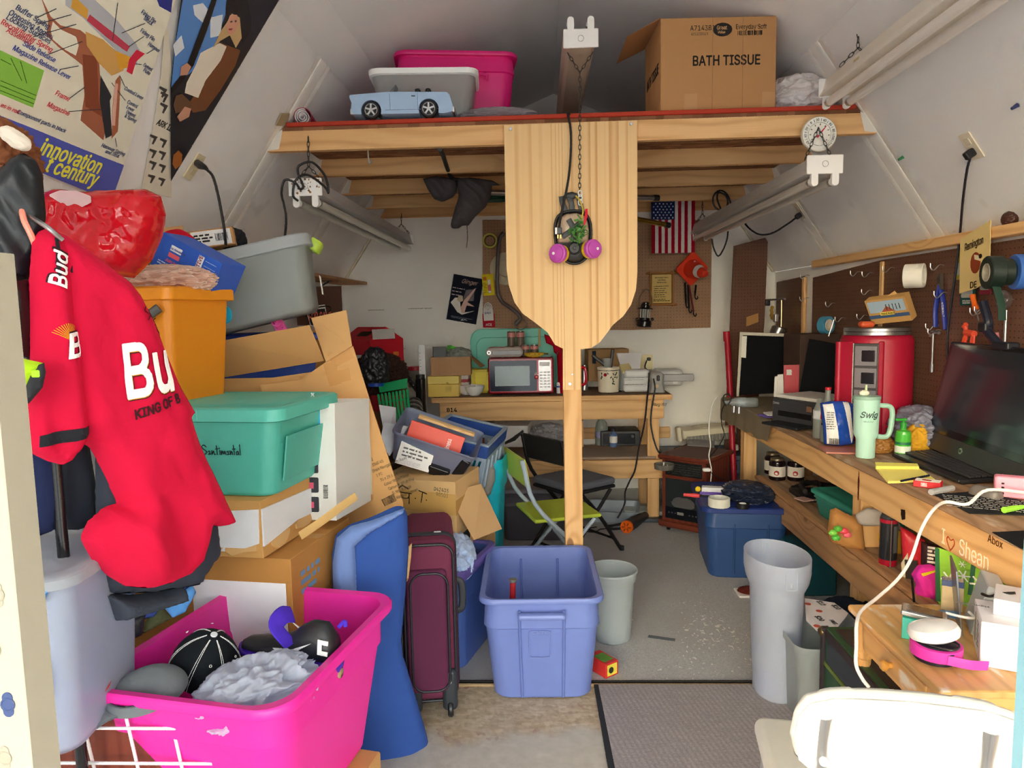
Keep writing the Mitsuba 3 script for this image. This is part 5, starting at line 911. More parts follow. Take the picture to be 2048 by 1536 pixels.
# ---- on the back workbench -------------------------------------------------------------------------------------
k = thing('recipe_box', 'yellow hinged metal file box at the left end of the back workbench', 'box')
YB0 = Block(0.235, 0.17, 0.158, pose((-0.875, 5.31, 0.979)))
P(k, 'body', tf(box(0.235, 0.17, 0.095, 0.003, (0, 0, 0.0475)), YB0.M), 'e6c458', SAT); P(k, 'lid', tf(box(0.238, 0.173, 0.06, 0.004, (0, 0, 0.127)), YB0.M), 'ead06a', SAT)
P(k, 'latch', tf(cat(annulus(0.008, 0.005, 0.003, 14)), YB0.f('front', 0.15, 0.105)), '8a7430', MET); decal(k, 'tape', YB0.f('front', 0.13, 0.035), 0.05, 0.045, 'dcbc60')
k = thing('carton_open', 'small open carton holding green and black boxes, on the yellow file box', 'box')
CB = Block(0.30, 0.20, 0.14, pose((-0.82, 5.33, 1.139), 3))
P(k, 'body', tf(shell([rr(0.30, 0.20, 0.004, 2, 0), rr(0.30, 0.20, 0.004, 2, 0.14)], 0.004), CB.M), 'b98e68', MAT, 20)
for u in (0.06, 0.11, 0.15, 0.2): strip(k, [(u, 0), (u, 0.14)], 0.002, 'a87c58', CB.f('front'), 'crease')
P(k, 'flap', hull([np.array(q) + e for q in ((-0.684, 5.28, 1.282), (-0.671, 5.35, 1.285), (-0.55, 5.15, 1.213), (-0.585, 5.12, 1.205)) for e in ((0, 0, 0), (0, 0.004, 0.003))]), '8a7048', MAT, False)
k = thing('green_box', 'green and black striped box standing in the small open carton', 'box'); GBX = Block(0.12, 0.08, 0.13, pose((-0.83, 5.36, 1.22), 30, 0, 22))
P(k, 'body', GBX.mesh(0.001), '58c83c', SAT, 20); decal(k, 'stripe', GBX.f('front', 0, 0.04), 0.12, 0.03, '1a2418'); decal(k, 'stripe', GBX.f('right', 0, 0.04), 0.08, 0.03, '1a2418')
solo('black_box', 'plain black box at the front of the small open carton', 'box', at(box(0.10, 0.07, 0.08, 0.001, (0, 0, 0.04)), (-0.905, 5.29, 1.275), (0, 0, 12)), '111113', SAT)
solo('grey_bag', 'translucent grey plastic bag stuffed in the small open carton', 'plastic bag', at(crumple(0.19, 0.14, 0.12, 71, 0.28, 4, 3), (-0.76, 5.31, 1.24)), 'c8c8c4', 'film', 50)
k = thing('yellow_box', 'bright yellow metal box behind the white bowl', 'box'); P(k, 'body', box(0.13, 0.16, 0.185, 0.003, (-0.62, 5.52, 1.072)), 'd8c018', SAT); P(k, 'front_plate', box(0.11, 0.004, 0.15, 0.001, (-0.595, 5.437, 1.072)), 'eed81c', SAT)
for j, (x, y, lab) in enumerate(((-0.645, 5.29, 'white cereal bowl in front, left of the red microwave'), (-0.715, 5.36, 'second white bowl with spoons in it, behind the front bowl'))):
    k = thing('bowl', lab, 'bowl'); P(k, 'bowl', lathe([(0.03, 0), (0.035, 0.003), (0.066, 0.035), (0.078, 0.075), (0.075, 0.076), (0.062, 0.038), (0.03, 0.008)], 32).apply_translation((x, y, 0.9785)), 'ecebe8', GLO, 40)
    if j: P(k, 'spoon', tube([(-0.72, 5.36, 1.02), (-0.70, 5.33, 1.06), (-0.675, 5.30, 1.065)], 0.006, 6, 5, (0.014, 0.003)), 'c4c4c8', MET)
k = thing('napkin_box', 'patterned paper packet beside the white bowls', 'packet'); P(k, 'body', box(0.06, 0.10, 0.17, 0.003, (-0.735, 5.47, 1.065)), 'd8cfd0', MAT); P(k, 'band', box(0.061, 0.101, 0.03, 0.003, (-0.735, 5.47, 1.08)), 'a84850', MAT)
k = thing('storage_lid', 'large mint green storage lid standing against the back wall behind the microwave', 'lid')
LX0, LX1 = -0.711271108604177, 0.04023909292893332
LZ1 = 1.472068041910102
lw, lh = LX1 - LX0, LZ1 - 0.98
P(k, 'lid', tf(loft([rr(lw, lh, 0.09, 8, 0), rr(lw, lh, 0.09, 8, 0.025), rr(lw - 0.02, lh - 0.02, 0.085, 8, 0.032)]), frame(((LX0 + LX1) / 2, 5.765, 0.98 + lh / 2), (1, 0, 0), (0, 0, 1))), '74d8c4', SAT, 40)
P(k, 'ridge', tf(tube(np.vstack([rr(lw - 0.10, lh - 0.12, 0.07, 8), rr(lw - 0.10, lh - 0.12, 0.07, 8)[:1]]), 0.004, 6, 0), frame(((LX0 + LX1) / 2, 5.733, 0.97 + lh / 2), (1, 0, 0), (0, 0, 1))), '68c8b4', SAT)
for z in (0.06, 0.10): strip(k, [(-0.3, z), (0.3, z)], 0.004, '66c4b2', frame(((LX0 + LX1) / 2, 5.732, 0.99), (1, 0, 0), (0, 0, 1)), 'ridge')
k = thing('microwave', 'red microwave oven with a dark glass door on the back workbench', 'microwave')
MX0, MX1 = -0.5371654926036222, -0.04499488998798952
mw, mh = MX1 - MX0, 0.272
MW = Block(mw, 0.36, mh, pose(((MX0 + MX1) / 2, 5.41, 0.993), 1))
P(k, 'case', tf(rbox(mw, 0.36, mh, 0.012, (0, 0, mh / 2)), MW.M), '7c1020', GLO)
P(k, 'door_frame', ext(Polygon(rr(mw - 0.02, mh - 0.03, 0.012, 4)[:, :2]), 0.004, MW.f('front', mw / 2, mh / 2)), 'd85a68', GLO, False)
P(k, 'door_glass', ext(Polygon(rr(mw * 0.72, mh - 0.04, 0.012, 4)[:, :2]), 0.004, MW.f('front', mw * 0.385, mh / 2, 0, 0.003)), '182438', GLO, False)
P(k, 'window', ext(Polygon(rr(mw * 0.53, mh * 0.55, 0.004, 2)[:, :2]), 0.002, MW.f('front', mw * 0.37, mh * 0.50, 0, 0.007)), '9fb0b6', GLO, False)
P(k, 'control_panel', ext(Polygon(rr(mw * 0.19, mh - 0.04, 0.008, 4)[:, :2]), 0.004, MW.f('front', mw * 0.865, mh / 2, 0, 0.003)), 'b0aeb0', MET, False)
P(k, 'handle', tf(rbox(0.03, 0.03, 0.21, 0.008), MW.f('front', mw * 0.735, mh / 2, 0, 0.025)), 'c82a3a', GLO)
for r_ in range(6):
    for c_ in range(3): P(k, 'button', tf(box(0.020, 0.011, 0.003, 0.001), MW.f('front', mw * 0.80 + 0.028 * c_ + 0.005, 0.05 + 0.022 * r_, 0, 0.008)), 'e8e8ea', SAT)
P(k, 'display', tf(box(0.075, 0.03, 0.003, 0.001), MW.f('front', mw * 0.865, mh - 0.05, 0, 0.008)), 'e4e2e4', GLO)
for x in (-0.16, 0.16): P(k, 'foot', cyl(0.015, 0.016, 16).apply_translation(((MX0 + MX1) / 2 + x, 5.27, 0.978)), '1c1c1c')
k = thing('padded_bag', 'floral padded cooler bag lying on its side on top of the microwave', 'bag')
P(k, 'roll', tf(rbox(0.28, 0.20, 0.075, 0.034, (0, 0, 0.0375), 6), pose(((MX0 + MX1) / 2 - 0.12, 5.36, 1.267))), 'c8c0bc', FAB); P(k, 'side', tf(rbox(0.22, 0.01, 0.035, 0.004, (0.02, -0.102, 0.036)), pose(((MX0 + MX1) / 2 - 0.12, 5.36, 1.267))), 'a4a6ac', SAT)
P(k, 'buckle', at(annulus(0.016, 0.008, 0.006, 18), ((MX0 + MX1) / 2 - 0.235, 5.255, 1.305), (90, 0, 0)), 'c8ccd0', MET)
for i, (dx, c_) in enumerate(((-0.1, 'a83840'), (-0.02, 'b84a50'), (0.06, '7a6a50'))): P(k, 'flower', at(cyl(0.018, 0.002, 12), ((MX0 + MX1) / 2 - 0.12 + dx, 5.30, 1.3415)), c_, FAB)
for (px_, z0, lab) in ((-0.3621120684135881, 1.342, 'printed canned drink, upper row, left'), (-0.2920640625554449, 1.342, 'printed canned drink, upper row, right'), (-0.25310707199051685, 1.267, 'printed canned drink, lower row behind the banana, left'), (-0.18408507958359796, 1.267, 'printed canned drink, lower row behind the banana, right')):
    k = thing('drink_can', lab + ', on top of the microwave', 'can', None); h_ = 0.115 if z0 > 1.3 else 0.085
    P(k, 'body', cyl(0.031, h_, 24, 0.004).apply_translation((px_, 5.44 if z0 > 1.3 else 5.37, z0)), '6a5a4c', SAT); P(k, 'print', tf(annulus(0.0315, 0.0305, h_ * 0.3, 24, 0.0002), pose((px_, 5.44 if z0 > 1.3 else 5.37, z0 + h_ * 0.62))), 'd08a84', SAT); P(k, 'lid', annulus(0.028, 0.001, 0.004, 24).apply_translation((px_, 5.44 if z0 > 1.3 else 5.37, z0 + h_ - 0.001)), 'c8c8c8', MET)
k = thing('tin_stack_board', 'flat board under the upper cans on top of the microwave', 'board'); P(k, 'board', box(0.16, 0.10, 0.075, 0.002, (-0.3278562537318178, 5.45, 1.3045)), '8a6f58', MAT)
k = thing('banana', 'spotted yellow banana lying on top of the microwave', 'banana')
bx = -0.17934539434893704
P(k, 'fruit', tube([(bx - 0.075, 5.27, 1.288), (bx - 0.04, 5.262, 1.284), (bx + 0.02, 5.262, 1.284), (bx + 0.065, 5.27, 1.290)], [0.010, 0.019, 0.019, 0.009], 10), 'c8a02c', SAT); P(k, 'stem', tube([(bx + 0.065, 5.27, 1.29), (bx + 0.10, 5.275, 1.288)], 0.005, 8, 0), '5a4420', MAT)
for d in (-0.04, 0.0, 0.03): P(k, 'spot', at(cyl(0.004, 0.001, 8), (bx + d, 5.2435, 1.288), (90, 0, 0)), '4a3418', MAT)
k = thing('red_glove', 'red oven glove hanging behind the plywood gusset', 'glove'); P(k, 'glove', puff([(-0.107, 1.427), (-0.06, 1.41), (0.043, 1.337), (0.058, 1.276), (0.01, 1.249), (-0.03, 1.278), (-0.037, 1.33), (-0.092, 1.355)], VF((0, 5.60), 0), 0.02, 0.02, 0.008, 0.02), 'c01830', FAB, True)
k = thing('wood_ruler', 'pale wooden stick hanging in front of the mint green lid', 'stick'); P(k, 'stick', box(0.014, 0.004, 0.15, 0.001).apply_translation((-0.144, 5.7, 1.396)), 'd8b478', MAT)
k = thing('spray_bottle', 'small blue and white spray bottle behind the post', 'bottle'); P(k, 'bottle', cyl(0.022, 0.10, 18).apply_translation((0.003, 5.36, 0.963)), 'dfe2e8', SAT); P(k, 'collar', cyl(0.024, 0.012, 18).apply_translation(np.array((0.003, 5.36, 0.963)) + [0, 0, 0.06]), '2a58b0', SAT)
k = thing('red_pitcher', 'red plastic pitcher with a handle just right of the loft post on the back bench', 'pitcher')
P(k, 'body', lathe([(0.075, 0), (0.08, 0.005), (0.088, 0.30), (0.080, 0.32), (0.074, 0.315), (0.072, 0.01)], 32).apply_translation((0.075, 5.38, 0.98)), 'b8142a', GLO, 40); P(k, 'handle', tube([(0.16, 5.36, 1.17), (0.20, 5.35, 1.165), (0.205, 5.35, 1.06), (0.16, 5.36, 1.035)], 0.011, 10), 'c01a30', GLO)
k = thing('steel_flask', 'stainless steel flask behind the red pitcher handle', 'flask'); P(k, 'body', lathe([(0.024, 0), (0.028, 0.004), (0.028, 0.15), (0.018, 0.17), (0.018, 0.20), (0.012, 0.205)], 22).apply_translation((0.205, 5.50, 0.98)), 'c8c8cc', MET, 40)
k = thing('crock', 'cream stoneware crock painted with an apple and vine, holding tools on the back bench', 'crock')
KX, KY = 0.37911180286912605, 5.36
P(k, 'body', lathe([(0.07, 0), (0.078, 0.006), (0.083, 0.14), (0.083, 0.175), (0.086, 0.178), (0.086, 0.195), (0.078, 0.196), (0.074, 0.17), (0.068, 0.01)], 40).apply_translation((KX, KY, 0.98)), 'e6dcc4', GLO, 40)
P(k, 'band', annulus(0.0838, 0.082, 0.004, 40, 0.0005).apply_translation((KX, KY, 0.98 + 0.168)), '2a3440', GLO)
def on_cyl(R, cx, cy, m):
    v = m.vertices.copy(); a = v[:, 0] / R - np.pi / 2; r_ = R + v[:, 2]
    return mk(np.c_[cx + r_ * np.cos(a), cy + r_ * np.sin(a), v[:, 1]], m.faces)
dsk = lambda x, y, r_: ext(Point(x, y).buffer(r_, 4), 0.0012)
P(k, 'apple', on_cyl(0.0835, KX, KY, dsk(-0.032, 1.12, 0.013)), 'a8203a', GLO, False)
for x, y in ((-0.062, 1.128), (-0.012, 1.13), (0.03, 1.125), (0.05, 1.12), (0.06, 1.132), (-0.06, 1.105), (-0.066, 1.092), (0.012, 1.10), (0.026, 1.088), (0.045, 1.10), (0.03, 1.07), (0.024, 1.055), (0.036, 1.05), (0.064, 1.098)):
    P(k, 'leaf', on_cyl(0.0835, KX, KY, ext(affinity.rotate(affinity.scale(Point(x, y).buffer(0.007, 2), 1.3, 0.7), (x * 4000) % 180), 0.0012)), '2c4c38', GLO, False)
for d, r_, lab, c_ in (((-0.03, 0.0), (0, -50, 0), 'black handled tool sticking out of the cream crock to the left', '1b1c20'), ((0.02, 0.01), (0, 8, 0), 'black handled tool standing upright in the cream crock', '202126')):
    k = thing('kitchen_tool', lab, 'tool'); P(k, 'handle', at(rbox(0.025, 0.018, 0.16, 0.007, (0, 0, 0.04)), (KX + d[0], KY + d[1], 1.19), r_), c_, SAT)
k = thing('plastic_cup', 'crumpled clear plastic cup in the cream crock', 'cup'); P(k, 'cup', lathe([(0.026, 0), (0.036, 0.09), (0.034, 0.09), (0.025, 0.003)], 20).apply_translation((KX - 0.01, KY + 0.01, 1.15)), 'dfe3e3', 'clear', True)
k = thing('clear_jar', 'tall clear jar to the right of the cream crock', 'jar'); P(k, 'jar', lathe([(0.03, 0), (0.032, 0.004), (0.032, 0.17), (0.026, 0.185)], 22).apply_translation((KX + 0.115, KY + 0.03, 0.98)), 'd0d6d6', 'clear', True); P(k, 'base', cyl(0.033, 0.012, 22).apply_translation((KX + 0.115, KY + 0.03, 0.979)), '1b1b1c', SAT)
k, B = carton('open_carton', 'brown carton lying open with papers behind the cream crock', 0.32, 0.22, 0.25, pose((KX + 0.01, 5.62, 1.05), 4), '9a7a54')
decal(k, 'print', B.f('front', 0.03, 0.14), 0.03, 0.10, '1d2a3a')
solo('white_box', 'open white paper box behind the white modem boxes', 'box', hull([np.array(q) for q in ((0.453, 5.5, 1.271), (0.649, 5.48, 1.268), (0.631, 5.44, 1.147), (0.496, 5.44, 1.134), (0.464, 5.6, 1.241), (0.666, 5.6, 1.245), (0.654, 5.6, 1.118))]), 'dcdadc', MAT, False)
solo('note_pad', 'yellowed note pad lying on the white box', 'note pad', hull([np.array(q) + e for q in ((0.463, 5.38, 1.186), (0.541, 5.4, 1.198), (0.559, 5.36, 1.155), (0.488, 5.34, 1.142)) for e in ((0, 0, 0), (0, 0, -0.02))]), 'c8b888', MAT, False)
k = thing('white_appliance', 'rounded white plastic appliance at the right of the back bench', 'appliance')
AX = 0.5917290747520726
P(k, 'base', rbox(0.21, 0.17, 0.06, 0.025, (AX, 5.40, 1.01), 5), 'd8d8d8', SAT); P(k, 'middle', rbox(0.20, 0.16, 0.055, 0.012, (AX, 5.40, 1.065), 4), 'd4d4d4', SAT); P(k, 'top', rbox(0.19, 0.16, 0.06, 0.022, (AX, 5.40, 1.12), 5), 'dadada', SAT)
for z in (1.04, 1.075, 1.09): P(k, 'seam', box(0.14, 0.002, 0.003, 0.0005, (AX - 0.02, 5.318, z)), '8a8a8a', SAT)
k = thing('grey_drill_case', 'small grey plastic appliance with a black plug at the bench end', 'appliance'); P(k, 'body', loft([rr(0.12, 0.12, 0.015, 4, 0), rr(0.10, 0.11, 0.02, 4, 0.06), rr(0.11, 0.10, 0.02, 4, 0.13), rr(0.08, 0.08, 0.02, 4, 0.15)]).apply_translation((AX + 0.145, 5.33, 0.98)), '8a8884', SAT, 40)
P(k, 'badge', at(cyl(0.014, 0.003, 18), (AX + 0.14, 5.268, 1.03), (90, 0, 0)), 'd0b890', SAT); P(k, 'plug', at(rbox(0.02, 0.03, 0.04, 0.006), (AX + 0.15, 5.27, 1.09)), '16161a', SAT)
k = thing('grey_case', 'light grey hard case sticking out past the right end of the back bench', 'case')
P(k, 'body', rbox(0.22, 0.20, 0.13, 0.03, (AX + 0.27, 5.56, 1.07), 5), 'bcbcbc', SAT); P(k, 'handle', rbox(0.24, 0.05, 0.055, 0.008, (AX + 0.33, 5.44, 1.075)), 'aaa9aa', SAT)
for z in (1.04, 1.09): P(k, 'latch', box(0.035, 0.006, 0.03, 0.001, (AX + 0.315, 5.458, z)), 'd8d8d8', SAT)
k = thing('wall_outlet', 'cream double outlet plate on the back wall above the bench end', 'outlet')
OX, OZ = 0.7259233287116146, 1.1748967091959333
P(k, 'plate', box(0.115, 0.006, 0.12, 0.002, (OX, YB - 0.0035, OZ)), 'e6d8a8', SAT); P(k, 'plug', box(0.03, 0.03, 0.025, 0.004, (OX + 0.025, YB - 0.02, OZ + 0.025)), '1a1a1c', SAT)
solo('power_cord', 'long black cord from the back wall outlet over the bench to the hair dryer', 'cord', tube([(0.728, 5.75, 1.186), (0.693, 5.6, 1.145), (0.683, 5.35, 1.127), (0.65, 5.14, 1.053), (0.639, 5.14, 0.942), (0.624, 5.14, 0.794), (0.602, 5.14, 0.682), (0.576, 5.14, 0.57), (0.547, 5.12, 0.424), (0.5, 5.1, 0.335), (0.471, 5.1, 0.259), (0.47, 5.1, 0.184), (0.442, 5.08, 0.125), (0.41, 5.06, 0.078)], 0.006, 8), '1c1a1e', SAT)
solo('grey_cord', 'dark grey cord hanging over the right end of the back bench', 'cord', tube([(0.703, 5.24, 1.087), (0.701, 5.16, 1.032), (0.69, 5.14, 0.978), (0.672, 5.14, 0.868), (0.668, 5.14, 0.756), (0.69, 5.14, 0.643), (0.727, 5.14, 0.549), (0.8, 5.2, 0.502), (0.875, 5.3, 0.503)], 0.006, 8), '3a3a3e', SAT)
# under the back bench
k, B = carton('diaper_box', 'red and white diaper box on the bench shelf, torn open', 0.27, 0.30, 0.17, pose((-0.74, 5.36, 0.575), -24), 'd8ccc0', 'box', SAT)
decal(k, 'red_panel', B.f('front', 0.002, 0.08), 0.266, 0.088, 'd81c38'); txt(k, 'HUGGIES', 0.036, B.f('front', 0.02, 0.105, 0, 0.002), 'fff4f4', sx=0.72); decal(k, 'tag', B.f('front', 0.19, 0.08, 0, 0.002), 0.045, 0.085, 'e8b030'); txt(k, '12', 0.02, B.f('front', 0.20, 0.105, 0, 0.003), '3a2a20')
P(k, 'seal', tf(cyl(0.026, 0.001, 20, 0.0002), B.f('front', 0.215, 0.04)), '3c78b8', SAT); decal(k, 'side_print', B.f('right', 0.02, 0.02), 0.20, 0.08, 'b04a50'); txt(k, 'HUGG', 0.04, B.f('right', 0.06, 0.115), 'c85058', sx=0.8); P(k, 'torn_hole', tf(cyl(0.03, 0.002, 9, 0.0004), B.f('front', 0.11, 0.04)), '1f1c1c', MAT)
P(k, 'flap', tf(box(0.25, 0.16, 0.004, 0.001, (0, 0.04, 0.185)), B.M @ pose((0, 0, 0), 0, 6)), 'a88a80', MAT)
k, B = carton('cookware_box', 'white glossy appliance box with a dark pan handle print on the bench shelf', 0.32, 0.26, 0.165, pose((-0.39, 5.42, 0.575), -6), 'dcdad8', 'box', SAT)
txt(k, 'BERWARE', 0.026, B.f('front', 0.035, 0.02, 90), '1c1c1c', bold=False, sx=0.8); P(k, 'pan_print', ext([(0.14, 0.02), (0.22, 0.05), (0.29, 0.12), (0.28, 0.135), (0.2, 0.075), (0.14, 0.04)], 0.0008, B.f('front')), '26241f', SAT, False)
decal(k, 'side_print', B.f('right', 0.06, 0.06), 0.03, 0.04, '8a8a8a'); decal(k, 'edge', B.f('front', 0.0, 0.0), 0.012, 0.165, 'b8b4ac')
solo('white_cloth', 'heap of white and pink plastic bags on the bench shelf by the post', 'bags', at(crumple(0.30, 0.30, 0.18, 81, 0.3, 5, 3), (-0.08, 5.42, 0.572)), 'dcdce0', 'film', 50)
k = thing('socket_tool', 'dark blue grey knobbed tool on the bench shelf beside the white bags', 'tool'); P(k, 'body', at(cyl(0.022, 0.10, 16), (-0.235, 5.30, 0.60), (70, 0, 40)), '46525e', SAT); P(k, 'knob', at(cyl(0.03, 0.03, 12), (-0.26, 5.29, 0.62), (70, 0, 40)), '3c4650', SAT)
k, B = carton('brown_gift_box', 'tall brown carton right of the loft post on the bench shelf', 0.072, 0.08, 0.20, pose((0.135, 5.30, 0.572), 14), 'c49c7c')
txt(k, 'aroma', 0.008, B.f('front', 0.012, 0.15), '3a2a20', bold=False)
P(k, 'flap', tf(box(0.06, 0.004, 0.08, 0.001, (0, 0.04, 0.235)), B.M), 'bb9474')
k = thing('crystal_bottle', 'clear cut glass liquor bottle with a gold cap on the bench shelf', 'bottle')
QX = 0.3232583271151517
P(k, 'glass', lathe([(0.045, 0), (0.05, 0.005), (0.05, 0.13), (0.042, 0.17), (0.016, 0.205), (0.014, 0.26), (0.01, 0.26)], 24).apply_translation((QX, 5.36, 0.572)), 'c8d0c8', 'clear', True); P(k, 'liquid', cyl(0.046, 0.075, 24).apply_translation((QX, 5.36, 0.578)), '14141c', GLO); P(k, 'cap', cyl(0.019, 0.05, 18).apply_translation((QX, 5.36, 0.825)), 'a8924c', MET); P(k, 'label', annulus(0.0505, 0.0495, 0.05, 24, 0.0002).apply_translation((QX, 5.36, 0.63)), '8a86a8', SAT)
k = thing('blue_bottle', 'small bottle of blue liquid with a white label and black cap on the bench shelf', 'bottle')
QX = 0.4052402943117366
P(k, 'bottle', lathe([(0.028, 0), (0.03, 0.004), (0.03, 0.095), (0.014, 0.112), (0.014, 0.12)], 22).apply_translation((QX, 5.27, 0.572)), '5a7098', GLO, 40); P(k, 'label', annulus(0.0306, 0.0298, 0.05, 22, 0.0002).apply_translation((QX, 5.27, 0.605)), 'e0dcd8', SAT); P(k, 'cap', cyl(0.016, 0.022, 16).apply_translation((QX, 5.27, 0.69)), '16161a', SAT)
k = thing('black_stereo', 'black car stereo box on the right of the bench shelf', 'stereo'); P(k, 'body', rbox(0.30, 0.24, 0.115, 0.006, (0.46, 5.40, 0.631)), '17181c', SAT); P(k, 'face', box(0.24, 0.006, 0.08, 0.002, (0.45, 5.278, 0.63)), '24262b', GLO); P(k, 'knob', at(cyl(0.012, 0.012, 16), (0.55, 5.275, 0.65), (90, 0, 0)), '3a3c40', SAT)
k = thing('grey_tote_under', 'grey plastic tote under the back bench, seen left of the lime chair', 'storage tote'); P(k, 'body', at(tote_shell(0.50, 0.36, 0.36, 0.88, 0.04), (-0.19, 4.95, 0.0)), 'a09ca8', 'clear', True); P(k, 'lid', at(tote_lid(0.51, 0.37, 0.04), (-0.19, 4.95, 0.345)), '77737c', SAT, 40)
solo('tote_contents', 'purple and clear packets seen through the grey tote under the bench', 'packets', at(crumple(0.38, 0.26, 0.24, 84, 0.2, 4), (-0.19, 4.95, 0.02)), '6a4a68', SAT, 40)
k = thing('shoe_rack_tray', 'grey plastic tray on the floor under the back bench', 'tray'); P(k, 'tray', at(shell([rr(0.34, 0.28, 0.03, 5, 0), rr(0.40, 0.34, 0.03, 5, 0.09), rr(0.42, 0.36, 0.03, 5, 0.092)], 0.004), (0.40, 5.34, 0.0), (0, 0, -8)), 'a8b2ba', SAT, 40)
solo('white_tray', 'flat white plastic tray leaning beside the grey floor tray', 'tray', at(rbox(0.40, 0.16, 0.05, 0.01, (0, 0, 0.025)), (0.70, 5.40, 0.0), (0, 0, -6)), 'c9d0cc', SAT)
k = thing('floor_scale', 'dark flat scale on the floor left of the heater', 'scale'); P(k, 'body', at(rbox(0.24, 0.10, 0.03, 0.008, (0, 0, 0.015)), (0.66, 5.24, 0.0), (0, 0, -4)), '3b4650', SAT)
k = thing('hair_dryer', 'black hair dryer with an orange vent lying on the floor before the heater', 'hair dryer')
HX = np.array((0.478, 5.018, 0.045))
P(k, 'barrel', tube([HX + [-0.01, -0.06, 0], HX + [0.05, 0.04, 0.0], HX + [0.12, 0.15, 0.0], HX + [0.16, 0.21, 0.0]], [0.045, 0.045, 0.034, 0.030], 20), '2a2c30', SAT); P(k, 'vent', tube([HX + [-0.018, -0.075, 0], HX + [-0.008, -0.056, 0]], 0.046, 22, 0), 'f06a18', SAT)
vf = frame(HX + [-0.0195, -0.078, 0], np.array([0.86, -0.45, 0]), (0, 0, 1))
for a in range(6): P(k, 'vent_slot', ext([(0.012, -0.003), (0.034, -0.004), (0.034, 0.004), (0.012, 0.003)], 0.002, off(vf, 0, 0, 0, 60 * a)), '8a3408', MAT, False)
P(k, 'handle', tube([HX + [0.0, -0.02, 0], HX + [-0.09, -0.02, -0.015], HX + [-0.15, -0.01, -0.02]], [0.026, 0.022, 0.018], 14), '222428', SAT)
solo('dryer_cord', 'thin black cord of the hair dryer curling on the floor', 'cord', tube([HX + [-0.15, -0.01, -0.03], HX + [-0.2, 0.0, -0.038], HX + [-0.24, -0.05, -0.04], HX + [-0.30, -0.04, -0.04], HX + [-0.30, 0.02, -0.04], HX + [-0.22, 0.06, -0.038]], 0.004, 6), '17171a', SAT)
# chairs
def folding_chair(name, label, M, seat_col, frame_col, back_col, pad=None):
    k = thing(name, label, 'chair')
    P(k, 'seat', tf(rbox(0.39, 0.40, 0.022, 0.010, (0, 0, 0.445), 4), M), seat_col, SAT)
    if pad: P(k, 'cushion', tf(rbox(0.40, 0.40, 0.05, 0.024, (0, 0, 0.482), 5), M), pad, FAB)
    bp = tf(rbox(0.42, 0.018, 0.17, 0.008, (0, 0, 0), 4), pose((0, 0.245, 0.72), 0, -10))
    P(k, 'backrest', tf(bp, M), back_col, SAT)
    for s in (-1, 1):
        P(k, 'frame', tf(tube([(s * 0.205, 0.27, 0.80), (s * 0.205, 0.20, 0.55), (s * 0.205, -0.02, 0.30), (s * 0.205, -0.24, 0.0)], 0.0125, 10, 4), M), frame_col, SAT)
        P(k, 'leg', tf(bar((s * 0.185, -0.16, 0.43), (s * 0.185, 0.24, 0.0), 0.0115), M), frame_col, SAT)
        for z, y in ((0.006, -0.24), (0.006, 0.24)): P(k, 'foot', tf(cyl(0.016, 0.03, 12), M @ pose((s * (0.205 if y < 0 else 0.185), y, 0))), '22252a', SAT)
    P(k, 'crossbar', tf(bar((-0.205, -0.17, 0.095), (0.205, -0.17, 0.095), 0.008), M), frame_col, SAT); P(k, 'crossbar', tf(bar((-0.185, 0.19, 0.055), (0.185, 0.19, 0.055), 0.008), M), frame_col, SAT)
    return k
folding_chair('folding_chair', 'lime green folding chair with pale grey legs behind the blue tote', pose((-0.055, 4.02, 0), 108), 'b4c43c', 'a8b6c4', 'c0cc50')
folding_chair('folding_chair', 'black folding chair with a grey seat cushion behind the lime green chair', pose((0.07, 4.60, 0), 128), '1c1d20', '17181b', '2a2a2a', '5c5f68')
# open blue tote at the post foot
k = thing('storage_tote', 'open slate blue tote standing at the foot of the loft post', 'storage tote')
OTM = pose((-0.158, 3.03, 0), 1)
P(k, 'body', tf(tote_shell(0.51, 0.66, 0.455, 0.80, 0.06, 0.004, 0.024, 0.30), OTM), '6a7cbc', SAT, 40)
tfm = OTM @ frame((0, -0.2685, 0.01), (1, 0, 0), (0, -0.115, 1))
for x in (-0.085, 0.085): P(k, 'rib', tf(tube([(x, 0.0, 0), (x * 1.06, 0.31, 0.004), (x * 1.06, 0.40, 0.01)], 0.006, 8, 0), tfm), '6476b6', SAT)
P(k, 'handle', tf(rbox(0.19, 0.024, 0.03, 0.01, (0, 0.385, 0.028)), tfm), '7486c4', SAT)
P(k, 'label_recess', tf(tube(np.vstack([rr(0.085, 0.12, 0.01, 4), rr(0.085, 0.12, 0.01, 4)[:1]]) + [-0.01, 0.245, 0.003], 0.0015, 6, 0), tfm), '7c8cc8', SAT); txt(k, 'CONTENTS', 0.011, tfm @ pose((-0.043, 0.292, 0.003)), '7f8fca')
for x in (-0.085, 0.085): P(k, 'rib', tf(tube([(x, 0.262, 0.04), (x * 1.05, 0.292, 0.40)], 0.005, 8, 0), OTM), '6072b4', SAT)
k = thing('bat', 'red handled stick with a silver knob standing inside the open slate blue tote', 'stick'); P(k, 'handle', bar((-0.29, 2.86, 0.02), (-0.275, 2.92, 0.445), 0.013), 'b02028', SAT); P(k, 'knob', cyl(0.018, 0.012, 18).apply_translation((-0.275, 2.92, 0.443)), 'd0ccc8', MET)
k = thing('bucket', 'translucent white round bucket right of the open slate blue tote', 'bucket')
BX = (0.19, 3.32)
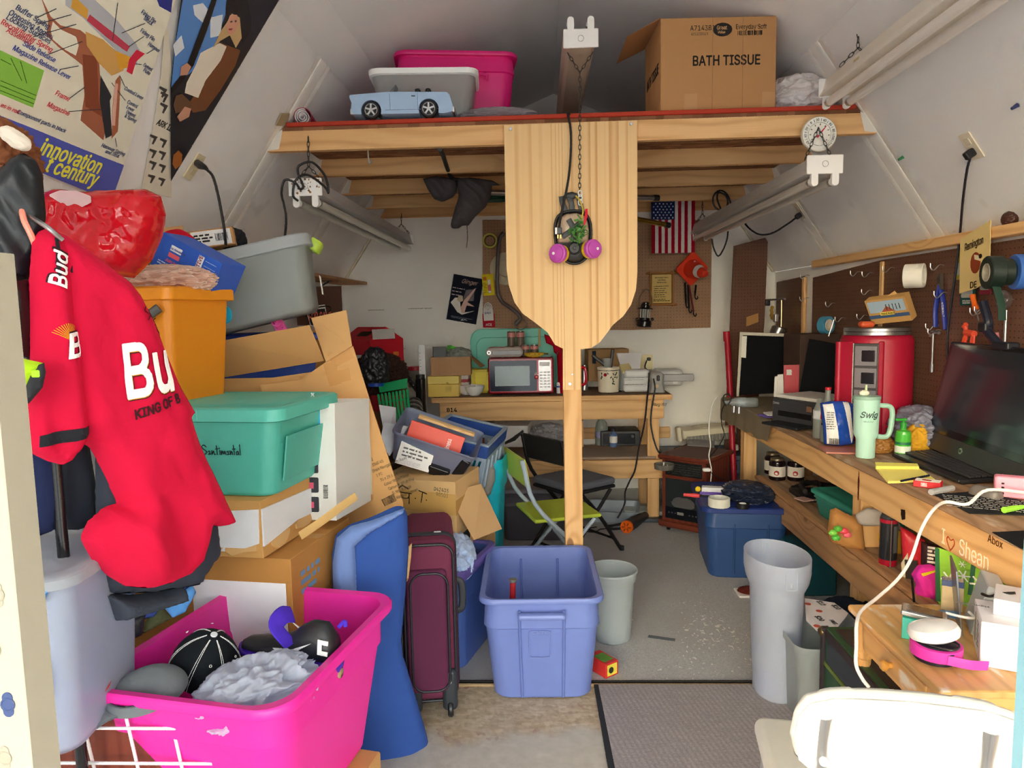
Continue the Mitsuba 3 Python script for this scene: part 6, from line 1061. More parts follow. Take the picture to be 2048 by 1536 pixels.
P(k, 'body', at(shell([circ(0.085, 0, 36), circ(0.092, 0.006, 36), circ(0.108, 0.29, 36), circ(0.118, 0.30, 36), circ(0.120, 0.325, 36), circ(0.124, 0.345, 36)], 0.003), (*BX, 0.0)), 'dfe6e8', 'film', True); P(k, 'lip', at(annulus(0.126, 0.119, 0.012, 40, 0.003), (*BX, 0.338)), 'e6ecee', 'film', True)
solo('foam_bits', 'white foam pieces at the bottom of the translucent bucket', 'foam', at(crumple(0.15, 0.15, 0.08, 91, 0.2, 4), (*BX, 0.008)), 'f0f0f0', MAT, 40)
k, B = carton('snack_box', 'small red and green snack box on the floor by the translucent bucket', 0.075, 0.12, 0.065, pose((0.115, 2.99, 0.001), 38), 'c8302c', 'box', SAT); decal(k, 'print', B.f('front', 0.008, 0.008), 0.058, 0.05, 'd8c84c'); decal(k, 'print', B.f('top', 0.01, 0.02), 0.055, 0.07, '5c8a3c'); P(k, 'dot', tf(cyl(0.014, 0.001, 14, 0.0002), B.f('front', 0.03, 0.032, 0, 0.002)), '2a2a20', SAT)
solo('tape_strip', 'short strip of dark grey tape stuck on the carpet', 'tape', at(box(0.13, 0.028, 0.002, 0.0005), (0.43, 3.305, 0.0012), (0, 0, -18)), '666c72', MAT)
for i, (px_, lab) in enumerate(((((0.307, 3.502, 0.004)), 'pale crumb of debris on the carpet'), (((0.217, 2.683, 0.0)), 'yellow leaf on the ribbed mat'))): solo('debris', lab, 'debris', at(crumple(0.022, 0.014, 0.006, 95 + i, 0.3, 2), px_), 'd8cca8', MAT, True)
k = thing('door_mat', 'brown ribbed door mat with a black edge on the floor at the doorway', 'mat')
P(k, 'pile', slab([(0.10, 2.20, 0.006), (1.20, 2.20, 0.006), (1.20, 2.868, 0.006), (0.085, 2.868, 0.006)], 0.008), 'ffffff', 'ribbed_mat', False)
P(k, 'edge', slab([(0.075, 2.18, 0.004), (0.108, 2.18, 0.004), (0.092, 2.872, 0.004), (0.066, 2.872, 0.004)], 0.006), '2c2f34', MAT, False)
P(k, 'pile', slab([(0.12, 0.6, 0.006), (1.20, 0.6, 0.006), (1.20, 2.20, 0.006), (0.10, 2.20, 0.006)], 0.008), 'ffffff', 'ribbed_mat', False)
# heater
k = thing('heater', 'dark red wooden cabinet heater with a glass front on casters, by the long bench', 'heater')
EM_ = pose((0.985, 5.07, 0.035), -38)
HW_, HD_, HH_ = 0.34, 0.40, 0.47
P(k, 'cabinet', wood(tf(box(HW_, HD_, HH_, 0.004, (0, 0, HH_ / 2 + 0.03)), EM_), 2), 'ffffff', 'mahogany'); P(k, 'top', wood(tf(box(HW_ + 0.05, HD_ + 0.05, 0.028, 0.008, (0, 0, HH_ + 0.044)), EM_), 0), 'ffffff', 'mahogany')
P(k, 'dusty_top', tf(ext(Polygon(rr(HW_ + 0.0, HD_ + 0.02, 0.05)[:, :2]), 0.001, pose((0, 0, HH_ + 0.058))), EM_), '6a5650', MAT, False)
P(k, 'plinth', wood(tf(box(HW_ + 0.04, HD_ + 0.04, 0.045, 0.006, (0, 0, 0.022)), EM_), 0), 'ffffff', 'mahogany')
HF = EM_ @ frame((-HW_ / 2, -HD_ / 2 - 0.001, 0.05), (1, 0, 0), (0, 0, 1))
P(k, 'grille_frame', tf(box(HW_ - 0.06, 0.10, 0.004, 0.001, (HW_ / 2, 0.385, 0.002)), HF), '1a1c1e', SAT)
for i in range(5): P(k, 'grille_bar', tf(box(HW_ - 0.10, 0.006, 0.004, 0.001, (HW_ / 2 + 0.01, 0.352 + 0.016 * i, 0.006)), HF), '8a8c88', MET)
for i in range(12): P(k, 'grille_bar', tf(box(0.003, 0.075, 0.004, 0.001, (0.06 + 0.021 * i, 0.385, 0.007)), HF), '6a6c68', MET)
P(k, 'glass_door', tf(box(HW_ - 0.06, 0.21, 0.004, 0.001, (HW_ / 2, 0.205, 0.002)), HF), '2a3034', GLO); P(k, 'door_rail', wood(tf(box(HW_ - 0.04, 0.022, 0.012, 0.002, (HW_ / 2, 0.322, 0.004)), HF), 0), 'ffffff', 'mahogany')
P(k, 'control_panel', tf(box(HW_ - 0.06, 0.085, 0.005, 0.001, (HW_ / 2, 0.058, 0.003)), HF), '0f131c', GLO); P(k, 'display', tf(box(0.05, 0.02, 0.002, 0.0005, (HW_ / 2 - 0.02, 0.062, 0.007)), HF), '8a8a88', SAT)
for u in (0.06, 0.085, 0.11, 0.22, 0.245, 0.27): P(k, 'button', tf(cyl(0.006, 0.002, 12), HF @ pose((u, 0.06, 0.0055))), '4a5058', SAT)
P(k, 'log_insert', tf(crumple(0.18, 0.008, 0.09, 97, 0.2, 3), EM_ @ pose((0.0, -HD_ / 2 - 0.004, 0.155))), '5a5a5c', MAT, True)
for x in (-1, 1):
    for y in (-1, 1): P(k, 'caster', tf(cyl(0.017, 0.016, 16), EM_ @ pose((x * 0.14, y * 0.17, -0.018), 0, 0, 90)), '3a3a3c', MET)
k = thing('ashtray', 'glass ashtray with two cigarette butts on the heater', 'ashtray')
AXY = np.array((0.657, 4.531, 0.57)); AXY[2] = 0.563
P(k, 'dish', at(lathe([(0.055, 0), (0.062, 0.003), (0.066, 0.035), (0.062, 0.036), (0.054, 0.008)], 28), AXY), 'a8a49a', 'clear', True)
for i in (0, 1):
    solo('cigarette_butt', ('upright' if i == 0 else 'short') + ' cigarette butt in the glass ashtray', 'cigarette', at(cyl(0.004, 0.035 if i == 0 else 0.02, 10), AXY + [-0.008 + 0.025 * i, -0.01, 0.012], (0, 10, 0)), 'eceae4', MAT)
k = thing('white_earpiece', 'small white plastic plug lying on the heater', 'plug'); P(k, 'body', at(rbox(0.05, 0.035, 0.022, 0.010, (0, 0, 0.011), 5), (*(0.909, 4.432, 0.57)[:2], 0.567)), 'e8e8e6', SAT)
solo('charger_cable', 'white charging cable hanging from the long bench down to the heater', 'cord', tube([(1.095, 4.9, 0.993), (1.056, 4.88, 0.947), (1.031, 4.86, 0.866), (1.02, 4.84, 0.764), (1.027, 4.82, 0.663), (1.012, 4.8, 0.59), (1.02, 4.76, 0.5), (1.0, 4.7, 0.428)], 0.004, 6), 'e4e4e0', SAT)
solo('thin_cord', 'thin black cord hanging from the far end of the long bench', 'cord', tube([(1.174, 4.95, 0.958), (1.129, 4.92, 0.891), (1.121, 4.9, 0.806), (1.139, 4.9, 0.717), (1.098, 4.9, 0.629), (1.024, 4.85, 0.568), (0.999, 4.8, 0.527), (1.013, 4.7, 0.486), (1.07, 4.6, 0.469)], 0.003, 6), '1c1c20', SAT)
# tote behind the heater, with a fan and cables
k = thing('storage_tote', 'grey blue tote in the back right corner behind the heater', 'storage tote')
P(k, 'body', at(tote_shell(0.60, 0.44, 0.44, 0.88, 0.05), (1.11, 5.50, 0.04)), '5e7288', SAT, 40); P(k, 'lid', at(tote_lid(0.62, 0.46, 0.05), (1.11, 5.50, 0.455)), '5a6a7c', SAT, 40)
k = thing('box_fan', 'cream plastic box fan lying flat on the tote in the back right corner', 'fan')
FM = pose((1.17, 5.56, 0.575), 0, -4, -5)
P(k, 'housing', tf(rbox(0.42, 0.30, 0.075, 0.02, (0, 0, 0.06), 4), FM), 'c8c0a8', SAT); P(k, 'foot', tf(rbox(0.04, 0.10, 0.12, 0.015, (-0.22, -0.05, 0.06)), FM), 'cac2ac', SAT); P(k, 'grille', tf(rbox(0.38, 0.02, 0.05, 0.004, (0.01, -0.142, 0.02)), FM), '6c6a64', SAT)
for i in range(14): P(k, 'grille_bar', tf(box(0.004, 0.006, 0.05, 0.001, (-0.17 + 0.027 * i, -0.153, 0.02)), FM), '9a968c', SAT)
P(k, 'top_grille', tf(annulus(0.13, 0.12, 0.008, 36), FM @ pose((0.02, 0, 0.095))), 'b8b09a', SAT)
solo('cable_heap', 'tangle of black cables on the tote in the back right corner', 'cable', tube([(0.90, 5.30, 0.53), (1.0, 5.33, 0.54), (1.08, 5.31, 0.535), (1.12, 5.36, 0.55), (1.02, 5.40, 0.56), (0.94, 5.38, 0.54), (0.88, 5.33, 0.535), (0.97, 5.28, 0.535), (1.15, 5.28, 0.53), (1.28, 5.30, 0.53)], 0.008, 8), '18181b', SAT)
k = thing('flat_parts', 'grey plastic panel lying on the corner tote by the fan', 'panel'); P(k, 'panel', at(rbox(0.20, 0.14, 0.012, 0.004), (1.08, 5.34, 0.575), (10, 4, -14)), '77757a', SAT)
solo('orange_folder', 'tan folder edge under the cables on the corner tote', 'folder', at(box(0.26, 0.18, 0.008, 0.001), (1.02, 5.36, 0.515), (0, 0, 6)), 'b88a5a', MAT)
k = thing('wall_charger', 'white square charger brick on the corner tote', 'charger'); P(k, 'brick', rbox(0.05, 0.04, 0.045, 0.008, (1.33, 5.32, 0.545)), 'dcdad6', SAT)
# blue tote by the long bench
k = thing('storage_tote', 'navy blue lidded tote in front of the long bench, tapes and a bag on its lid', 'storage tote')
BM = pose((1.085, 4.33, 0), -6)
P(k, 'body', tf(tote_shell(0.50, 0.62, 0.43, 0.84, 0.06, 0.004, 0.02, 0.28), BM), '2c4c80', SAT, 40); P(k, 'lid', tf(tote_lid(0.53, 0.65, 0.06, 0.02, 0.006, 0.034), BM @ pose((0, 0, 0.41))), '24387a', SAT, 40)
P(k, 'handle', tf(rbox(0.17, 0.02, 0.045, 0.01, (0, -0.262, 0.335)), BM @ pose((0.02, -0.018, 0))), '34558c', SAT)
for x in (-0.07, 0.12): P(k, 'rib', tf(bar((x, -0.268, 0.03), (x, -0.292, 0.34), 0.006), BM), '2a4878', SAT)
SB = BM @ frame((0.085, -0.276, 0.10), (1, 0, 0), (0, -0.10, 1))
decal(k, 'sticker', SB, 0.065, 0.11, '34b0d8', 0.008, 0.002); decal(k, 'sticker_badge', off(SB, 0.006, 0.085, 0.002), 0.053, 0.02, 'd03050', 0.008); decal(k, 'sticker_foot', off(SB, 0, 0.0, 0.002), 0.065, 0.028, 'e0c880'); barcode(k, off(SB, 0.02, 0.003, 0.003), 0.03, 0.02, 7)
LZ = 0.447
k = thing('tape_roll', 'wide white tape roll standing flat on the navy tote lid', 'tape'); P(k, 'roll', at(annulus(0.062, 0.054, 0.052, 36, 0.002), (*(0.894, 4.056, 0.447)[:2], LZ)), 'dcdccf', MAT)
k = thing('tape_roll', 'small black tape roll on the front of the navy tote lid', 'tape'); P(k, 'roll', at(annulus(0.036, 0.02, 0.028, 28, 0.002), (*(1.017, 4.01, 0.447)[:2], LZ)), '15161a', SAT); P(k, 'core', at(annulus(0.0205, 0.0175, 0.028, 24, 0.0005), (*(1.017, 4.01, 0.447)[:2], LZ + 0.0005)), 'e4e4e0', MAT)
solo('trash_bag', 'crumpled dark blue plastic bag on the navy tote lid', 'plastic bag', at(crumple(0.27, 0.36, 0.10, 101, 0.32, 5, 3), (*(1.111, 4.234, 0.47)[:2], LZ)), '283248', GLO, 50)
k = thing('screwdriver', 'red handled utility knife at the left edge of the navy tote lid', 'knife'); q = np.array((*(0.792, 4.255, 0.455)[:2], LZ + 0.012)); P(k, 'handle', tube([q + [-0.06, 0.02, 0], q + [0.0, 0, 0.0], q + [0.03, -0.015, 0]], [0.009, 0.013, 0.011], 10), 'e0484c', SAT); P(k, 'blade', tube([q + [0.03, -0.015, 0], q + [0.10, -0.04, 0]], 0.008, 6, 0, (0.02, 0.005)), '23262a', SAT)
k = thing('price_gun', 'white label gun with a purple stripe and yellow knobs on the navy tote lid', 'tool'); q = np.array((*(0.928, 4.315, 0.46)[:2], LZ)); P(k, 'body', at(rbox(0.15, 0.06, 0.05, 0.008, (0, 0, 0.025)), q, (0, 0, -14)), 'dcdce0', SAT); P(k, 'stripe', at(box(0.13, 0.002, 0.018, 0.0005, (-0.02, -0.031, 0.014)), q, (0, 0, -14)), '6a48b0', SAT)
for s in (-0.09, 0.03): P(k, 'knob', at(cyl(0.017, 0.02, 18, 0.004), q + [s, 0.05, 0.02], (60, 0, 0)), 'ecc81c', SAT)
# ---- things on the loft ------------------------------------------------------------------------------------------
LD = 2.518
k = thing('storage_tote', 'large hot pink tote without lid at the back of the loft', 'storage tote')
P(k, 'body', at(tote_shell(0.64, 0.46, 0.42, 0.84, 0.07, 0.004, 0.022, 0.25), (-0.575, 3.93, LD), (0, 0, 8)), 'e0207c', SAT, 40)
P(k, 'handle', at(tube(np.array([(-0.15, -0.24, 0.27), (-0.13, -0.245, 0.30), (0.13, -0.245, 0.30), (0.15, -0.24, 0.27)]), 0.008, 8, 3), (-0.575, 3.93, LD), (0, 0, 8)), 'e0207c', SAT)
k = thing('clear_bin', 'milky clear bin with a white rim behind the toy car on the loft', 'storage bin')
CL = pose((-0.69, 3.62, LD), 4)
P(k, 'body', tf(shell([rr(0.42, 0.28, 0.05, 6, 0), rr(0.43, 0.29, 0.05, 6, 0.01), rr(0.50, 0.34, 0.06, 6, 0.24)], 0.003), CL), 'd4d8d6', 'clear', True)
P(k, 'rim', tf(loft([rr(0.50, 0.34, 0.06, 6, 0.222), rr(0.525, 0.365, 0.06, 6, 0.226), rr(0.53, 0.37, 0.06, 6, 0.25), rr(0.50, 0.34, 0.06, 6, 0.252), rr(0.49, 0.33, 0.06, 6, 0.23)], closed=True), CL), 'eef0ee', SAT, 40)
solo('packet', 'cream packet inside the milky bin on the loft', 'packet', tf(box(0.34, 0.18, 0.15, 0.012, (0.0, 0.0, 0.085)), CL), 'd8d0b0', MAT)
k = thing('toy_car', 'pale blue convertible toy car with chrome wheels on the loft edge', 'toy car')
TC = pose((-0.77, 3.455, LD), 1.5)
body = [(-0.232, 0.022), (-0.24, 0.045), (-0.235, 0.075), (-0.245, 0.10), (-0.242, 0.110), (-0.07, 0.120), (0.21, 0.113), (0.225, 0.10), (0.238, 0.05), (0.235, 0.025), (0.20, 0.018)]
arch = lambda x: Point(x, 0.038).buffer(0.047, 8).union(Polygon([(x - 0.046, 0), (x + 0.046, 0), (x + 0.046, 0.038), (x - 0.046, 0.038)]))
g = Polygon(body).difference(arch(-0.145)).difference(arch(0.125))
P(k, 'body', ext(g, 0.19, TC @ frame((0, 0.095, 0), (1, 0, 0), (0, 0, 1))), 'a8c4e4', GLO, 20)
P(k, 'cabin', tf(rbox(0.20, 0.14, 0.012, 0.005, (0.02, 0, 0.1165)), TC), '20242a', SAT)
P(k, 'windshield', tf(hull([(-0.065, y, 0.118) for y in (-0.08, 0.08)] + [(-0.03, y, 0.162) for y in (-0.065, 0.065)] + [(-0.04, y, 0.118) for y in (-0.08, 0.08)]), TC), '8a9098', MET, False)
for x in (0.07, 0.12): P(k, 'seat', tf(rbox(0.025, 0.12, 0.03, 0.009, (x, 0, 0.13)), TC), '15171a', SAT)
for y in (-1, 1):
    for x in (-0.145, 0.125):
        w_ = P(k, 'wheel', tf(at(cyl(0.040, 0.03, 28, 0.004), (x, y * 0.082 + 0.015, 0.040), (90, 0, 0)), TC), '17171a', SAT)
        P(k, 'hub', tf(at(annulus(0.030, 0.026, 0.033, 28, 0.002), (x, y * 0.083 + 0.0165, 0.040), (90, 0, 0)), TC), 'e0e2e6', MET)
        for a in range(5): P(k, 'spoke', tf(box(0.009, 0.026, 0.034, 0.001, (0, 0.014, 0)), TC @ pose((x, y * 0.083, 0.04)) @ rot(90, 0, 0) @ rot(0, 0, 72 * a)), 'dfe2e6', MET)
for x in (-0.055, 0.075): P(k, 'door_seam', tf(box(0.002, 0.002, 0.075, 0.0003, (x, -0.096, 0.075)), TC), '7c94b4', SAT)
P(k, 'trim_line', tf(box(0.18, 0.002, 0.002, 0.0003, (0.01, -0.096, 0.038)), TC), '7c94b4', SAT); P(k, 'door_handle', tf(box(0.018, 0.004, 0.004, 0.001, (0.055, -0.097, 0.098)), TC), '4a5868', MET)
P(k, 'bumper', tf(rbox(0.015, 0.19, 0.028, 0.006, (-0.238, 0, 0.035)), TC), 'd8dce0', MET); P(k, 'bumper', tf(rbox(0.015, 0.19, 0.028, 0.006, (0.24, 0, 0.035)), TC), 'd8dce0', MET)
solo('plastic_wrap', 'clear crumpled plastic wrap on the loft edge right of the toy car', 'plastic bag', at(crumple(0.36, 0.16, 0.075, 111, 0.3, 5, 3.4), (-0.33, 3.50, LD)), 'd4d0d4', 'clear', True)
k = thing('paper_roll', 'rolled red and white wrapping paper at the left end of the loft', 'paper roll')
sp = [(0.010 + 0.0035 * t) * np.array([math.cos(t * 2.2), math.sin(t * 2.2)]) for t in np.linspace(0, 8, 60)]
P(k, 'roll', ext(LineString(sp).buffer(0.0012), 0.5, pose((-1.26, 3.42, LD + 0.038), 8) @ rot(-90, 0, 0)), 'e8e4e4', MAT, False); P(k, 'outer_sheet', tf(annulus(0.0415, 0.039, 0.5, 32, 0.0005), pose((-1.26, 3.425, LD + 0.040), 8) @ rot(-90, 0, 0)), 'a0243c', SAT)
solo('cardboard_scrap', 'tan cardboard scrap on the wall behind the paper roll', 'cardboard', hull([np.array(q) + e for q in ((-1.352, 3.304, 2.489), (-1.335, 3.403, 2.514), (-1.305, 3.366, 2.559), (-1.318, 3.295, 2.54)) for e in ((0, 0, 0), (0.004, 0, -0.003))]), 'a59678', MAT, False)
k = thing('tissue_carton', 'tall brown BATH TISSUE carton with an open flap on the loft', 'box')
TB = Block(0.535, 0.38, 0.418, pose((0.70, 3.60, LD), 2))
P(k, 'body', TB.mesh(0.003), 'b98a5c', MAT, 30)
txt(k, 'BATH TISSUE', 0.043, TB.f('front', 0.145, 0.205), '26221f', sx=0.8); txt(k, 'A7143B1', 0.022, TB.f('front', 0.135, 0.36), '2c2622', bold=False, sx=0.85); txt(k, '4/12/2023', 0.011, TB.f('front', 0.14, 0.34), '4a3c32', bold=False)
P(k, 'logo', tf(ext(affinity.scale(Point(0, 0).buffer(0.04, 12), 1.1, 0.75), 0.001), TB.f('front', 0.285, 0.362)), '2c2826', MAT, False); txt(k, 'Great', 0.017, TB.f('front', 0.257, 0.362, 0, 0.002), 'c89c70', sx=0.8); txt(k, 'Value', 0.012, TB.f('front', 0.262, 0.345, 0, 0.002), 'c89c70', sx=0.8)
txt(k, 'Everyday Soft', 0.021, TB.f('front', 0.345, 0.362), '2c2622', bold=False, sx=0.75); barcode(k, TB.f('front', 0.355, 0.335), 0.12, 0.02, 21)
txt(k, 'BATH TISSUE', 0.046, TB.f('left', 0.04, 0.19), '26221f', sx=0.7)
for u, v in ((0.11, 0.005), (0.47, 0.005)): decal(k, 'tape', TB.f('front', u, v), 0.06, 0.075, 'c09468')
for u in (0.24, 0.38): strip(k, [(u, 0), (u, 0.418)], 0.003, 'a87a4e', TB.f('front'), 'crease')
P(k, 'flap', hull([(TB.M @ np.array([x, y, z, 1]))[:3] for x, y, z in ((-0.2675, -0.19, 0.418), (-0.2675, 0.19, 0.418), (-0.42, 0.18, 0.345), (-0.42, -0.18, 0.345), (-0.2675, -0.19, 0.422), (-0.2675, 0.19, 0.422))]), '9c6e48', MAT, False)
k = thing('paper_sack', 'white and red paper sack stuffed full, right of the tissue carton on the loft', 'sack'); P(k, 'sack', at(crumple(0.30, 0.34, 0.24, 115, 0.22, 5, 2.8), (1.125, 3.62, LD - 0.005), (0, 4, 20)), 'd9d4d4', SAT, 50); P(k, 'print', at(cyl(0.03, 0.004, 6), (1.234, 3.56, 2.694), (70, 0, 20)), 'a82038', MAT, False)
# ---- hanging lights ---------------------------------------------------------------------------------------------
def chain(k, a, b, n=None, r=0.0018, name='chain_link'):
    a, b = np.array(a, float), np.array(b, float); d = b - a; L_ = np.linalg.norm(d); n = n or max(2, int(L_ / 0.021)); d = d / L_
    s_ = np.cross(d, [0, 1, 0.01]); s_ /= np.linalg.norm(s_); t_ = np.cross(d, s_); ms = []
    for i in range(n):
        c = a + d * L_ * (i + 0.5) / n; u_ = s_ if i % 2 else t_; h = L_ / n * 0.66
        ms.append(tube([c + d * h * math.sin(q) + u_ * 0.006 * math.cos(q) for q in np.linspace(0, 2 * np.pi, 9)], r, 5, 0))
    for m in ms[:60]: P(k, name, m, '4a4844', 'rough_metal', True)
def fixture(label, x, y0, y1, z, flip=1, rust=None, lit='d8d8d4', body='d0cec8'):
    k = thing('fluorescent_light', label, 'light'); yc, L_ = (y0 + y1) / 2, y1 - y0
    pr = [(-0.078, 0), (-0.062, 0.028), (-0.05, 0.075), (0.05, 0.075), (0.062, 0.028), (0.078, 0)]
    P(k, 'channel', ext([(a, b_ * flip) for a, b_ in pr], L_, frame((x, y1, z), (1, 0, 0), (0, 0, 1))), body, SAT, False)
    for y in (y0 - 0.004, y1 + 0.004):
        P(k, 'end_plate', box(0.158, 0.008, 0.082, 0.003, (x, y, z + 0.038 * flip)), 'f0efec', SAT)
        for s in (-0.045, 0.045): P(k, 'socket', at(ext(Polygon(rr(0.03, 0.062, 0.0145, 5)[:, :2]), 0.018, rot(90, 0, 0)), (x + s, y + (0.012 if y < yc else 0.006), z - 0.024 * flip)), 'f0efec', SAT, False)
    P(k, 'knockout', at(annulus(0.014, 0.012, 0.003, 22, 0.0003), (x, y0 - 0.0075, z + 0.04 * flip), (90, 0, 0)), 'a8a6a0', SAT)
    for s in (-0.045, 0.045):
        P(k, 'tube', at(cyl(0.0185, L_ - 0.04, 20, 0.002), (x + s, y1 - 0.02, z - 0.032 * flip), (90, 0, 0)), lit, GLO)
        for y in (y0 + 0.022, y1 - 0.044): P(k, 'tube_cap', at(cyl(0.019, 0.022, 20), (x + s, y + 0.022, z - 0.032 * flip), (90, 0, 0)), 'b8bcc0', MET)
    if rust:
        rg = np.random.default_rng(rust)
        for i in range(26): P(k, 'rust_spot', at(cyl(0.002 + 0.004 * rg.random(), 0.001, 7, 0.0002), (x + rg.uniform(-0.07, 0.07), y0 - 0.008, z + rg.uniform(0.005, 0.075)), (90, 0, 0)), '9a6a3a' if i % 3 else '6a5a48')
    return k
k = fixture('rusty ended fluorescent strip light hanging under the loft at left', -1.222, 3.3, 5.68, 2.165, rust=4, lit='c4c4ba', body='b0b0b2')
chain(k, (-1.222, 3.376, 2.45), (-1.222, 3.36, 2.31)); chain(k, (-1.222, 3.36, 2.31), (-1.285, 3.36, 2.242)); chain(k, (-1.222, 3.36, 2.31), (-1.16, 3.36, 2.242))
chain(k, (-1.222, 5.62, 2.40), (-1.222, 5.60, 2.32)); chain(k, (-1.222, 5.60, 2.32), (-1.285, 5.58, 2.242)); chain(k, (-1.222, 5.60, 2.32), (-1.16, 5.58, 2.242))
solo('power_cord', 'black cord looped twice round the chain of the left strip light', 'cord', tube([(-1.254, 3.28, 2.138), (-1.276, 3.28, 2.166), (-1.259, 3.28, 2.233), (-1.203, 3.28, 2.255), (-1.126, 3.27, 2.201), (-1.103, 3.26, 2.169), (-1.116, 3.26, 2.244), (-1.171, 3.26, 2.306), (-1.23, 3.26, 2.296), (-1.241, 3.26, 2.263), (-1.22, 3.26, 2.202), (-1.235, 3.26, 2.189), (-1.257, 3.26, 2.218), (-1.3, 3.25, 2.229), (-1.315, 3.24, 2.172), (-1.292, 3.2, 2.109), (-1.25, 3.1, 2.039), (-1.241, 3.05, 1.957), (-1.246, 3.0, 1.878)], 0.0055, 8), '17171a', SAT)
k = fixture('white fluorescent strip light hanging under the loft at right', 1.127, 3.22, 5.62, 2.185, body='bcbab6', lit='c8c2b8')
chain(k, (1.127, 3.3, 2.40), (1.07, 3.3, 2.262)); chain(k, (1.127, 3.3, 2.40), (1.19, 3.3, 2.262)); chain(k, (1.127, 5.55, 2.42), (1.127, 5.55, 2.33)); chain(k, (1.127, 5.55, 2.33), (1.08, 5.55, 2.262)); chain(k, (1.127, 5.55, 2.33), (1.18, 5.55, 2.262))
k = fixture('white fluorescent strip light near the doorway under the right roof slope', 1.205, 0.94, 3.30, 2.535, body='d6d0c4', lit='e0dcd6')
chain(k, (1.205, 3.10, 2.80), (1.205, 3.10, 2.67)); chain(k, (1.205, 3.10, 2.67), (1.15, 3.14, 2.612)); chain(k, (1.205, 3.10, 2.67), (1.255, 3.06, 2.612))
P(k, 'sticker', box(0.002, 0.05, 0.03, 0.0003, (1.148, 2.98, 2.575)), 'c0b08c', MAT)
k = fixture('upside down white strip light lying over the loft, chain dangling from it', 0.065, 3.30, 5.0, 2.86, -1, body='c8b4a0')
chain(k, (0.008, 3.36, 2.783), (0.062, 3.345, 2.69)); chain(k, (0.124, 3.36, 2.783), (0.062, 3.345, 2.69))
k = thing('hanging_chain', 'long steel chain dangling from the upper light down to the gas mask', 'chain'); chain(k, (0.062, 3.34, 2.69), (0.055, 3.335, 2.15)); 
for i, z in enumerate((2.145, 2.125, 2.105)): P(k, 'white_link', tube([(0.057 + 0.009 * math.cos(q), 3.33, z + 0.014 * math.sin(q)) for q in np.linspace(0, 2 * np.pi, 11)], 0.003, 6, 0), 'ecece8', SAT)
solo('lamp_cord', 'black cord from the upper light ending in a plug over the gas mask', 'cord', tube([(0.024, 3.4, 2.513), (0.006, 3.35, 2.509), (0.016, 3.34, 2.446), (0.018, 3.34, 2.367), (0.009, 3.33, 2.253), (-0.007, 3.31, 2.159), (-0.032, 3.29, 2.055), (-0.045, 3.27, 1.985)], 0.0055, 8), '19191c', SAT)
k = thing('plug', 'grey plug with brass prongs hanging in front of the gas mask visor', 'plug'); q = np.array((-0.045, 3.265, 1.969)); P(k, 'body', rbox(0.026, 0.022, 0.032, 0.006).apply_translation(q), '3c3e42', SAT); P(k, 'prong', box(0.006, 0.002, 0.018, 0.0006).apply_translation(q + [-0.006, 0, -0.025]), 'c8a858', MET); P(k, 'prong', box(0.006, 0.002, 0.018, 0.0006).apply_translation(q + [0.007, 0, -0.025]), 'c8a858', MET); P(k, 'tag', box(0.010, 0.001, 0.03, 0.0003).apply_translation(q + [-0.014, -0.011, 0.0]), 'e8e8e8', SAT)
# gas mask
k = thing('gas_mask', 'black full-face gas mask with two magenta filters hanging on the plywood gusset', 'gas mask')
GO = (0.0, 3.335); GF = VF(GO, 0)
fc = np.array((0.02, 3.335, 1.975)); GM_ = frame(fc, (1, 0, 0), (0, 0, 1))
out = [(-0.083, -0.02), (-0.082, 0.03), (-0.068, 0.068), (-0.035, 0.088), (0.02, 0.092), (0.058, 0.080), (0.080, 0.045), (0.086, 0.0), (0.083, -0.05), (0.07, -0.115), (0.03, -0.148), (-0.02, -0.146), (-0.055, -0.11), (-0.078, -0.06)]
ring = Polygon(out).buffer(0.004).buffer(0)
P(k, 'skirt', puff(ring, GM_ @ pose((0, 0, -0.012)), 0.012, 0.01, 0.008, 0.02), '1b1d20', SAT, True)
lens = Polygon(out).buffer(-0.010).intersection(Polygon([(-0.1, -0.055), (0.1, -0.055), (0.1, 0.1), (-0.1, 0.1)]))
P(k, 'visor', puff(lens, GM_ @ pose((0, 0, 0.004)), 0.030, 0.0, 0.008, 0.06), 'c0a890', GLO, True)
P(k, 'rim', tf(tube(spline(np.c_[np.array(out + out[:1]), np.full(len(out) + 1, 0.004)], 4), 0.006, 8, 0), GM_), '17181a', SAT, True)
P(k, 'face_piece', puff(Polygon([(-0.060, -0.058), (0.065, -0.058), (0.066, -0.10), (0.03, -0.142), (-0.02, -0.140), (-0.05, -0.105)]), GM_ @ pose((0, 0, 0.002)), 0.034, 0.0, 0.007, 0.04), '3a3c40', SAT, True)
for l in ([(-0.03, 0.09), (-0.045, 0.13), (-0.05, 0.16)], [(0.0, 0.09), (-0.005, 0.13), (-0.02, 0.165)], [(0.045, 0.085), (0.035, 0.13), (0.03, 0.165)], [(-0.02, 0.05), (0.005, 0.0), (0.0, -0.045)], [(-0.05, -0.03), (-0.005, 0.0), (0.03, 0.03)]):
    P(k, 'strap', tf(tube(np.c_[np.array(l), [0.0, 0.004, 0.002] if l[0][1] > 0.06 else [0.036, 0.038, 0.037]], 0.01, 8, 5, (0.026, 0.004)), GM_), '2c2e31', SAT)
P(k, 'head_harness', puff(Polygon([(-0.055, 0.145), (-0.03, 0.175), (0.0, 0.18), (0.03, 0.17), (0.042, 0.15), (0.02, 0.155), (0.0, 0.14), (-0.02, 0.15)]), GM_, 0.006, 0.004, 0.006, 0.01), '2a2c2f', SAT, True)
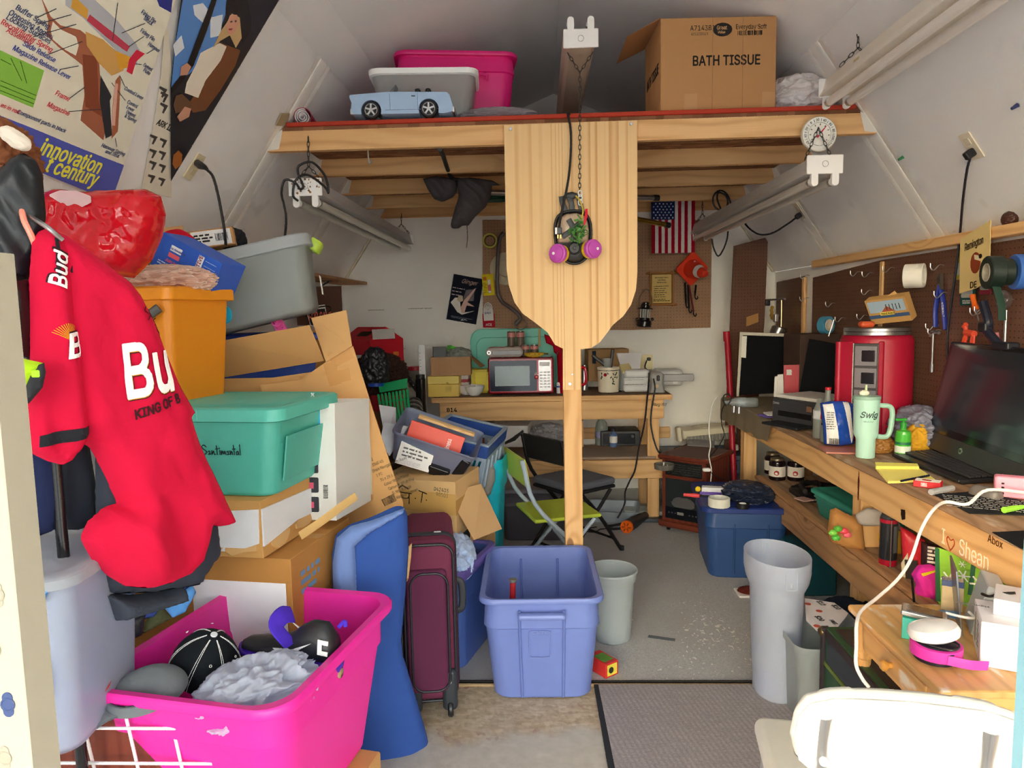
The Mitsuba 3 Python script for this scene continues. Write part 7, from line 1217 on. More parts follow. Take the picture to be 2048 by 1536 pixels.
P(k, 'valve', tf(cat(annulus(0.031, 0.024, 0.018, 28, 0.003), at(cyl(0.024, 0.010, 24), (0, 0, 0))), GM_ @ pose((0.006, -0.082, 0.028))), '121315', SAT); P(k, 'valve_hub', tf(cyl(0.008, 0.016, 14), GM_ @ pose((0.006, -0.082, 0.028))), '2c2e32', SAT)
for s, px_ in ((-1, (1117, 507)), (1, (1184, 498))):
    ax = frame(np.array((0.028, 3.3, 1.88)) * 0 + (np.array((-0.048, 3.29, 1.869)) if s < 0 else np.array((0.106, 3.29, 1.886))), np.cross([s * 0.55, -0.83, 0.05], [0, 0, 1]), (0, 0, 1)); ax[:3, :3] = frame((0, 0, 0), np.cross([0, 0, 1], [s * 0.55, -0.83, 0.05]), (0, 0, 1))[:3, :3]
    P(k, 'filter_collar', tf(cyl(0.041, 0.024, 32, 0.003), ax @ pose((0, 0, -0.030))), 'e8bc1c', SAT); P(k, 'filter', tf(lathe([(0.043, 0), (0.044, 0.003), (0.044, 0.02), (0.038, 0.024), (0.037, 0.032), (0.026, 0.036)], 32), ax @ pose((0, 0, -0.006))), 'c452b4', SAT, 40); P(k, 'filter_mark', tf(cyl(0.007, 0.002, 14), ax @ pose((0.010 * s, 0.0, 0.0295))), 'f2f0f0', SAT)
k = thing('plastic_sprig', 'green plastic leaf sprig with a red pepper hanging beside the mask visor', 'decoration')
rg = np.random.default_rng(8); ms = []
for i in range(46):
    t = rg.random(); c = np.array((0.058, 3.27, 2.016)) * (1 - t) + np.array((0.038, 3.26, 1.921)) * t + rg.normal(0, 1, 3) * [0.012 + 0.006 * t, 0.006, 0.006]
    P(k, 'leaf', tube([c, c + rg.normal(0, 1, 3) * 0.010, c + rg.normal(0, 1, 3) * 0.014], 0.004, 5, 3, (0.010, 0.003)), '5c9a48' if i % 3 else '3f7a38', SAT)
P(k, 'stem', tube([(0.036, 3.31, 2.131), (0.053, 3.29, 2.105), (0.066, 3.28, 2.062), (0.058, 3.27, 2.016)], 0.004, 6), 'c8b040', SAT); P(k, 'pepper', tube([(0.081, 3.27, 2.065), (0.079, 3.265, 2.033), (0.069, 3.26, 1.992)], [0.006, 0.008, 0.003], 10), 'd81c34', GLO)
k = thing('thermometer', 'round white dial thermometer with a red needle on the right end of the loft beam', 'thermometer')
TQ = (1.144, 3.33, 2.38); TD = frame(TQ, (1, 0, 0), (0, 0, 1))
P(k, 'case', tf(cyl(0.079, 0.018, 48, 0.003), TD @ pose((0, 0, -0.018))), 'c4bda8', SAT); P(k, 'dial', tf(cyl(0.075, 0.002, 48, 0.0005), TD), 'f0eee4', SAT); P(k, 'inner_ring', tf(annulus(0.052, 0.0505, 0.003, 40, 0.0003), TD), '6a6a64', SAT)
for i, s in enumerate(('60', '40', '20', '0', '20', '40', '60', '80', '100', '120')):
    a = math.radians(215 - 29 * i); txt(k, s, 0.011, TD @ pose((0.063 * math.cos(a), 0.063 * math.sin(a), 0.002), math.degrees(a) - 90) @ pose((0, -0.005, 0)), '26241f', center=True, sx=0.8)
    b_ = math.radians(200.5 - 29 * i); P(k, 'tick', tf(box(0.002, 0.012, 0.001, 0.0002), TD @ pose((0.063 * math.cos(b_), 0.063 * math.sin(b_), 0.0025), math.degrees(b_) - 90)), '26241f')
for i in range(9):
    a = math.radians(215 - 32 * i); P(k, 'small_tick', tf(box(0.004, 0.007, 0.001, 0.0002), TD @ pose((0.042 * math.cos(a), 0.042 * math.sin(a), 0.0025), math.degrees(a) - 90)), '5a5850')
P(k, 'needle', tf(ext([(-0.020, -0.004), (-0.012, -0.005), (0.045, -0.0012), (0.045, 0.0012), (-0.012, 0.005), (-0.020, 0.004)], 0.002), TD @ pose((0, 0, 0.004), 50)), 'c83a48', SAT, False); P(k, 'hub', tf(cyl(0.008, 0.004, 18), TD @ pose((0, 0, 0.004))), 'e8e4dc', SAT)
# cloth bundle, spring, poles under the joists
k = thing('cloth_bundle', 'dark grey cloth sack hanging in two lobes under the loft joists', 'sack')
CB_ = (0, 4.15)
fold = lambda x, y: 0.03 * np.abs(np.sin(x * 40 + y * 30 + 2 * meshkit.noise(np.c_[x * 8, y * 8, x * 0], 4))) - 0.012
P(k, 'lobe', puff([(-0.806, 2.389), (-0.735, 2.401), (-0.601, 2.381), (-0.609, 2.304), (-0.636, 2.276), (-0.696, 2.252), (-0.745, 2.271), (-0.778, 2.323)], VF(CB_), 0.07, 0.06, 0.012, 0.07, fold), '4a4648', FAB, True)
P(k, 'lobe', puff([(-0.607, 2.381), (-0.531, 2.384), (-0.401, 2.364), (-0.352, 2.334), (-0.401, 2.335), (-0.412, 2.27), (-0.442, 2.214), (-0.508, 2.156), (-0.544, 2.111), (-0.579, 2.112), (-0.603, 2.095), (-0.642, 2.096), (-0.65, 2.119), (-0.624, 2.205), (-0.598, 2.275)], VF((0, 4.13)), 0.08, 0.06, 0.012, 0.08, fold), '4c484a', FAB, True)
P(k, 'spring_cord', tube([(-0.603, 3.42, 2.386), (-0.613, 3.6, 2.397), (-0.638, 3.95, 2.407), (-0.63, 4.1, 2.378), (-0.584, 4.1, 2.365)], 0.012, 10), '3a3a3a', 'rough_metal'); P(k, 'drawstring', tube([(-0.556, 4.15, 2.117), (-0.555, 4.15, 2.045), (-0.562, 4.15, 1.984)], 0.003, 6), '6a6460', MAT)
for s_, a, b_, r_, c_, lab in ((0, (-0.44, 4.5, 2.358), (0.665, 4.9, 2.358), 0.018, 'c0c0c2', 'silver metal pole lying across the joists behind the gusset'), (1, (0.195, 4.6, 2.247), (0.74, 4.9, 2.176), 0.017, 'a88a3c', 'brass coloured pole with a black cap behind the gusset')):
    k = thing('pole', lab, 'pole'); P(k, 'shaft', bar(a, b_, r_, 14), c_, MET); d = np.array(b_) - np.array(a); d /= np.linalg.norm(d); P(k, 'cap', bar(np.array(b_) - d * 0.02, np.array(b_) + d * 0.02, r_ * 1.15, 14), '1c1c1e', SAT)
solo('green_net', 'green netting bundled on the joists left of the gusset', 'net', at(crumple(0.34, 0.16, 0.09, 121, 0.3, 4, 3), (-0.441, 4.75, 2.344)), '2c5440', FAB, 50)
# ---- back wall: pegboards and what hangs there --------------------------------------------------------------------
def peg(name, label, q, y, mat, ang=0, o=None):
    m = ext(q, 0.008, VF(o or (0, y), ang)); v = m.vertices[m.faces.ravel()]; m2 = mk(v, np.arange(len(v)).reshape(-1, 3))
    loc = np.linalg.inv(VF(o or (0, y), ang)); uv = (np.c_[v, np.ones(len(v))] @ loc.T)[:, :2]; m2.metadata = {'uv': uv}
    return put(thing(name, label, 'pegboard'), m2, 'ffffff', mat)
peg('pegboard', 'tan pegboard on the back wall right of the gusset, flag and cone on it', [(0.159, 2.337), (1.255, 2.309), (1.25, 1.448), (0.573, 1.441), (0.149, 1.45)], 5.78, 'pegboard_tan')
peg('pegboard', 'tan pegboard on the back wall left of the gusset, hat and tape on it', [(-0.591, 2.356), (0.038, 2.34), (0.026, 1.452), (-0.608, 1.485)], 5.78, 'pegboard_tan')
k = thing('flag', 'American flag hanging upright on the back wall pegboard', 'flag')
FX0, FX1, FZ0, FZ1 = 0.7484221039910405, 1.08362452785081, 2.0426345667724526, 2.504221644203236
FW, FH = FX1 - FX0, FZ1 - FZ0; FF = frame((FX0, 5.62, FZ0), (1, 0, 0), (0, 0, 1))
def wavy(q, z): 
    m = ext(q, 0.003); m = m.subdivide_to_size(0.03); v = np.array(m.vertices); v[:, 2] += 0.006 * np.sin(v[:, 0] * 40) + 0.008 * np.sin(v[:, 0] * 17 + 1) + z
    return tf(mk(v, m.faces), FF)
for i in range(13): P(k, 'stripe', wavy([(FW * i / 13, 0), (FW * (i + 1) / 13, 0), (FW * (i + 1) / 13, FH), (FW * i / 13, FH)], 0), 'a4142c' if i % 2 == 0 else 'e4e0de', FAB, False)
P(k, 'canton', wavy([(-0.003, FH * 0.56), (FW * 7 / 13, FH * 0.56), (FW * 7 / 13, FH + 0.002), (-0.003, FH + 0.002)], 0.003), '1c2a5c', FAB, False)
for r_ in range(9):
    for c_ in range(6 if r_ % 2 == 0 else 5):
        x, y = FW * 7 / 13 * ((c_ + 0.5) / 6 + (r_ % 2) / 12), FH * (0.56 + 0.44 * (r_ + 0.6) / 9.4); z = 0.006 * math.sin(x * 40) + 0.008 * math.sin(x * 17 + 1)
        P(k, 'star', ext([(x + 0.0085 * (1 if j % 2 == 0 else 0.4) * math.sin(j * math.pi / 5), y + 0.0085 * (1 if j % 2 == 0 else 0.4) * math.cos(j * math.pi / 5)) for j in range(10)], 0.001, off(FF, 0, 0, z + 0.0065)), 'f4f2f0', FAB, False)
k = thing('traffic_cone', 'small orange traffic cone hanging point out on the back pegboard', 'traffic cone')
CQ = frame((1.07, 5.66, 1.921), np.array([0.72, 0, 0.70]), np.array([-0.70, 0.15, 0.72]))
CQ[:3, :3] = frame((0, 0, 0), (0.70, 0.0, 0.714), np.cross([0.10, -0.92, -0.36], [0.70, 0.0, 0.714]))[:3, :3]
P(k, 'base', tf(ext(Polygon(rr(0.20, 0.20, 0.02)[:, :2]), 0.012), CQ), 'd83c22', SAT, False); P(k, 'cone', tf(lathe([(0.075, 0.01), (0.052, 0.12), (0.034, 0.21), (0.026, 0.235), (0.02, 0.24)], 32), CQ), 'd0341f', SAT, 40); P(k, 'reflective_band', tf(loft([circ(0.051, 0.13, 32), circ(0.0415, 0.178, 32)], False, False), CQ), 'e0e0de', GLO, True); P(k, 'label', tf(box(0.03, 0.022, 0.001, 0.0002, (0.02, 0.03, 0.075)), CQ @ rot(-12, 12, 0)), 'e8e4dc')
k = thing('lantern', 'black camping lantern with a glass globe and wire bail on the back wall', 'lantern')
LQ = np.array((0.702, 5.68, 1.521)); LM = pose(LQ, 0, 0, 4)
P(k, 'fount', tf(lathe([(0.052, -0.055), (0.057, -0.05), (0.057, -0.012), (0.045, -0.002)], 28), LM), '17181a', GLO, 40); P(k, 'collar', tf(cyl(0.04, 0.02, 24), LM @ pose((0, 0, -0.002))), '141517', SAT); P(k, 'globe', tf(loft([circ(0.036, 0.018, 24), circ(0.036, 0.09, 24)], False, False), LM), 'c8c8c0', 'clear', True); P(k, 'hood', tf(lathe([(0.062, 0.088), (0.06, 0.094), (0.036, 0.10), (0.036, 0.118), (0.03, 0.124), (0.03, 0.138), (0.016, 0.146)], 28), LM), '1a1b1d', GLO, 40)
P(k, 'bail', tf(tube([(-0.045, 0, 0.09), (-0.055, 0, 0.16), (-0.03, 0, 0.22), (0.0, 0, 0.245), (0.035, 0, 0.215), (0.055, 0, 0.15), (0.045, 0, 0.09)], 0.0035, 6), LM), 'b8b2a4', MET); P(k, 'knob', tf(at(cyl(0.012, 0.02, 14), (0.05, -0.02, 0.006), (0, 70, 0)), LM), '1c1d1f', SAT); P(k, 'knob', tf(at(cyl(0.012, 0.02, 14), (-0.07, -0.02, 0.0), (0, 70, 0)), LM), '1c1d1f', SAT)
for a in range(6): P(k, 'wire', tf(bar((0.037 * math.cos(a * 1.047), 0.037 * math.sin(a * 1.047), 0.018), (0.037 * math.cos(a * 1.047), 0.037 * math.sin(a * 1.047), 0.09), 0.0015, 5), LM), '8a8a88', MET)
k = thing('framed_notice', 'old paper notice of instructions in a rustic stick frame on the back pegboard', 'notice')
NX0, NX1, NZ0, NZ1 = 0.7713277670652812, 0.9276648637203962, 1.6548722601422117, 1.8831729809168398; nw, nh = NX1 - NX0, NZ1 - NZ0
NF = frame((NX0, 5.745, NZ0), (1, 0, 0), (0, 0, 1)); decal(k, 'paper', NF, nw, nh, 'd8bc78')
for s_, t in ((0.205, 'MY AT HANDY DANDY'), (0.185, 'TEA WALKER'), (0.165, 'INSTRUCTIONS')): txt(k, t, 0.0085, NF @ pose((nw / 2, nh * s_ / 0.235, 0.001)), '4a3418', center=True, sx=0.85)
lines_of_print(k, NF @ pose((0.018, nh * 0.58, 0.001)), nw - 0.035, 6, nh * 0.075, 0.005, 31, '5a4020'); lines_of_print(k, NF @ pose((0.012, nh * 0.12, 0.001)), nw - 0.022, 2, nh * 0.055, 0.006, 32, '4a3418')
for a, b_ in (((-0.012, -0.03), (-0.012, nh + 0.03)), ((nw + 0.012, -0.03), (nw + 0.012, nh + 0.03)), ((-0.045, -0.012), (nw + 0.045, -0.012)), ((-0.045, nh + 0.012), (nw + 0.045, nh + 0.012))): P(k, 'frame_stick', tf(bar((*a, 0.008), (*b_, 0.008), 0.0085, 8), NF), 'a87440', MAT)
k = thing('bungee_cords', 'black bungee cords with hooks hanging below the traffic cone', 'bungee cord')
for a, b_, c_ in (((1.031, 5.72, 1.814), (1.04, 5.72, 1.655), '18181a'), ((1.053, 5.71, 1.794), (1.062, 5.71, 1.614), '1e1e20'), ((1.115, 5.7, 1.792), (1.107, 5.7, 1.721), '151517'), ((1.059, 5.7, 1.793), (1.094, 5.69, 1.585), '6a2c34')):
    P(k, 'cord', bar(a, b_, 0.007, 8), c_, FAB); b_ = np.array(b_); P(k, 'hook', tube([b_, b_ + [0.0, 0, -0.025], b_ + [0.012, 0, -0.042], b_ + [0.022, 0, -0.03], b_ + [0.02, 0, -0.018]], 0.0045, 6), '16161a', SAT)
k = thing('wall_poster', 'dark glossy photo poster with script lettering tilted on the back wall', 'poster')
PG = frame((-0.916, 5.77, 1.561), np.array((-0.665, 5.77, 1.511)) - np.array((-0.916, 5.77, 1.561)), (0.05, 0, 1)); pw = float(np.linalg.norm(np.array((-0.665, 5.77, 1.511)) - np.array((-0.916, 5.77, 1.561)))); ph = 0.375
gq = lambda *q: [(a * pw, b_ * ph) for a, b_ in q]
P(k, 'sheet', ext(Polygon(gq((0, 0), (1, 0), (1.0, 1.0), (0, 1.0))), 0.002, PG), '141a2a', MAT, False); P(k, 'edge', ext(Polygon(gq((0, 0), (0.025, 0), (0.025, 1), (0, 1))), 0.0008, off(PG, 0, 0, 0.002)), 'd8d8d8', SAT, False)
for nm, q, c_, z in (('photo_glow', gq((0.45, 0.45), (0.8, 0.5), (0.75, 0.75), (0.5, 0.7)), '3a2436', 0.0021), ('white_fur', gq((0.08, 0.38), (0.2, 0.5), (0.34, 0.5), (0.42, 0.3), (0.5, 0.2), (0.7, 0.24), (0.85, 0.28), (0.5, 0.16), (0.34, 0.2), (0.2, 0.3)), 'd8d4cc', 0.0024), ('figure', gq((0.42, 0.30), (0.5, 0.48), (0.74, 0.74), (0.8, 0.78), (0.78, 0.72), (0.6, 0.45), (0.84, 0.38), (0.6, 0.38), (0.56, 0.2), (0.48, 0.2)), 'c89a90', 0.0030), ('hair', gq((0.26, 0.46), (0.3, 0.56), (0.42, 0.56), (0.46, 0.46), (0.36, 0.42)), 'b8a488', 0.0036)): P(k, nm, ext(Polygon(q).buffer(0.001), 0.0006, off(PG, 0, 0, z)), c_, SAT, False)
txt(k, 'Ginger', 0.034, off(PG, 0.30 * pw, 0.84 * ph, 0.003), 'd8b8b0', bold=False, slant=0.35, sx=0.9); lines_of_print(k, off(PG, 0.06 * pw, 0.70 * ph, 0.003), 0.1, 3, 0.028, 0.008, 41, 'b0a0a8'); lines_of_print(k, off(PG, 0.16 * pw, 0.09 * ph, 0.003), 0.19, 2, 0.010, 0.003, 42, '98a0b0'); P(k, 'signature', strokes([[(0.5 * pw, 0.03 * ph), (0.55 * pw, 0.07 * ph), (0.53 * pw, 0.03 * ph), (0.62 * pw, 0.06 * ph), (0.68 * pw, 0.05 * ph)]], 0.003, 0.0006, off(PG, 0, 0, 0.003)), 'e8e8e8', SAT, False)
k = thing('tape_roll', 'yellow masking tape roll hung on the left back pegboard', 'tape'); P(k, 'roll', at(annulus(0.062, 0.045, 0.03, 36, 0.003), (-0.532, 5.76, 2.185), (90, 0, 0)), 'b8b03c', SAT); P(k, 'core', at(annulus(0.046, 0.038, 0.031, 32, 0.001), (-0.533, 5.762, 2.185), (90, 0, 0)), '6a5434', MAT)
k = thing('straw_hat', 'pale round straw hat behind the edge of the plywood gusset', 'hat'); P(k, 'brim', at(lathe([(0.13, 0), (0.132, 0.004), (0.07, 0.01), (0.065, 0.05), (0.03, 0.06)], 36), (-0.407, 5.765, 1.961), (90, 0, 0)), 'c8bca4', MAT, 40); P(k, 'band', at(annulus(0.067, 0.060, 0.014, 32, 0.001), (-0.407, 5.75, 1.96), (90, 0, 0)), '2e2c2c', FAB)
k = thing('leather_strap', 'brown leather strap hanging from the left back pegboard, loop at its end', 'strap')
P(k, 'strap', tube([(-0.414, 5.7, 2.243), (-0.452, 5.7, 2.185), (-0.472, 5.7, 1.987), (-0.477, 5.7, 1.787), (-0.446, 5.7, 1.698), (-0.378, 5.69, 1.644), (-0.314, 5.69, 1.59), (-0.299, 5.69, 1.55), (-0.34, 5.69, 1.502)], 0.012, 8, 6, (0.006, 0.03)), '3c2824', SAT); P(k, 'loop', at(annulus(0.048, 0.043, 0.02, 28, 0.001), (-0.296, 5.69, 1.509), (90, 0, 0)), '3a2622', SAT)
k = thing('glue_card', 'yellow blister card with a glue tube, pinned beside the dark poster', 'blister card'); Q_ = frame((-0.596, 5.755, 1.742), (1, 0, 0.06), (-0.05, 0, 1)); decal(k, 'card', Q_, 0.095, 0.175, 'e6d02c', 0.004, 0.002); P(k, 'glue_tube', tf(rbox(0.026, 0.016, 0.11, 0.007, (0, 0, 0)), Q_ @ pose((0.056, 0.075, 0.012)) @ rot(90, 0, 0)), 'e8e4e0', SAT); P(k, 'glue_label', tf(box(0.024, 0.05, 0.003, 0.001), Q_ @ pose((0.056, 0.062, 0.021))), 'b83038', SAT); decal(k, 'print', off(Q_, 0.006, 0.125, 0.0025), 0.03, 0.03, 'c87828'); lines_of_print(k, off(Q_, 0.006, 0.10, 0.0025), 0.03, 7, 0.012, 0.004, 44, '6a5a20')
k = thing('cord_pack', 'packaged white extension cord on a red card below the yellow blister card', 'cord pack'); Q_ = frame((-0.606, 5.755, 1.485), (1, 0, 0.03), (0, 0, 1)); decal(k, 'card', Q_, 0.10, 0.11, 'b02030', 0.003, 0.003); decal(k, 'label', off(Q_, 0.012, 0.055, 0.02), 0.08, 0.085, 'dcdcdc', 0.003, 0.002)
for i in range(4): P(k, 'cord_loop', tf(tube([(0.02 + 0.008 * i, 0.10, 0.012), (0.02 + 0.008 * i, 0.17 - 0.01 * i, 0.014), (0.05, 0.20 - 0.012 * i, 0.016), (0.082 - 0.008 * i, 0.17 - 0.01 * i, 0.014), (0.082 - 0.008 * i, 0.10, 0.012)], 0.004, 8), Q_), 'e8e6e2', SAT)
txt(k, 'ACE', 0.02, off(Q_, 0.02, 0.012, 0.004), 'f0e8e8'); lines_of_print(k, off(Q_, 0.02, 0.12, 0.0225), 0.06, 2, 0.01, 0.005, 45, '5a6a8a')
# ---- right wall ---------------------------------------------------------------------------------------------------
YZR = lambda x, y0=0.0, z0=0.0: frame((x, y0, z0), (0, -1, 0), (0, 0, 1))      # faces -x; its x runs towards the doorway
def pegx(label, q, x):
    M = YZR(x); m = ext([(-a, b) for a, b in q], 0.006, M); v = m.vertices[m.faces.ravel()]; m2 = mk(v, np.arange(len(v)).reshape(-1, 3))
    m2.metadata = {'uv': (np.c_[v, np.ones(len(v))] @ np.linalg.inv(M).T)[:, :2]}
    return put(thing('pegboard', label, 'pegboard'), m2, 'ffffff', 'pegboard_brown')
pegx('long brown pegboard on the right wall above the bench, tools hung on it', [(0.2, 0.93), (4.98, 0.93), (4.98, 1.80), (4.0, 1.85), (0.2, 1.85)], 1.765)
pegx('small brown pegboard with a bike lock and gauge, far end of the right wall', [(5.13, 1.25), (5.73, 1.25), (5.73, 1.80), (5.13, 1.82)], 1.765)
k = thing('pegboard_trim', 'pale wood strips edging the right wall pegboards', 'trim strip')
P(k, 'strip', plank(0.012, 0.035, 0.60, (1.752, 3.98, 1.54)), 'ffffff', 'plywood'); P(k, 'strip', plank(0.02, 0.04, 0.56, (1.745, 5.10, 1.53)), 'ffffff', 'pine')
k = thing('wall_ledge', 'long pine board ledge along the right wall over the pegboard', 'ledge'); P(k, 'board', plank(0.07, 4.0, 0.045, (1.733, 2.85, 1.885)), 'ffffff', 'pine')
k = peg('pegboard', 'loose brown pegboard panel leaning in the back right corner', [(-0.105, 2.073), (0.175, 2.14), (0.157, 1.505), (0.116, 0.88), (0.101, 0.24), (-0.175, 0.256), (-0.153, 0.891)], 0, 'pegboard_brown', 12, (1.45, 5.50)); P(k, 'label', ext([(0.003, 1.531), (0.103, 1.56), (0.104, 1.491), (0.004, 1.458)], 0.001, VF((1.45, 5.485), 12)), 'b88a58', MAT, False)
k = thing('red_pole', 'red plastic capped pole leaning beside the loose pegboard panel', 'pole'); P(k, 'pole', tube([(1.279, 5.38, 1.4), (1.285, 5.3, 0.988), (1.295, 5.2, 0.32)], 0.022, 14), 'b01830', SAT); P(k, 'cap', tube([(1.275, 5.38, 1.426), (1.28, 5.38, 1.354)], 0.026, 14, 0), 'b81a32', SAT)
k = thing('bike_lock', 'steel lock with brass keys hanging on the small far pegboard', 'lock')
P(k, 'bar', bar((1.66, 5.66, 1.66), (1.66, 5.24, 1.66), 0.008), '8a8a8c', MET); P(k, 'body', rbox(0.04, 0.08, 0.05, 0.01, (1.66, 5.66, 1.64)), '1a1a1e', SAT)
P(k, 'keys', cat([at(cyl(0.014, 0.004, 12), (1.66, 5.52 + 0.02 * (i % 2), 1.60 - 0.02 * i), (90, 20 * i, 0)) for i in range(5)]), 'b8923c', MET, kind='stuff'); P(k, 'padlock', rbox(0.03, 0.05, 0.06, 0.006, (1.66, 5.43, 1.52)), 'd0d0d2', MET)
k = thing('chrome_gauge', 'chrome topped barrel tool with a shaft on the small far pegboard', 'tool'); P(k, 'shaft', bar((1.66, 5.31, 1.66), (1.66, 5.31, 1.42), 0.008), '9a8a70', MET); P(k, 'barrel', at(cyl(0.055, 0.09, 24, 0.01), (1.62, 5.31, 1.37), (0, 20, 0)), 'a8a8aa', MET); P(k, 'base', at(cyl(0.045, 0.14, 20), (1.64, 5.31, 1.24)), '1c1c20', SAT); P(k, 'dial', at(box(0.002, 0.07, 0.03, 0.0005), (1.585, 5.30, 1.33)), 'e8e8e4', SAT)
for i, q in enumerate([(1.558, 5.05, 1.809), (1.56, 5.05, 1.652)] + [(1.695, 4.6, 1.609), (1.668, 4.45, 1.515), (1.731, 4.25, 1.787), (1.748, 4.1, 1.773), (1.735, 4.1, 1.674), (1.716, 3.86, 1.787), (1.752, 3.4, 1.771), (1.771, 3.36, 1.641), (1.739, 4.15, 1.532), (1.742, 3.42, 1.489), (1.755, 3.4, 1.466), (1.74, 3.08, 1.561), (1.746, 3.05, 1.567), (1.742, 2.9, 1.601)][:14]):
    k = thing('peg_hook', 'empty steel peg hook on the brown right wall pegboards', 'hook', 'empty peg hooks'); z = q[2]; y = q[1]
    P(k, 'wire', tube([(1.762, y, z + 0.01), (1.74, y, z + 0.012), (1.715, y, z - 0.012), (1.70, y, z), (1.698, y, z + 0.02)], 0.0028, 6), 'd4d2d0', MET)
k = thing('tape_roll', 'wide white tape roll hung on the long brown pegboard', 'tape'); q = np.array((1.66, 3.495, 1.738)); P(k, 'roll', at(annulus(0.058, 0.046, 0.085, 36, 0.003), q + [-0.02, 0.02, 0], (0, 90, -38)), 'e6e4da', SAT)
k = thing('tape_roll', 'blue painter tape roll on the far bench clutter, left of the red cooler', 'tape'); q = np.array((1.642, 4.5, 1.484)); P(k, 'roll', at(annulus(0.055, 0.036, 0.05, 32, 0.002), q, (90, 0, 30)), '4a94b8', SAT); P(k, 'core', at(annulus(0.037, 0.032, 0.052, 28, 0.001), q, (90, 0, 30)), 'e0d8d0', MAT)
k = thing('nesting_kit_box', 'small tan picture box with a desert scene leaning on the red cooler top', 'box')
B = Block(0.20, 0.05, 0.13, frame((1.60, 3.52, 1.525), (0.55, -0.83, 0.10), (0.60, 0.45, 0.35))); P(k, 'body', B.mesh(0.001), 'b98f58', MAT)
FB = B.f('front'); decal(k, 'scene', off(FB, 0.01, 0.06), 0.18, 0.06, '9fb4c4'); decal(k, 'strip', off(FB, 0.0, 0.03, 0.001), 0.2, 0.018, '3c5478'); decal(k, 'tag', off(FB, 0.06, 0.044, 0.002), 0.07, 0.018, 'd8c058'); txt(k, 'TOLE ROST', 0.009, off(FB, 0.064, 0.048, 0.003), '3a2a18'); P(k, 'hill', ext([(0.05, 0), (0.08, 0.03), (0.12, 0)], 0.0006, off(FB, 0.02, 0.062, 0.001)), 'a85440', MAT, False)
for i in range(5): P(k, 'cactus', tf(box(0.004, 0.03, 0.0006, 0.0002, (0.10 + 0.016 * i, 0.085, 0.0014)), FB), '2f4038')
P(k, 'flap', tf(box(0.10, 0.05, 0.004, 0.001, (0.14, 0.05, 0.02)), FB @ rot(0, 20, 25)), 'c39a66')
k = thing('pliers', 'blue handled lineman pliers hanging on the brown pegboard', 'pliers'); q = np.array((1.74, 3.388, 1.677))
for s, l in ((-1, [(0, 0, 0.01), (0, 0.022, -0.06), (0, 0.03, -0.12), (0, 0.022, -0.185)]), (1, [(0, 0, 0.01), (0, -0.026, -0.05), (0, -0.042, -0.12), (0, -0.062, -0.195)])): P(k, 'handle', tube(q + np.array(l), 0.012, 10, 6, (0.014, 0.024)), '28389a', SAT)
P(k, 'jaw', hull(q + np.array([(a, b_, c) for a in (-0.008, 0.008) for b_, c in ((-0.016, -0.01), (0.016, -0.01), (0.012, 0.06), (-0.008, 0.065))])), '8a8480', MET, False); txt(k, 'KOBALT', 0.013, frame(q + [-0.010, -0.034, -0.07], (0, -0.24, -1), (0, -1, 0.24)), 'e8e8f0')
k = thing('socket_wrench', 'long steel wrench hanging beside the blue pliers', 'wrench'); q = np.array((1.73, 3.413, 1.466)); P(k, 'shaft', bar(q + [0, 0, 0.0], q + [0, 0.0, -0.15], 0.006), 'a8a8ac', MET); P(k, 'head', tube([q + [0, 0.02, -0.02], q + [0, 0.008, 0.002], q + [0, -0.05, 0.0]], 0.008, 8), 'a8a8ac', MET); P(k, 'tip', bar(q + [0, 0, -0.15], q + [0, 0, -0.19], 0.010), '9a9a9e', MET)
solo('power_cord', 'dark cord from the right wall outlet hanging past the pegboard to the bench', 'cord', tube([(1.55, 2.871, 2.172), (1.568, 2.923, 2.128), (1.634, 3.055, 2.03), (1.721, 3.216, 1.902), (1.72, 3.232, 1.75), (1.72, 3.259, 1.595), (1.72, 3.274, 1.482), (1.72, 3.272, 1.345)], 0.005, 8), '1c1d28', SAT)
for px_, pl, dx in (((1.545, 2.862, 2.208), (1.536, 2.853, 2.176), 1), ((1.541, 4.657, 2.214), (1.533, 4.677, 2.179), 2)):
    k = thing('wall_outlet', ('cream outlet plate with a black plug on the near right roof slope' if dx == 1 else 'cream outlet plate on the far right roof slope behind the light'), 'outlet')
    OF = frame(px_, (0, -1, 0), (-0.561, 0, 0.828)); P(k, 'plate', tf(rbox(0.07, 0.115, 0.006, 0.0025), OF), 'dcd2bc', SAT); P(k, 'socket', tf(rbox(0.03, 0.028, 0.004, 0.002, (0, 0.022, 0.004)), OF), 'cfc6b0', SAT); P(k, 'plug', tf(rbox(0.026, 0.034, 0.04, 0.008, (0, -0.022, 0.022)), OF), '16171c', SAT)
solo('power_cord', 'black cord coiled at the right loft light and sagging to the far outlet', 'cord', tube([(1.542, 4.7, 2.182), (1.482, 4.7, 2.139), (1.403, 4.75, 2.089), (1.337, 4.8, 2.086), (1.285, 4.85, 2.129), (1.259, 4.9, 2.182), (1.208, 5.0, 2.298), (1.172, 5.0, 2.381), (1.121, 5.0, 2.413), (1.077, 5.0, 2.377), (1.081, 5.0, 2.315), (1.122, 5.0, 2.28), (1.173, 5.0, 2.313), (1.162, 5.0, 2.374), (1.111, 5.0, 2.399), (1.104, 5.0, 2.349), (1.139, 5.0, 2.263)], 0.006, 8), '17171c', SAT)
solo('power_cord', 'black cord loop hanging below the far end of the right loft light', 'cord', tube([(1.141, 5.3, 2.113), (1.153, 5.3, 2.05), (1.186, 5.3, 1.988), (1.223, 5.3, 2.031), (1.251, 5.3, 2.11), (1.258, 5.3, 2.168)], 0.006, 8), '17171c', SAT)
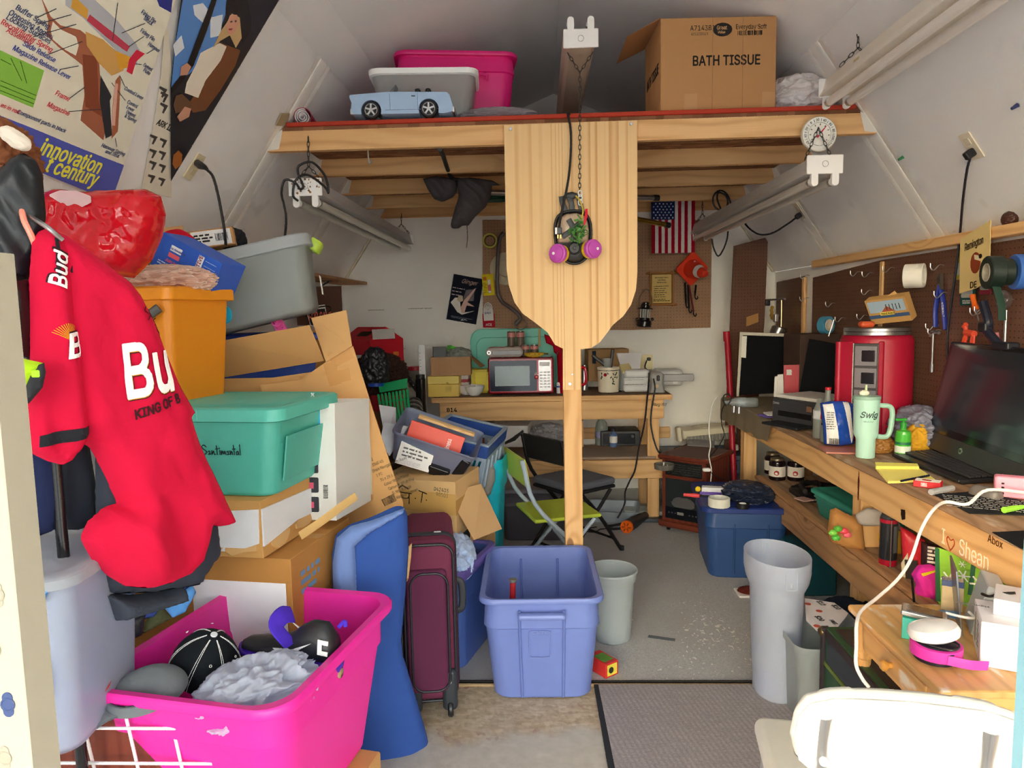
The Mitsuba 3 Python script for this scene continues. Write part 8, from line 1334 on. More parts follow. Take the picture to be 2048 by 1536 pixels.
for px_, lab, c_ in (((1.506, 3.303, 2.262), 'green pushpin on the right roof slope', '2a7a4c'), ((1.501, 2.536, 2.27), 'dark blue pushpin high on the near right roof slope', '2a3460')): k = thing('pushpin', lab, 'pushpin'); P(k, 'pin', tube([px_, np.array(px_) + [-0.02, 0, -0.012]], [0.008, 0.005], 10, 0), c_, SAT)
k = thing('cloth_banner', 'cream cloth pennant printed with a dog hanging from the right ledge', 'banner'); BF = YZR(1.69, 3.1530787102049906, 1.878714271787769)
bw, bh = 0.20, -0.235; P(k, 'cloth', ext([(0, 0), (bw, 0.055), (bw + 0.01, bh * 0.8), (bw * 0.62, bh * 0.92), (0.01, bh)], 0.003, BF), 'd8bf82', FAB, False)
txt(k, 'Remington', 0.030, off(BF, 0.035, -0.055, 0.004, 10), '3a2a1c', slant=0.2, sx=0.62); txt(k, 'DE', 0.026, off(BF, 0.085, -0.215, 0.004, 4), '3a2a1c')
P(k, 'dog_print', ext(affinity.scale(Point(0.115, -0.11).buffer(0.04), 0.85, 1.1), 0.001, off(BF, 0, 0, 0.003)), '8a3c24', FAB, False); P(k, 'dog_muzzle', ext([(0.105, -0.075), (0.155, -0.085), (0.15, -0.105), (0.11, -0.095)], 0.001, off(BF, 0, 0, 0.0042)), 'd8c8a8', FAB, False); P(k, 'dog_nose', ext(Point(0.15, -0.085).buffer(0.01, 4), 0.001, off(BF, 0, 0, 0.0054)), '241a16', FAB, False)
for y, z, w, h, c_, lab in ((3.2295168722956875, 1.771357194057447, 0.05, 0.13, 'a8983c', 'yellow plastic packet'), (3.159777341518414, 1.7021921522976184, 0.105, 0.22, '1f4a48', 'dark green spark plug blister pack'), (3.0399039226911064, 1.6966227064855712, 0.075, 0.12, '8a3040', 'red topped clear blister pack')):
    k = thing('blister_pack', lab + ' hanging under the cloth pennant', 'blister pack'); Q_ = YZR(1.735, y + w / 2, z - h / 2); decal(k, 'card', Q_, w, h, c_, 0.004, 0.003); decal(k, 'window', off(Q_, w * 0.12, h * 0.15, 0.003), w * 0.72, h * 0.42, 'a8b0ac', 0.006, 0.004, GLO)
    if w > 0.1: txt(k, 'SPARK', 0.014, off(Q_, 0.006, h * 0.82, 0.004), 'e4e8e4', sx=0.8); txt(k, 'PLUG', 0.014, off(Q_, 0.006, h * 0.74, 0.004), 'e4e8e4', sx=0.8); lines_of_print(k, off(Q_, 0.02, h * 0.09, 0.004), 0.07, 3, 0.006, 0.003, 51, 'dfe4e0')
k = thing('tape_roll', 'black electrical tape unrolling from the spindle of rolls at the pegboard', 'tape'); q = np.array((1.55, 2.744, 1.715)); P(k, 'roll', at(annulus(0.062, 0.034, 0.05, 32, 0.003), q, (0, 90, -10)), '15251f', SAT); P(k, 'core', at(annulus(0.0345, 0.029, 0.052, 28, 0.001), q + [-0.001, 0, 0], (0, 90, -10)), 'a8a090', SAT); P(k, 'tail', tube([q + [0.02, -0.03, -0.05], q + [0.03, -0.05, -0.12], q + [0.03, -0.06, -0.18]], 0.01, 6, 4, (0.004, 0.034)), '1f3a30', SAT)
for dx, r_, c_, lab in ((0.055, 0.05, '14241e', 'dark green tape roll second on the spindle'), (0.10, 0.066, '3c6ab8', 'blue tape roll third on the spindle'), (0.135, 0.062, '2a2024', 'brown black tape roll against the pegboard on the spindle')): k = thing('tape_roll', lab, 'tape'); P(k, 'roll', at(annulus(r_, 0.034, 0.034, 32, 0.003), q + [dx, 0, 0], (0, 90, -10)), c_, SAT)
k = thing('measuring_ladle', 'steel ladle hanging on the right pegboard near the tapes', 'ladle'); q = np.array((1.7, 2.881, 1.611)); P(k, 'bowl', at(lathe([(0.005, 0), (0.032, 0.008), (0.040, 0.025), (0.037, 0.025), (0.029, 0.010), (0.004, 0.003)], 24), q + [0.03, 0, 0], (0, -90, 0)), 'b8b4b4', MET, 40); P(k, 'handle', bar(q + [0.02, 0, -0.04], q + [0.02, 0.0, -0.19], 0.006), 'b8b6b4', MET)
k = thing('screwdriver', 'orange handled screwdriver hanging on the right pegboard', 'screwdriver'); q = np.array((1.71, 3.075, 1.606)); P(k, 'handle', tube([q + [0, 0.012, 0.03], q, q + [0, -0.016, -0.03]], [0.012, 0.010, 0.013], 10), 'e0641c', SAT); P(k, 'shank', bar(q + [0, -0.016, -0.03], q + [0, -0.04, -0.08], 0.003), 'a8a8aa', MET)
k = thing('toy_horse', 'orange rubber toy horse standing behind the computer monitor', 'toy horse'); q = np.array((1.72, 3.109, 1.475))
P(k, 'body', tube([q + [0, 0.03, 0.0], q + [0, -0.03, -0.005]], 0.014, 10, 0), 'e0543a', SAT); P(k, 'neck', tube([q + [0, 0.028, 0.0], q + [0, 0.036, 0.03]], 0.009, 8, 0), 'e0543a', SAT); P(k, 'head', tube([q + [0, 0.03, 0.035], q + [0, 0.052, 0.022]], [0.010, 0.007], 8, 0), 'e0543a', SAT)
for dy in (0.034, 0.018, -0.016, -0.03): P(k, 'leg', tube([q + [0, dy, -0.01], q + [0, dy * 1.25 + 0.012, -0.055]], 0.006, 8, 0), 'dc5038', SAT)
k = thing('phone_mount', 'black phone clamp arm standing above the monitor top', 'mount'); q = np.array((1.66, 2.833, 1.494)); P(k, 'arm', tube([q + [0, 0.10, 0.11], q + [0, 0.06, 0.03], q + [0, 0.07, 0.0], q + [0, -0.02, -0.06], q + [0, -0.05, -0.07]], 0.017, 10, 6), '1c2030', SAT); P(k, 'joint', rbox(0.04, 0.05, 0.04, 0.01, q + [0, 0.075, 0.01]), '15171f', SAT); P(k, 'clamp', rbox(0.05, 0.10, 0.03, 0.008, q + [0, -0.05, -0.06]), '1a1d26', SAT)
k = thing('pink_tool', 'pink handled pliers behind the phone clamp arm', 'pliers'); P(k, 'handle', tube([(1.731, 2.95, 1.479), (1.739, 2.95, 1.428)], 0.008, 8, 0), 'c87a88', SAT)
solo('wood_figurine', 'small brown carved bear on the right wall ledge', 'figurine', at(crumple(0.05, 0.07, 0.06, 131, 0.15, 4), (1.725, 2.895147150447538, 1.907)), '4a2a20', SAT, 50)
k = thing('white_box', 'white box at the near end of the right wall ledge', 'box'); P(k, 'body', box(0.06, 0.20, 0.16, 0.004, (1.72, 2.66, 1.99)), 'e8e8ec', SAT)
# ---- on the long bench ---------------------------------------------------------------------------------------------
BT = 0.927
k = thing('television', 'dark flat television standing at the far end of the long bench', 'television'); TV = VF((1.37, 4.98), -18)
P(k, 'panel', ext([(-0.089, 1.418), (0.448, 1.393), (0.431, 1.023), (-0.11, 0.984)], 0.03, off(TV, 0, 0, -0.03)), '05070d', MAT, False); P(k, 'frame', ext([(-0.102, 1.433), (0.46, 1.407), (0.458, 1.386), (-0.082, 1.411), (-0.104, 0.977), (-0.121, 0.977)], 0.012, TV), 'b4ac9c', SAT, False); P(k, 'port_cover', ext([(-0.088, 1.404), (-0.055, 1.404), (-0.06, 1.249), (-0.093, 1.256)], 0.014, TV), 'd8d4c8', SAT, False)
k = thing('dark_monitor', 'dark glossy monitor behind the printer, left of the red cooler', 'monitor'); P(k, 'panel', ext([(-0.09, 1.402), (0.089, 1.366), (0.091, 1.055), (-0.141, 1.065)], 0.03, off(VF((1.60, 4.35), -25), 0, 0, -0.03)), '0a0e15', MAT, False)
k = thing('red_folder', 'red and white printed folder standing between the two dark screens', 'folder'); P(k, 'cover', ext([(-0.043, 1.234), (0.078, 1.238), (0.058, 1.043), (-0.037, 1.042)], 0.01, VF((1.45, 4.50), -15)), 'b81c34', SAT, False); decal(k, 'label', VF((1.45, 4.488), -15) @ pose((*[(-0.028, 1.171)][0], 0)), 0.03, 0.035, 'dcd4d4')
for i, q in enumerate(([(-0.031, 1.169), (0.002, 1.173), (0.008, 1.03), (-0.034, 1.03)], [(-0.042, 1.155), (-0.021, 1.158), (-0.022, 1.024), (-0.046, 1.024)])): solo('white_book', ('white book standing left of the red folder' if i == 0 else 'thin white booklet, leftmost beside the red folder'), 'book', ext(q, 0.03, VF((1.42, 4.56 + 0.02 * i), -15)), 'dedcdc', SAT, False)
k = thing('table_cloth', 'olive tan cloth draped over the far corner of the long bench', 'cloth')
cl = [[(1.75, 5.32, BT + 0.004), (1.75, 4.15, BT + 0.004)], [(1.235, 5.32, BT + 0.006), (1.235, 4.15, BT + 0.006)], [(1.222, 5.32, BT - 0.01), (1.222, 4.15, BT - 0.01)], [(1.214, 5.30, BT - 0.10), (1.215, 4.16, BT - 0.09)], [(1.21, 5.28, BT - 0.16), (1.212, 4.18, BT - 0.13)]]
gv = np.array([[np.array(a) * (1 - t) + np.array(b_) * t + (np.array([-0.008 * math.sin(t * 34), 0, 0.006 * math.sin(t * 21)]) if r_ > 2 else 0) for t in np.linspace(0, 1, 25)] for r_, (a, b_) in enumerate(cl)]); fs = np.array([(i * 25 + j, i * 25 + j + 1, (i + 1) * 25 + j + 1, (i + 1) * 25 + j) for i in range(4) for j in range(24)]); V = gv.reshape(-1, 3); P(k, 'cloth', trimesh.Trimesh(V, np.vstack([fs[:, [0, 1, 2]], fs[:, [0, 2, 3]]]), process=False), '7d7260', FAB, True)
k = thing('water_bottle', 'empty clear water bottle lying on the tan cloth', 'bottle'); q = np.array((1.231, 4.75, 1.009)); q[2] = BT + 0.04; P(k, 'bottle', at(lathe([(0.012, 0), (0.014, 0.03), (0.032, 0.07), (0.033, 0.20), (0.028, 0.215)], 20), q - [0.13, 0, 0], (0, 90, -6)), 'dce4e8', 'clear', True); P(k, 'label', at(annulus(0.0335, 0.0325, 0.05, 20, 0.0002), q - [0.045, 0.004, 0], (0, 90, -6)), 'dfe2e6', SAT)
for i, px_ in enumerate([(1.096, 4.5, 0.983), (1.114, 4.45, 0.983)]): k = thing('metal_cup', ('left' if i == 0 else 'right') + ' of two small chrome cups on the tan cloth', 'cup'); P(k, 'cup', cyl(0.014, 0.045, 18).apply_translation((px_[0], px_[1], BT + 0.008)), 'c8c8cc', MET)
solo('black_glasses', 'black wire loop glasses on the corner of the tan cloth', 'glasses', tube([(1.059, 4.55, 0.971), (1.039, 4.55, 1.01), (1.048, 4.55, 1.043), (1.077, 4.55, 1.045), (1.09, 4.55, 1.016), (1.071, 4.55, 0.977)], 0.004, 6), '1a1a1c', SAT)
k = thing('paper_pile', 'pile of purple and white papers on the tan cloth beside the printer', 'papers')
for i, (w, c_, r_) in enumerate(((0.24, '6a58a8', 8), (0.22, 'dcdcdc', -6), (0.20, 'c8c8c8', 20))): P(k, 'sheet', at(box(w, 0.12, 0.008, 0.001), (1.33 + 0.02 * i, 4.32, BT + 0.012 + 0.009 * i), (0, 0, r_)), c_)
solo('brass_chain', 'heap of brass chain on the tan cloth edge by the printer', 'chain', at(crumple(0.16, 0.05, 0.02, 135, 0.35, 4, 6), (1.31, 4.17, BT + 0.006)), '7a6030', MET, 30)
k = thing('cable_box', 'grey plastic bag on the bench between folder and printer', 'plastic bag'); P(k, 'bag', at(crumple(0.24, 0.14, 0.07, 137, 0.3, 4, 3), (1.55, 4.36, BT)), '7f7c7c', SAT, 50)
k = thing('printer', 'dark grey desktop printer with a white scanner lid on the long bench', 'printer'); PR = pose((1.42, 4.02, BT + 0.002), -64)
P(k, 'body', tf(rbox(0.36, 0.30, 0.15, 0.016, (0, 0, 0.075), 4), PR), '3a3b40', SAT); P(k, 'scanner_lid', tf(rbox(0.34, 0.27, 0.022, 0.008, (0.0, 0.01, 0.158)), PR), 'd4d2ce', SAT); P(k, 'paper_slot', tf(box(0.25, 0.01, 0.03, 0.002, (0.0, -0.149, 0.065)), PR), '121317', SAT); P(k, 'paper_tray', tf(rbox(0.26, 0.14, 0.014, 0.004, (0, -0.20, 0.015)), PR), '202228', SAT); P(k, 'screen', tf(box(0.035, 0.004, 0.03, 0.001, (0.10, -0.1505, 0.11)), PR), '8a6450', GLO); txt(k, 'Canon', 0.014, PR @ frame((-0.165, -0.1505, 0.115), (1, 0, 0), (0, 0, 1)), '9a9aa0', sx=0.8)
for i in range(3): P(k, 'button', tf(at(cyl(0.006, 0.002, 12), (0.14, -0.150, 0.085 + 0.02 * i), (90, 0, 0)), PR), 'b05a58' if i == 0 else '6a6a70', SAT)
def bottle(name, label, prof, x, y, cat_, parts, mat='clear', col='d0d8d4'):
    k = thing(name, label, cat_); P(k, 'body', lathe(prof, 28).apply_translation((x, y, BT)), col, mat, 40)
    for nm, m, c_, mt in parts: P(k, nm, m.apply_translation((x, y, BT)), c_, mt)
    return k
bottle('soda_bottle', 'glass cola bottle with a red cap between printer and chip bag', [(0.028, 0), (0.031, 0.004), (0.031, 0.07), (0.026, 0.10), (0.031, 0.14), (0.026, 0.18), (0.013, 0.225), (0.013, 0.262)], 1.285, 3.51, 'bottle', [('drink', cyl(0.0285, 0.095, 24), '241014', GLO), ('cap', cyl(0.0145, 0.014, 18).apply_translation((0, 0, 0.26)), 'c01c2c', SAT), ('label', annulus(0.0318, 0.0305, 0.035, 28, 0.0002).apply_translation((0, 0, 0.115)), 'b8283a', SAT)])
bottle('soda_bottle', 'second clear bottle with a pale label behind the cola bottle', [(0.028, 0), (0.031, 0.004), (0.031, 0.14), (0.015, 0.19), (0.013, 0.205)], 1.29, 3.62, 'bottle', [('label', annulus(0.0318, 0.0305, 0.045, 28, 0.0002).apply_translation((0, 0, 0.10)), 'cfd4dc', SAT)])
k = thing('chip_bag', 'blue and white foil snack bag standing on the bench left of the mint tumbler', 'snack bag'); CF = VF((1.36, 3.33), -12)
q = [(-0.174, 1.142), (-0.126, 1.152), (-0.064, 1.153), (-0.025, 1.139), (-0.027, 1.051), (-0.018, 0.948), (-0.081, 0.936), (-0.152, 0.942), (-0.16, 1.036)]; cb = puff(q, CF, 0.035, 0.03, 0.008, 0.05, lambda x, y: 0.010 * (meshkit.fbm(np.c_[x * 30, y * 18, x * 0], 3, 9) - 0.5)); P(k, 'bag', cb, '2048a8', GLO, True)
P(k, 'white_panel', drape(ext(Polygon([(-0.165, 1.137), (-0.121, 1.143), (-0.101, 1.037), (-0.09, 0.946), (-0.143, 0.949), (-0.149, 1.036)]), 0.001), cb, 0.002), 'dcdcda', SAT, False); P(k, 'stripe', drape(ext(Polygon([(-0.077, 1.15), (-0.051, 1.148), (-0.025, 0.991), (-0.037, 0.954), (-0.053, 1.038)]), 0.001), cb, 0.002), 'e4e4e6', SAT, False)
bq = [(-0.136, 0.949), (-0.15, 1.06)]; barcode(k, off(CF, bq[0][0], bq[0][1], 0.040), 0.045, 0.03, 61); lines_of_print(k, off(CF, bq[1][0], bq[1][1] + 0.04, 0.042), 0.04, 8, 0.011, 0.004, 62, '6a6a6a')
k = thing('tumbler', 'large mint tumbler with handle and straw at the front of the bench', 'tumbler'); TX, TY = 1.30, 3.13
P(k, 'body', lathe([(0.036, 0), (0.039, 0.004), (0.040, 0.085), (0.050, 0.105), (0.054, 0.26), (0.056, 0.264)], 36).apply_translation((TX, TY, BT)), 'b4dccc', GLO, 40); P(k, 'lid', lathe([(0.056, 0.262), (0.057, 0.266), (0.056, 0.276), (0.02, 0.279)], 36).apply_translation((TX, TY, BT)), '8fb4a2', SAT, 40)
P(k, 'handle', tube([(TX + 0.05, TY - 0.01, BT + 0.235), (TX + 0.098, TY - 0.015, BT + 0.225), (TX + 0.104, TY - 0.015, BT + 0.17), (TX + 0.090, TY - 0.013, BT + 0.10), (TX + 0.045, TY - 0.01, BT + 0.095)], 0.011, 10), '9cc4b2', SAT); P(k, 'straw', bar((TX - 0.005, TY, BT + 0.27), (TX - 0.004, TY, BT + 0.325), 0.005), 'c8d8a8', GLO); P(k, 'straw_cover', at(crumple(0.04, 0.03, 0.025, 139, 0.2, 3), (TX - 0.012, TY, BT + 0.28)), 'ece6d0', SAT, 40)
P(k, 'lettering', on_cyl(0.0536, TX, TY, tf(letters('Swig', 0.026, np.eye(4), 0.0012, True, 0.3, sx=0.9).subdivide(), pose((-0.050, BT + 0.185, 0.0)))), '3f5450', SAT, False)
P(k, 'small_print', on_cyl(0.0532, TX, TY, tf(letters('SINCE 2010', 0.005, np.eye(4), 0.001, False), pose((-0.034, BT + 0.165, 0.0)))), '7a9a90', SAT, False)
bottle('soap_bottle', 'green pump soap bottle right of the mint tumbler', [(0.028, 0), (0.032, 0.005), (0.032, 0.10), (0.028, 0.115), (0.012, 0.122), (0.012, 0.14)], 1.468, 3.14, 'bottle', [('pump', cyl(0.013, 0.03, 18).apply_translation((0, 0, 0.125)), '2a9030', SAT), ('nozzle', rbox(0.05, 0.016, 0.012, 0.005, (-0.012, 0, 0.166)), '2f9a34', SAT), ('stem', cyl(0.005, 0.02, 10).apply_translation((0, 0, 0.148)), '2f9a34', SAT), ('label', annulus(0.0328, 0.0318, 0.03, 28, 0.0002).apply_translation((0, 0, 0.02)), 'd4dcd0', SAT), ('band', annulus(0.0326, 0.0318, 0.012, 28, 0.0002).apply_translation((0, 0, 0.056)), '1c6a48', SAT)], GLO, '4cae3c')
k = thing('drink_cooler', 'red barrel cooler with an open door and steel rim on the long bench', 'cooler'); FX, FY = 1.555, 3.60
n_ = 48; rg_ = [(0.150, 0), (0.162, 0.012), (0.168, 0.03), (0.168, 0.50), (0.158, 0.522), (0.150, 0.527)]
P(k, 'barrel', lathe(rg_, n_).apply_translation((FX, FY, BT)), 'a01230', SAT, 40); P(k, 'rim', lathe([(0.148, 0.525), (0.152, 0.528), (0.152, 0.560), (0.146, 0.565)], n_).apply_translation((FX, FY, BT)), 'a8a8aa', MET, 40); P(k, 'groove', annulus(0.1535, 0.151, 0.004, n_, 0.0005).apply_translation((FX, FY, BT + 0.543)), '6a6a6c', MET)
DF_ = frame((FX, FY, BT), (0.92, -0.39, 0), (0, 0, 1)); DZ = frame(np.array((FX, FY, BT)) + np.array((-0.64, -0.77, 0)) * 0.152, (0.77, -0.64, 0), (0, 0, 1))
P(k, 'recess', tf(rbox(0.115, 0.44, 0.04, 0.004, (0, 0.27, 0.0)), DZ), '3c3a3e', SAT); P(k, 'jamb', tf(box(0.014, 0.44, 0.03, 0.003, (-0.064, 0.27, 0.012)), DZ), 'dcd8d4', SAT); P(k, 'jamb', tf(box(0.02, 0.46, 0.03, 0.003, (0.066, 0.27, 0.008)), DZ), 'a01230', SAT)
for i in range(4): P(k, 'drawer', tf(rbox(0.10, 0.098, 0.014, 0.004, (0, 0.105 + 0.108 * i, 0.02)), DZ), '77747a', SAT); P(k, 'drawer_window', tf(rbox(0.06, 0.055, 0.008, 0.003, (0.012, 0.105 + 0.108 * i, 0.026)), DZ), '17191d', GLO)
P(k, 'door', tf(loft([rr(0.10, 0.03, 0.014, 5, z) for z in (0.02, 0.03, 0.48, 0.49)]), frame(np.array((FX - 0.155, FY - 0.085, BT)), (0.90, 0.43, 0), (-0.43, 0.90, 0)) @ pose((-0.055, 0, 0.01))), 'aa1634', SAT, 40); P(k, 'slot', at(box(0.002, 0.02, 0.06, 0.0005), (FX + 0.05, FY - 0.163, BT + 0.12), (90, 28, 0)), '1a1416')
solo('orange_cap', 'orange lid lying on top of the red barrel cooler', 'lid', at(rbox(0.07, 0.05, 0.03, 0.014, (0, 0, 0.015)), (FX - 0.08, FY - 0.06, BT + 0.566)), 'c8542c', SAT)
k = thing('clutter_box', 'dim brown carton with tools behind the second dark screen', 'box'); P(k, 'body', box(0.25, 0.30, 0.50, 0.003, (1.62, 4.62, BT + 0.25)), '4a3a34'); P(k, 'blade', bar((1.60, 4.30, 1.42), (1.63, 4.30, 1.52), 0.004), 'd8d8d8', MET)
solo('grey_bag', 'grey plastic bag behind the monitor and soap bottle', 'plastic bag', at(crumple(0.22, 0.34, 0.22, 141, 0.28, 5, 3), (1.64, 3.33, BT)), '77788a', SAT, 50)
solo('yellow_bag', 'yellow bag with a black cord slumped between soap bottle and monitor', 'bag', at(crumple(0.10, 0.12, 0.15, 143, 0.22, 4, 3), (1.575, 3.22, BT)), 'c8962c', FAB, 50)
solo('chip_packet', 'brown and blue snack packet behind the mint tumbler', 'snack bag', at(crumple(0.14, 0.12, 0.09, 145, 0.25, 4, 3), (1.41, 3.25, BT)), '9a6a34', SAT, 50)
k = thing('monitor', 'large black computer monitor with round silver emblem at the right of the bench', 'monitor'); MB_ = np.array((1.6, 3.22, 0.954)); MT_ = np.array((1.69, 3.157, 1.432))
MFm = frame(MB_, (-0.10, -1, 0), MT_ - MB_); mh_ = float(np.linalg.norm(MT_ - MB_)); mw_ = 0.80
P(k, 'panel', tf(rbox(mw_, mh_, 0.035, 0.012, (mw_ / 2, mh_ / 2, -0.018)), MFm), '15171d', GLO); P(k, 'screen', tf(box(mw_ - 0.07, mh_ - 0.135, 0.002, 0.0005, (mw_ / 2, mh_ / 2 + 0.045, 0.001)), MFm), '232c36', GLO); P(k, 'bezel', tf(box(mw_ - 0.02, 0.075, 0.004, 0.001, (mw_ / 2, 0.045, 0.001)), MFm), '2a2c33', SAT); P(k, 'emblem', tf(cyl(0.013, 0.002, 22, 0.0003), MFm @ pose((0.33, 0.045, 0.003))), 'c8ccd0', MET); txt(k, 'hp', 0.012, MFm @ pose((0.33, 0.041, 0.005)), '23252b', center=True, slant=0.3); P(k, 'stand', box(0.16, 0.26, 0.012, 0.004, (1.66, 2.85, BT + 0.006)), '17181c', SAT); P(k, 'stand', rbox(0.03, 0.12, 0.14, 0.008, (1.68, 2.85, BT + 0.075)), '17181c', SAT)
k = thing('keyboard', 'black computer keyboard in front of the monitor', 'keyboard'); KF = pose((1.512, 2.88, BT), -90); P(k, 'base', tf(rbox(0.50, 0.17, 0.018, 0.007, (0, 0, 0.012), 3), KF @ rot(4, 0, 0)), '1b1c20', SAT)
P(k, 'palm_rest', tf(rbox(0.50, 0.045, 0.014, 0.006, (0, -0.075, 0.010)), KF), '222328', SAT)
for r_ in range(5):
    for c_ in range(19): P(k, 'key', tf(box(0.0205, 0.0195, 0.008, 0.002, (-0.228 + 0.0253 * c_, -0.038 + 0.0235 * r_, 0.026)), KF @ rot(4, 0, 0)), '2b2c31', SAT)
k = thing('note_pad', 'yellow legal pad lying at the bench edge before the keyboard', 'note pad'); P(k, 'pad', hull([np.array((*a, BT)) + (0, 0, h) for a in [(1.237, 2.903), (1.397, 2.876), (1.354, 2.673), (1.167, 2.649)] for h in (0.001, 0.010)]), 'ecdc78', MAT, False); P(k, 'curl', hull([np.array((*a, BT)) + (0, 0, h) for a in [(1.25, 2.93), (1.403, 2.894), (1.382, 2.84), (1.22, 2.857)] for h in (0.008, 0.022)]), 'e6d86c', MAT, False)
solo('pen', 'black pen lying on the yellow legal pad', 'pen', bar((1.199, 2.618, 0.945), (1.345, 2.7, 0.945), 0.004), '1a2030', SAT)
k = thing('cigarette_pack', 'red and white cigarette pack on the bench by the legal pad', 'cigarette pack'); B = Block(0.088, 0.055, 0.022, pose((*(1.29, 2.604, 0.94)[:2], BT), -36)); P(k, 'body', B.mesh(0.001), 'd4222c', SAT); decal(k, 'face', B.f('top', 0.004, 0.004), 0.08, 0.047, 'ece4dc', 0.001); decal(k, 'mark', B.f('top', 0.025, 0.015, 0, 0.0015), 0.03, 0.02, 'a84834', 0.008); barcode(k, B.f('front', 0.025, 0.004), 0.02, 0.014, 66, 'f0f0f0')
solo('lighter', 'grey lighter beside the cigarette pack', 'lighter', tube([(1.228, 2.47, 0.941), (1.284, 2.5, 0.94), (1.336, 2.53, 0.939)], 0.011, 10, 3), 'a8a8aa', SAT)
k = thing('mouse_pad', 'black desk mat printed with rows of white text under the mouse', 'mat'); P(k, 'mat', hull([np.array((*a, BT)) + (0, 0, h) for a in [(1.247, 2.485), (1.427, 2.52), (1.508, 2.346), (1.422, 2.221), (1.228, 2.249)] for h in (0.0005, 0.003)]), '1c1e22', MAT, False)
a0, a1 = np.array((1.267, 2.469, 0.93)), np.array((1.259, 2.269, 0.93)); lines_of_print(k, frame(a0, np.array((1.471, 2.376, 0.93)) - a0, (a0 - a1)), 0.40, 7, 0.024, 0.006, 67, 'a8a8a8')
k = thing('mouse', 'grey computer mouse on the printed black mat', 'mouse'); q = (1.411, 2.461, 0.94); P(k, 'body', at(puff(Polygon(rr(0.11, 0.06, 0.028, 8)[:, :2]), np.eye(4), 0.032, 0.0, 0.006, 0.028), (q[0], q[1], BT + 0.003), (0, 0, -62)), '6f6a68', SAT, True)
k = thing('power_bank', 'pink power bank standing on the bench at the frame edge', 'power bank'); PBK = Block(0.05, 0.13, 0.075, pose((1.50, 2.44, BT), 62)); P(k, 'body', tf(rbox(0.05, 0.13, 0.075, 0.010, (0, 0, 0.0375)), PBK.M), 'ee9ab4', SAT); 
for v, h in ((0.012, 0.008), (0.028, 0.012), (0.048, 0.006)): decal(k, 'port', PBK.f('left', 0.02, v), 0.008, h, '2a2026', 0.001); decal(k, 'port', PBK.f('front', 0.02, v), 0.008, h, '2a2026', 0.001)
for q, lab in (((1.678, 2.857, 0.935), 'small blue plastic cap by the keyboard'), ((1.652, 3.208, 0.935), 'small blue tape core by the monitor foot')): solo('plastic_cap', lab, 'cap', at(lathe([(0.012, 0), (0.011, 0.016), (0.006, 0.020)], 16), (q[0], q[1], BT + 0.001)), '3c9ad8', SAT, 40)
solo('white_cable', 'white cable running from the bench over its edge down to the desk and trunk', 'cord', tube([(1.60, 2.30, BT + 0.03), (1.50, 2.36, BT + 0.035), (1.354, 2.362, 0.975), (1.264, 2.318, 0.94), (1.209, 2.345, 0.94)] + [(1.21, 2.42, 0.891), (1.162, 2.4, 0.83), (1.109, 2.36, 0.738), (1.053, 2.33, 0.68), (0.963, 2.28, 0.636), (0.874, 2.2, 0.625), (0.825, 2.12, 0.616), (0.817, 2.1, 0.561), (0.809, 2.08, 0.507), (0.82, 2.06, 0.473), (0.831, 2.04, 0.457)], 0.0055, 8), 'eceae8', SAT)
solo('green_plug', 'lime green cable end on the bench by the printed mat', 'cable', tube([(1.334, 2.245, 0.94), (1.383, 2.267, 0.94), (1.444, 2.288, 0.94)], [0.010, 0.009, 0.004], 10), '9adc48', SAT)
k = thing('pinup_booklet', 'red and cream booklet lying under the chip bag', 'booklet'); P(k, 'cover', hull([np.array((*a, BT)) + (0, 0, h) for a in [(1.188, 3.373), (1.375, 3.348), (1.294, 3.187), (1.164, 3.218)] for h in (0.0005, 0.008)]), 'b06a58', SAT, False)
solo('black_sign', 'black printed card at the near end of the bench', 'card', hull([np.array((*a, BT)) + (0, 0, h) for a in [(1.179, 2.055), (1.311, 2.07), (1.179, 1.859), (1.168, 1.919)] for h in (0.0005, 0.003)]), '17191d', MAT, False)
HF_ = YZR(1.2405)
LK = 'long_workbench'
for s, h, q in (('I', 0.055, [(2.45, 0.774)][0]), ('Shean', 0.055, [(2.347, 0.77)][0])): txt(LK, s, h, HF_ @ pose((-q[0], q[1] - 0.01, -0.0185)), 'f8ecd0', name='carving', sx=0.72, bold=False)
q = [(2.394, 0.783)][0]; part(LK, 'carved_heart', strokes([[(0, -0.028), (-0.022, 0.0), (-0.016, 0.016), (0, 0.008), (0.016, 0.016), (0.022, 0.0), (0, -0.028)]], 0.004, 0.001, HF_ @ pose((-q[0], q[1], -0.0185))), 'b04a28', MAT, False)
q = [(2.2, 0.828)][0]; txt(LK, 'Abox', 0.024, HF_ @ pose((-q[0], q[1] + 0.025, -0.0185)), '5a3214', name='carving', sx=0.9, bold=False)
part(LK, 'knot_hole', ext([(0, 0), (0.022, 0.01), (0.018, 0.045), (-0.012, 0.04), (-0.01, 0.02)], 0.001, HF_ @ pose((-2.7158252751882146, 0.7653713507764185, -0.0185))), '24140a', MAT, False)
part(LK, 'stain', ext([(0, 0), (0.008, 0.002), (0.010, 0.09), (0.004, 0.13), (-0.004, 0.09)], 0.001, HF_ @ pose((-3.0973076183124997, 0.7410601487983085, -0.0185))), '4a1f10', MAT, False)
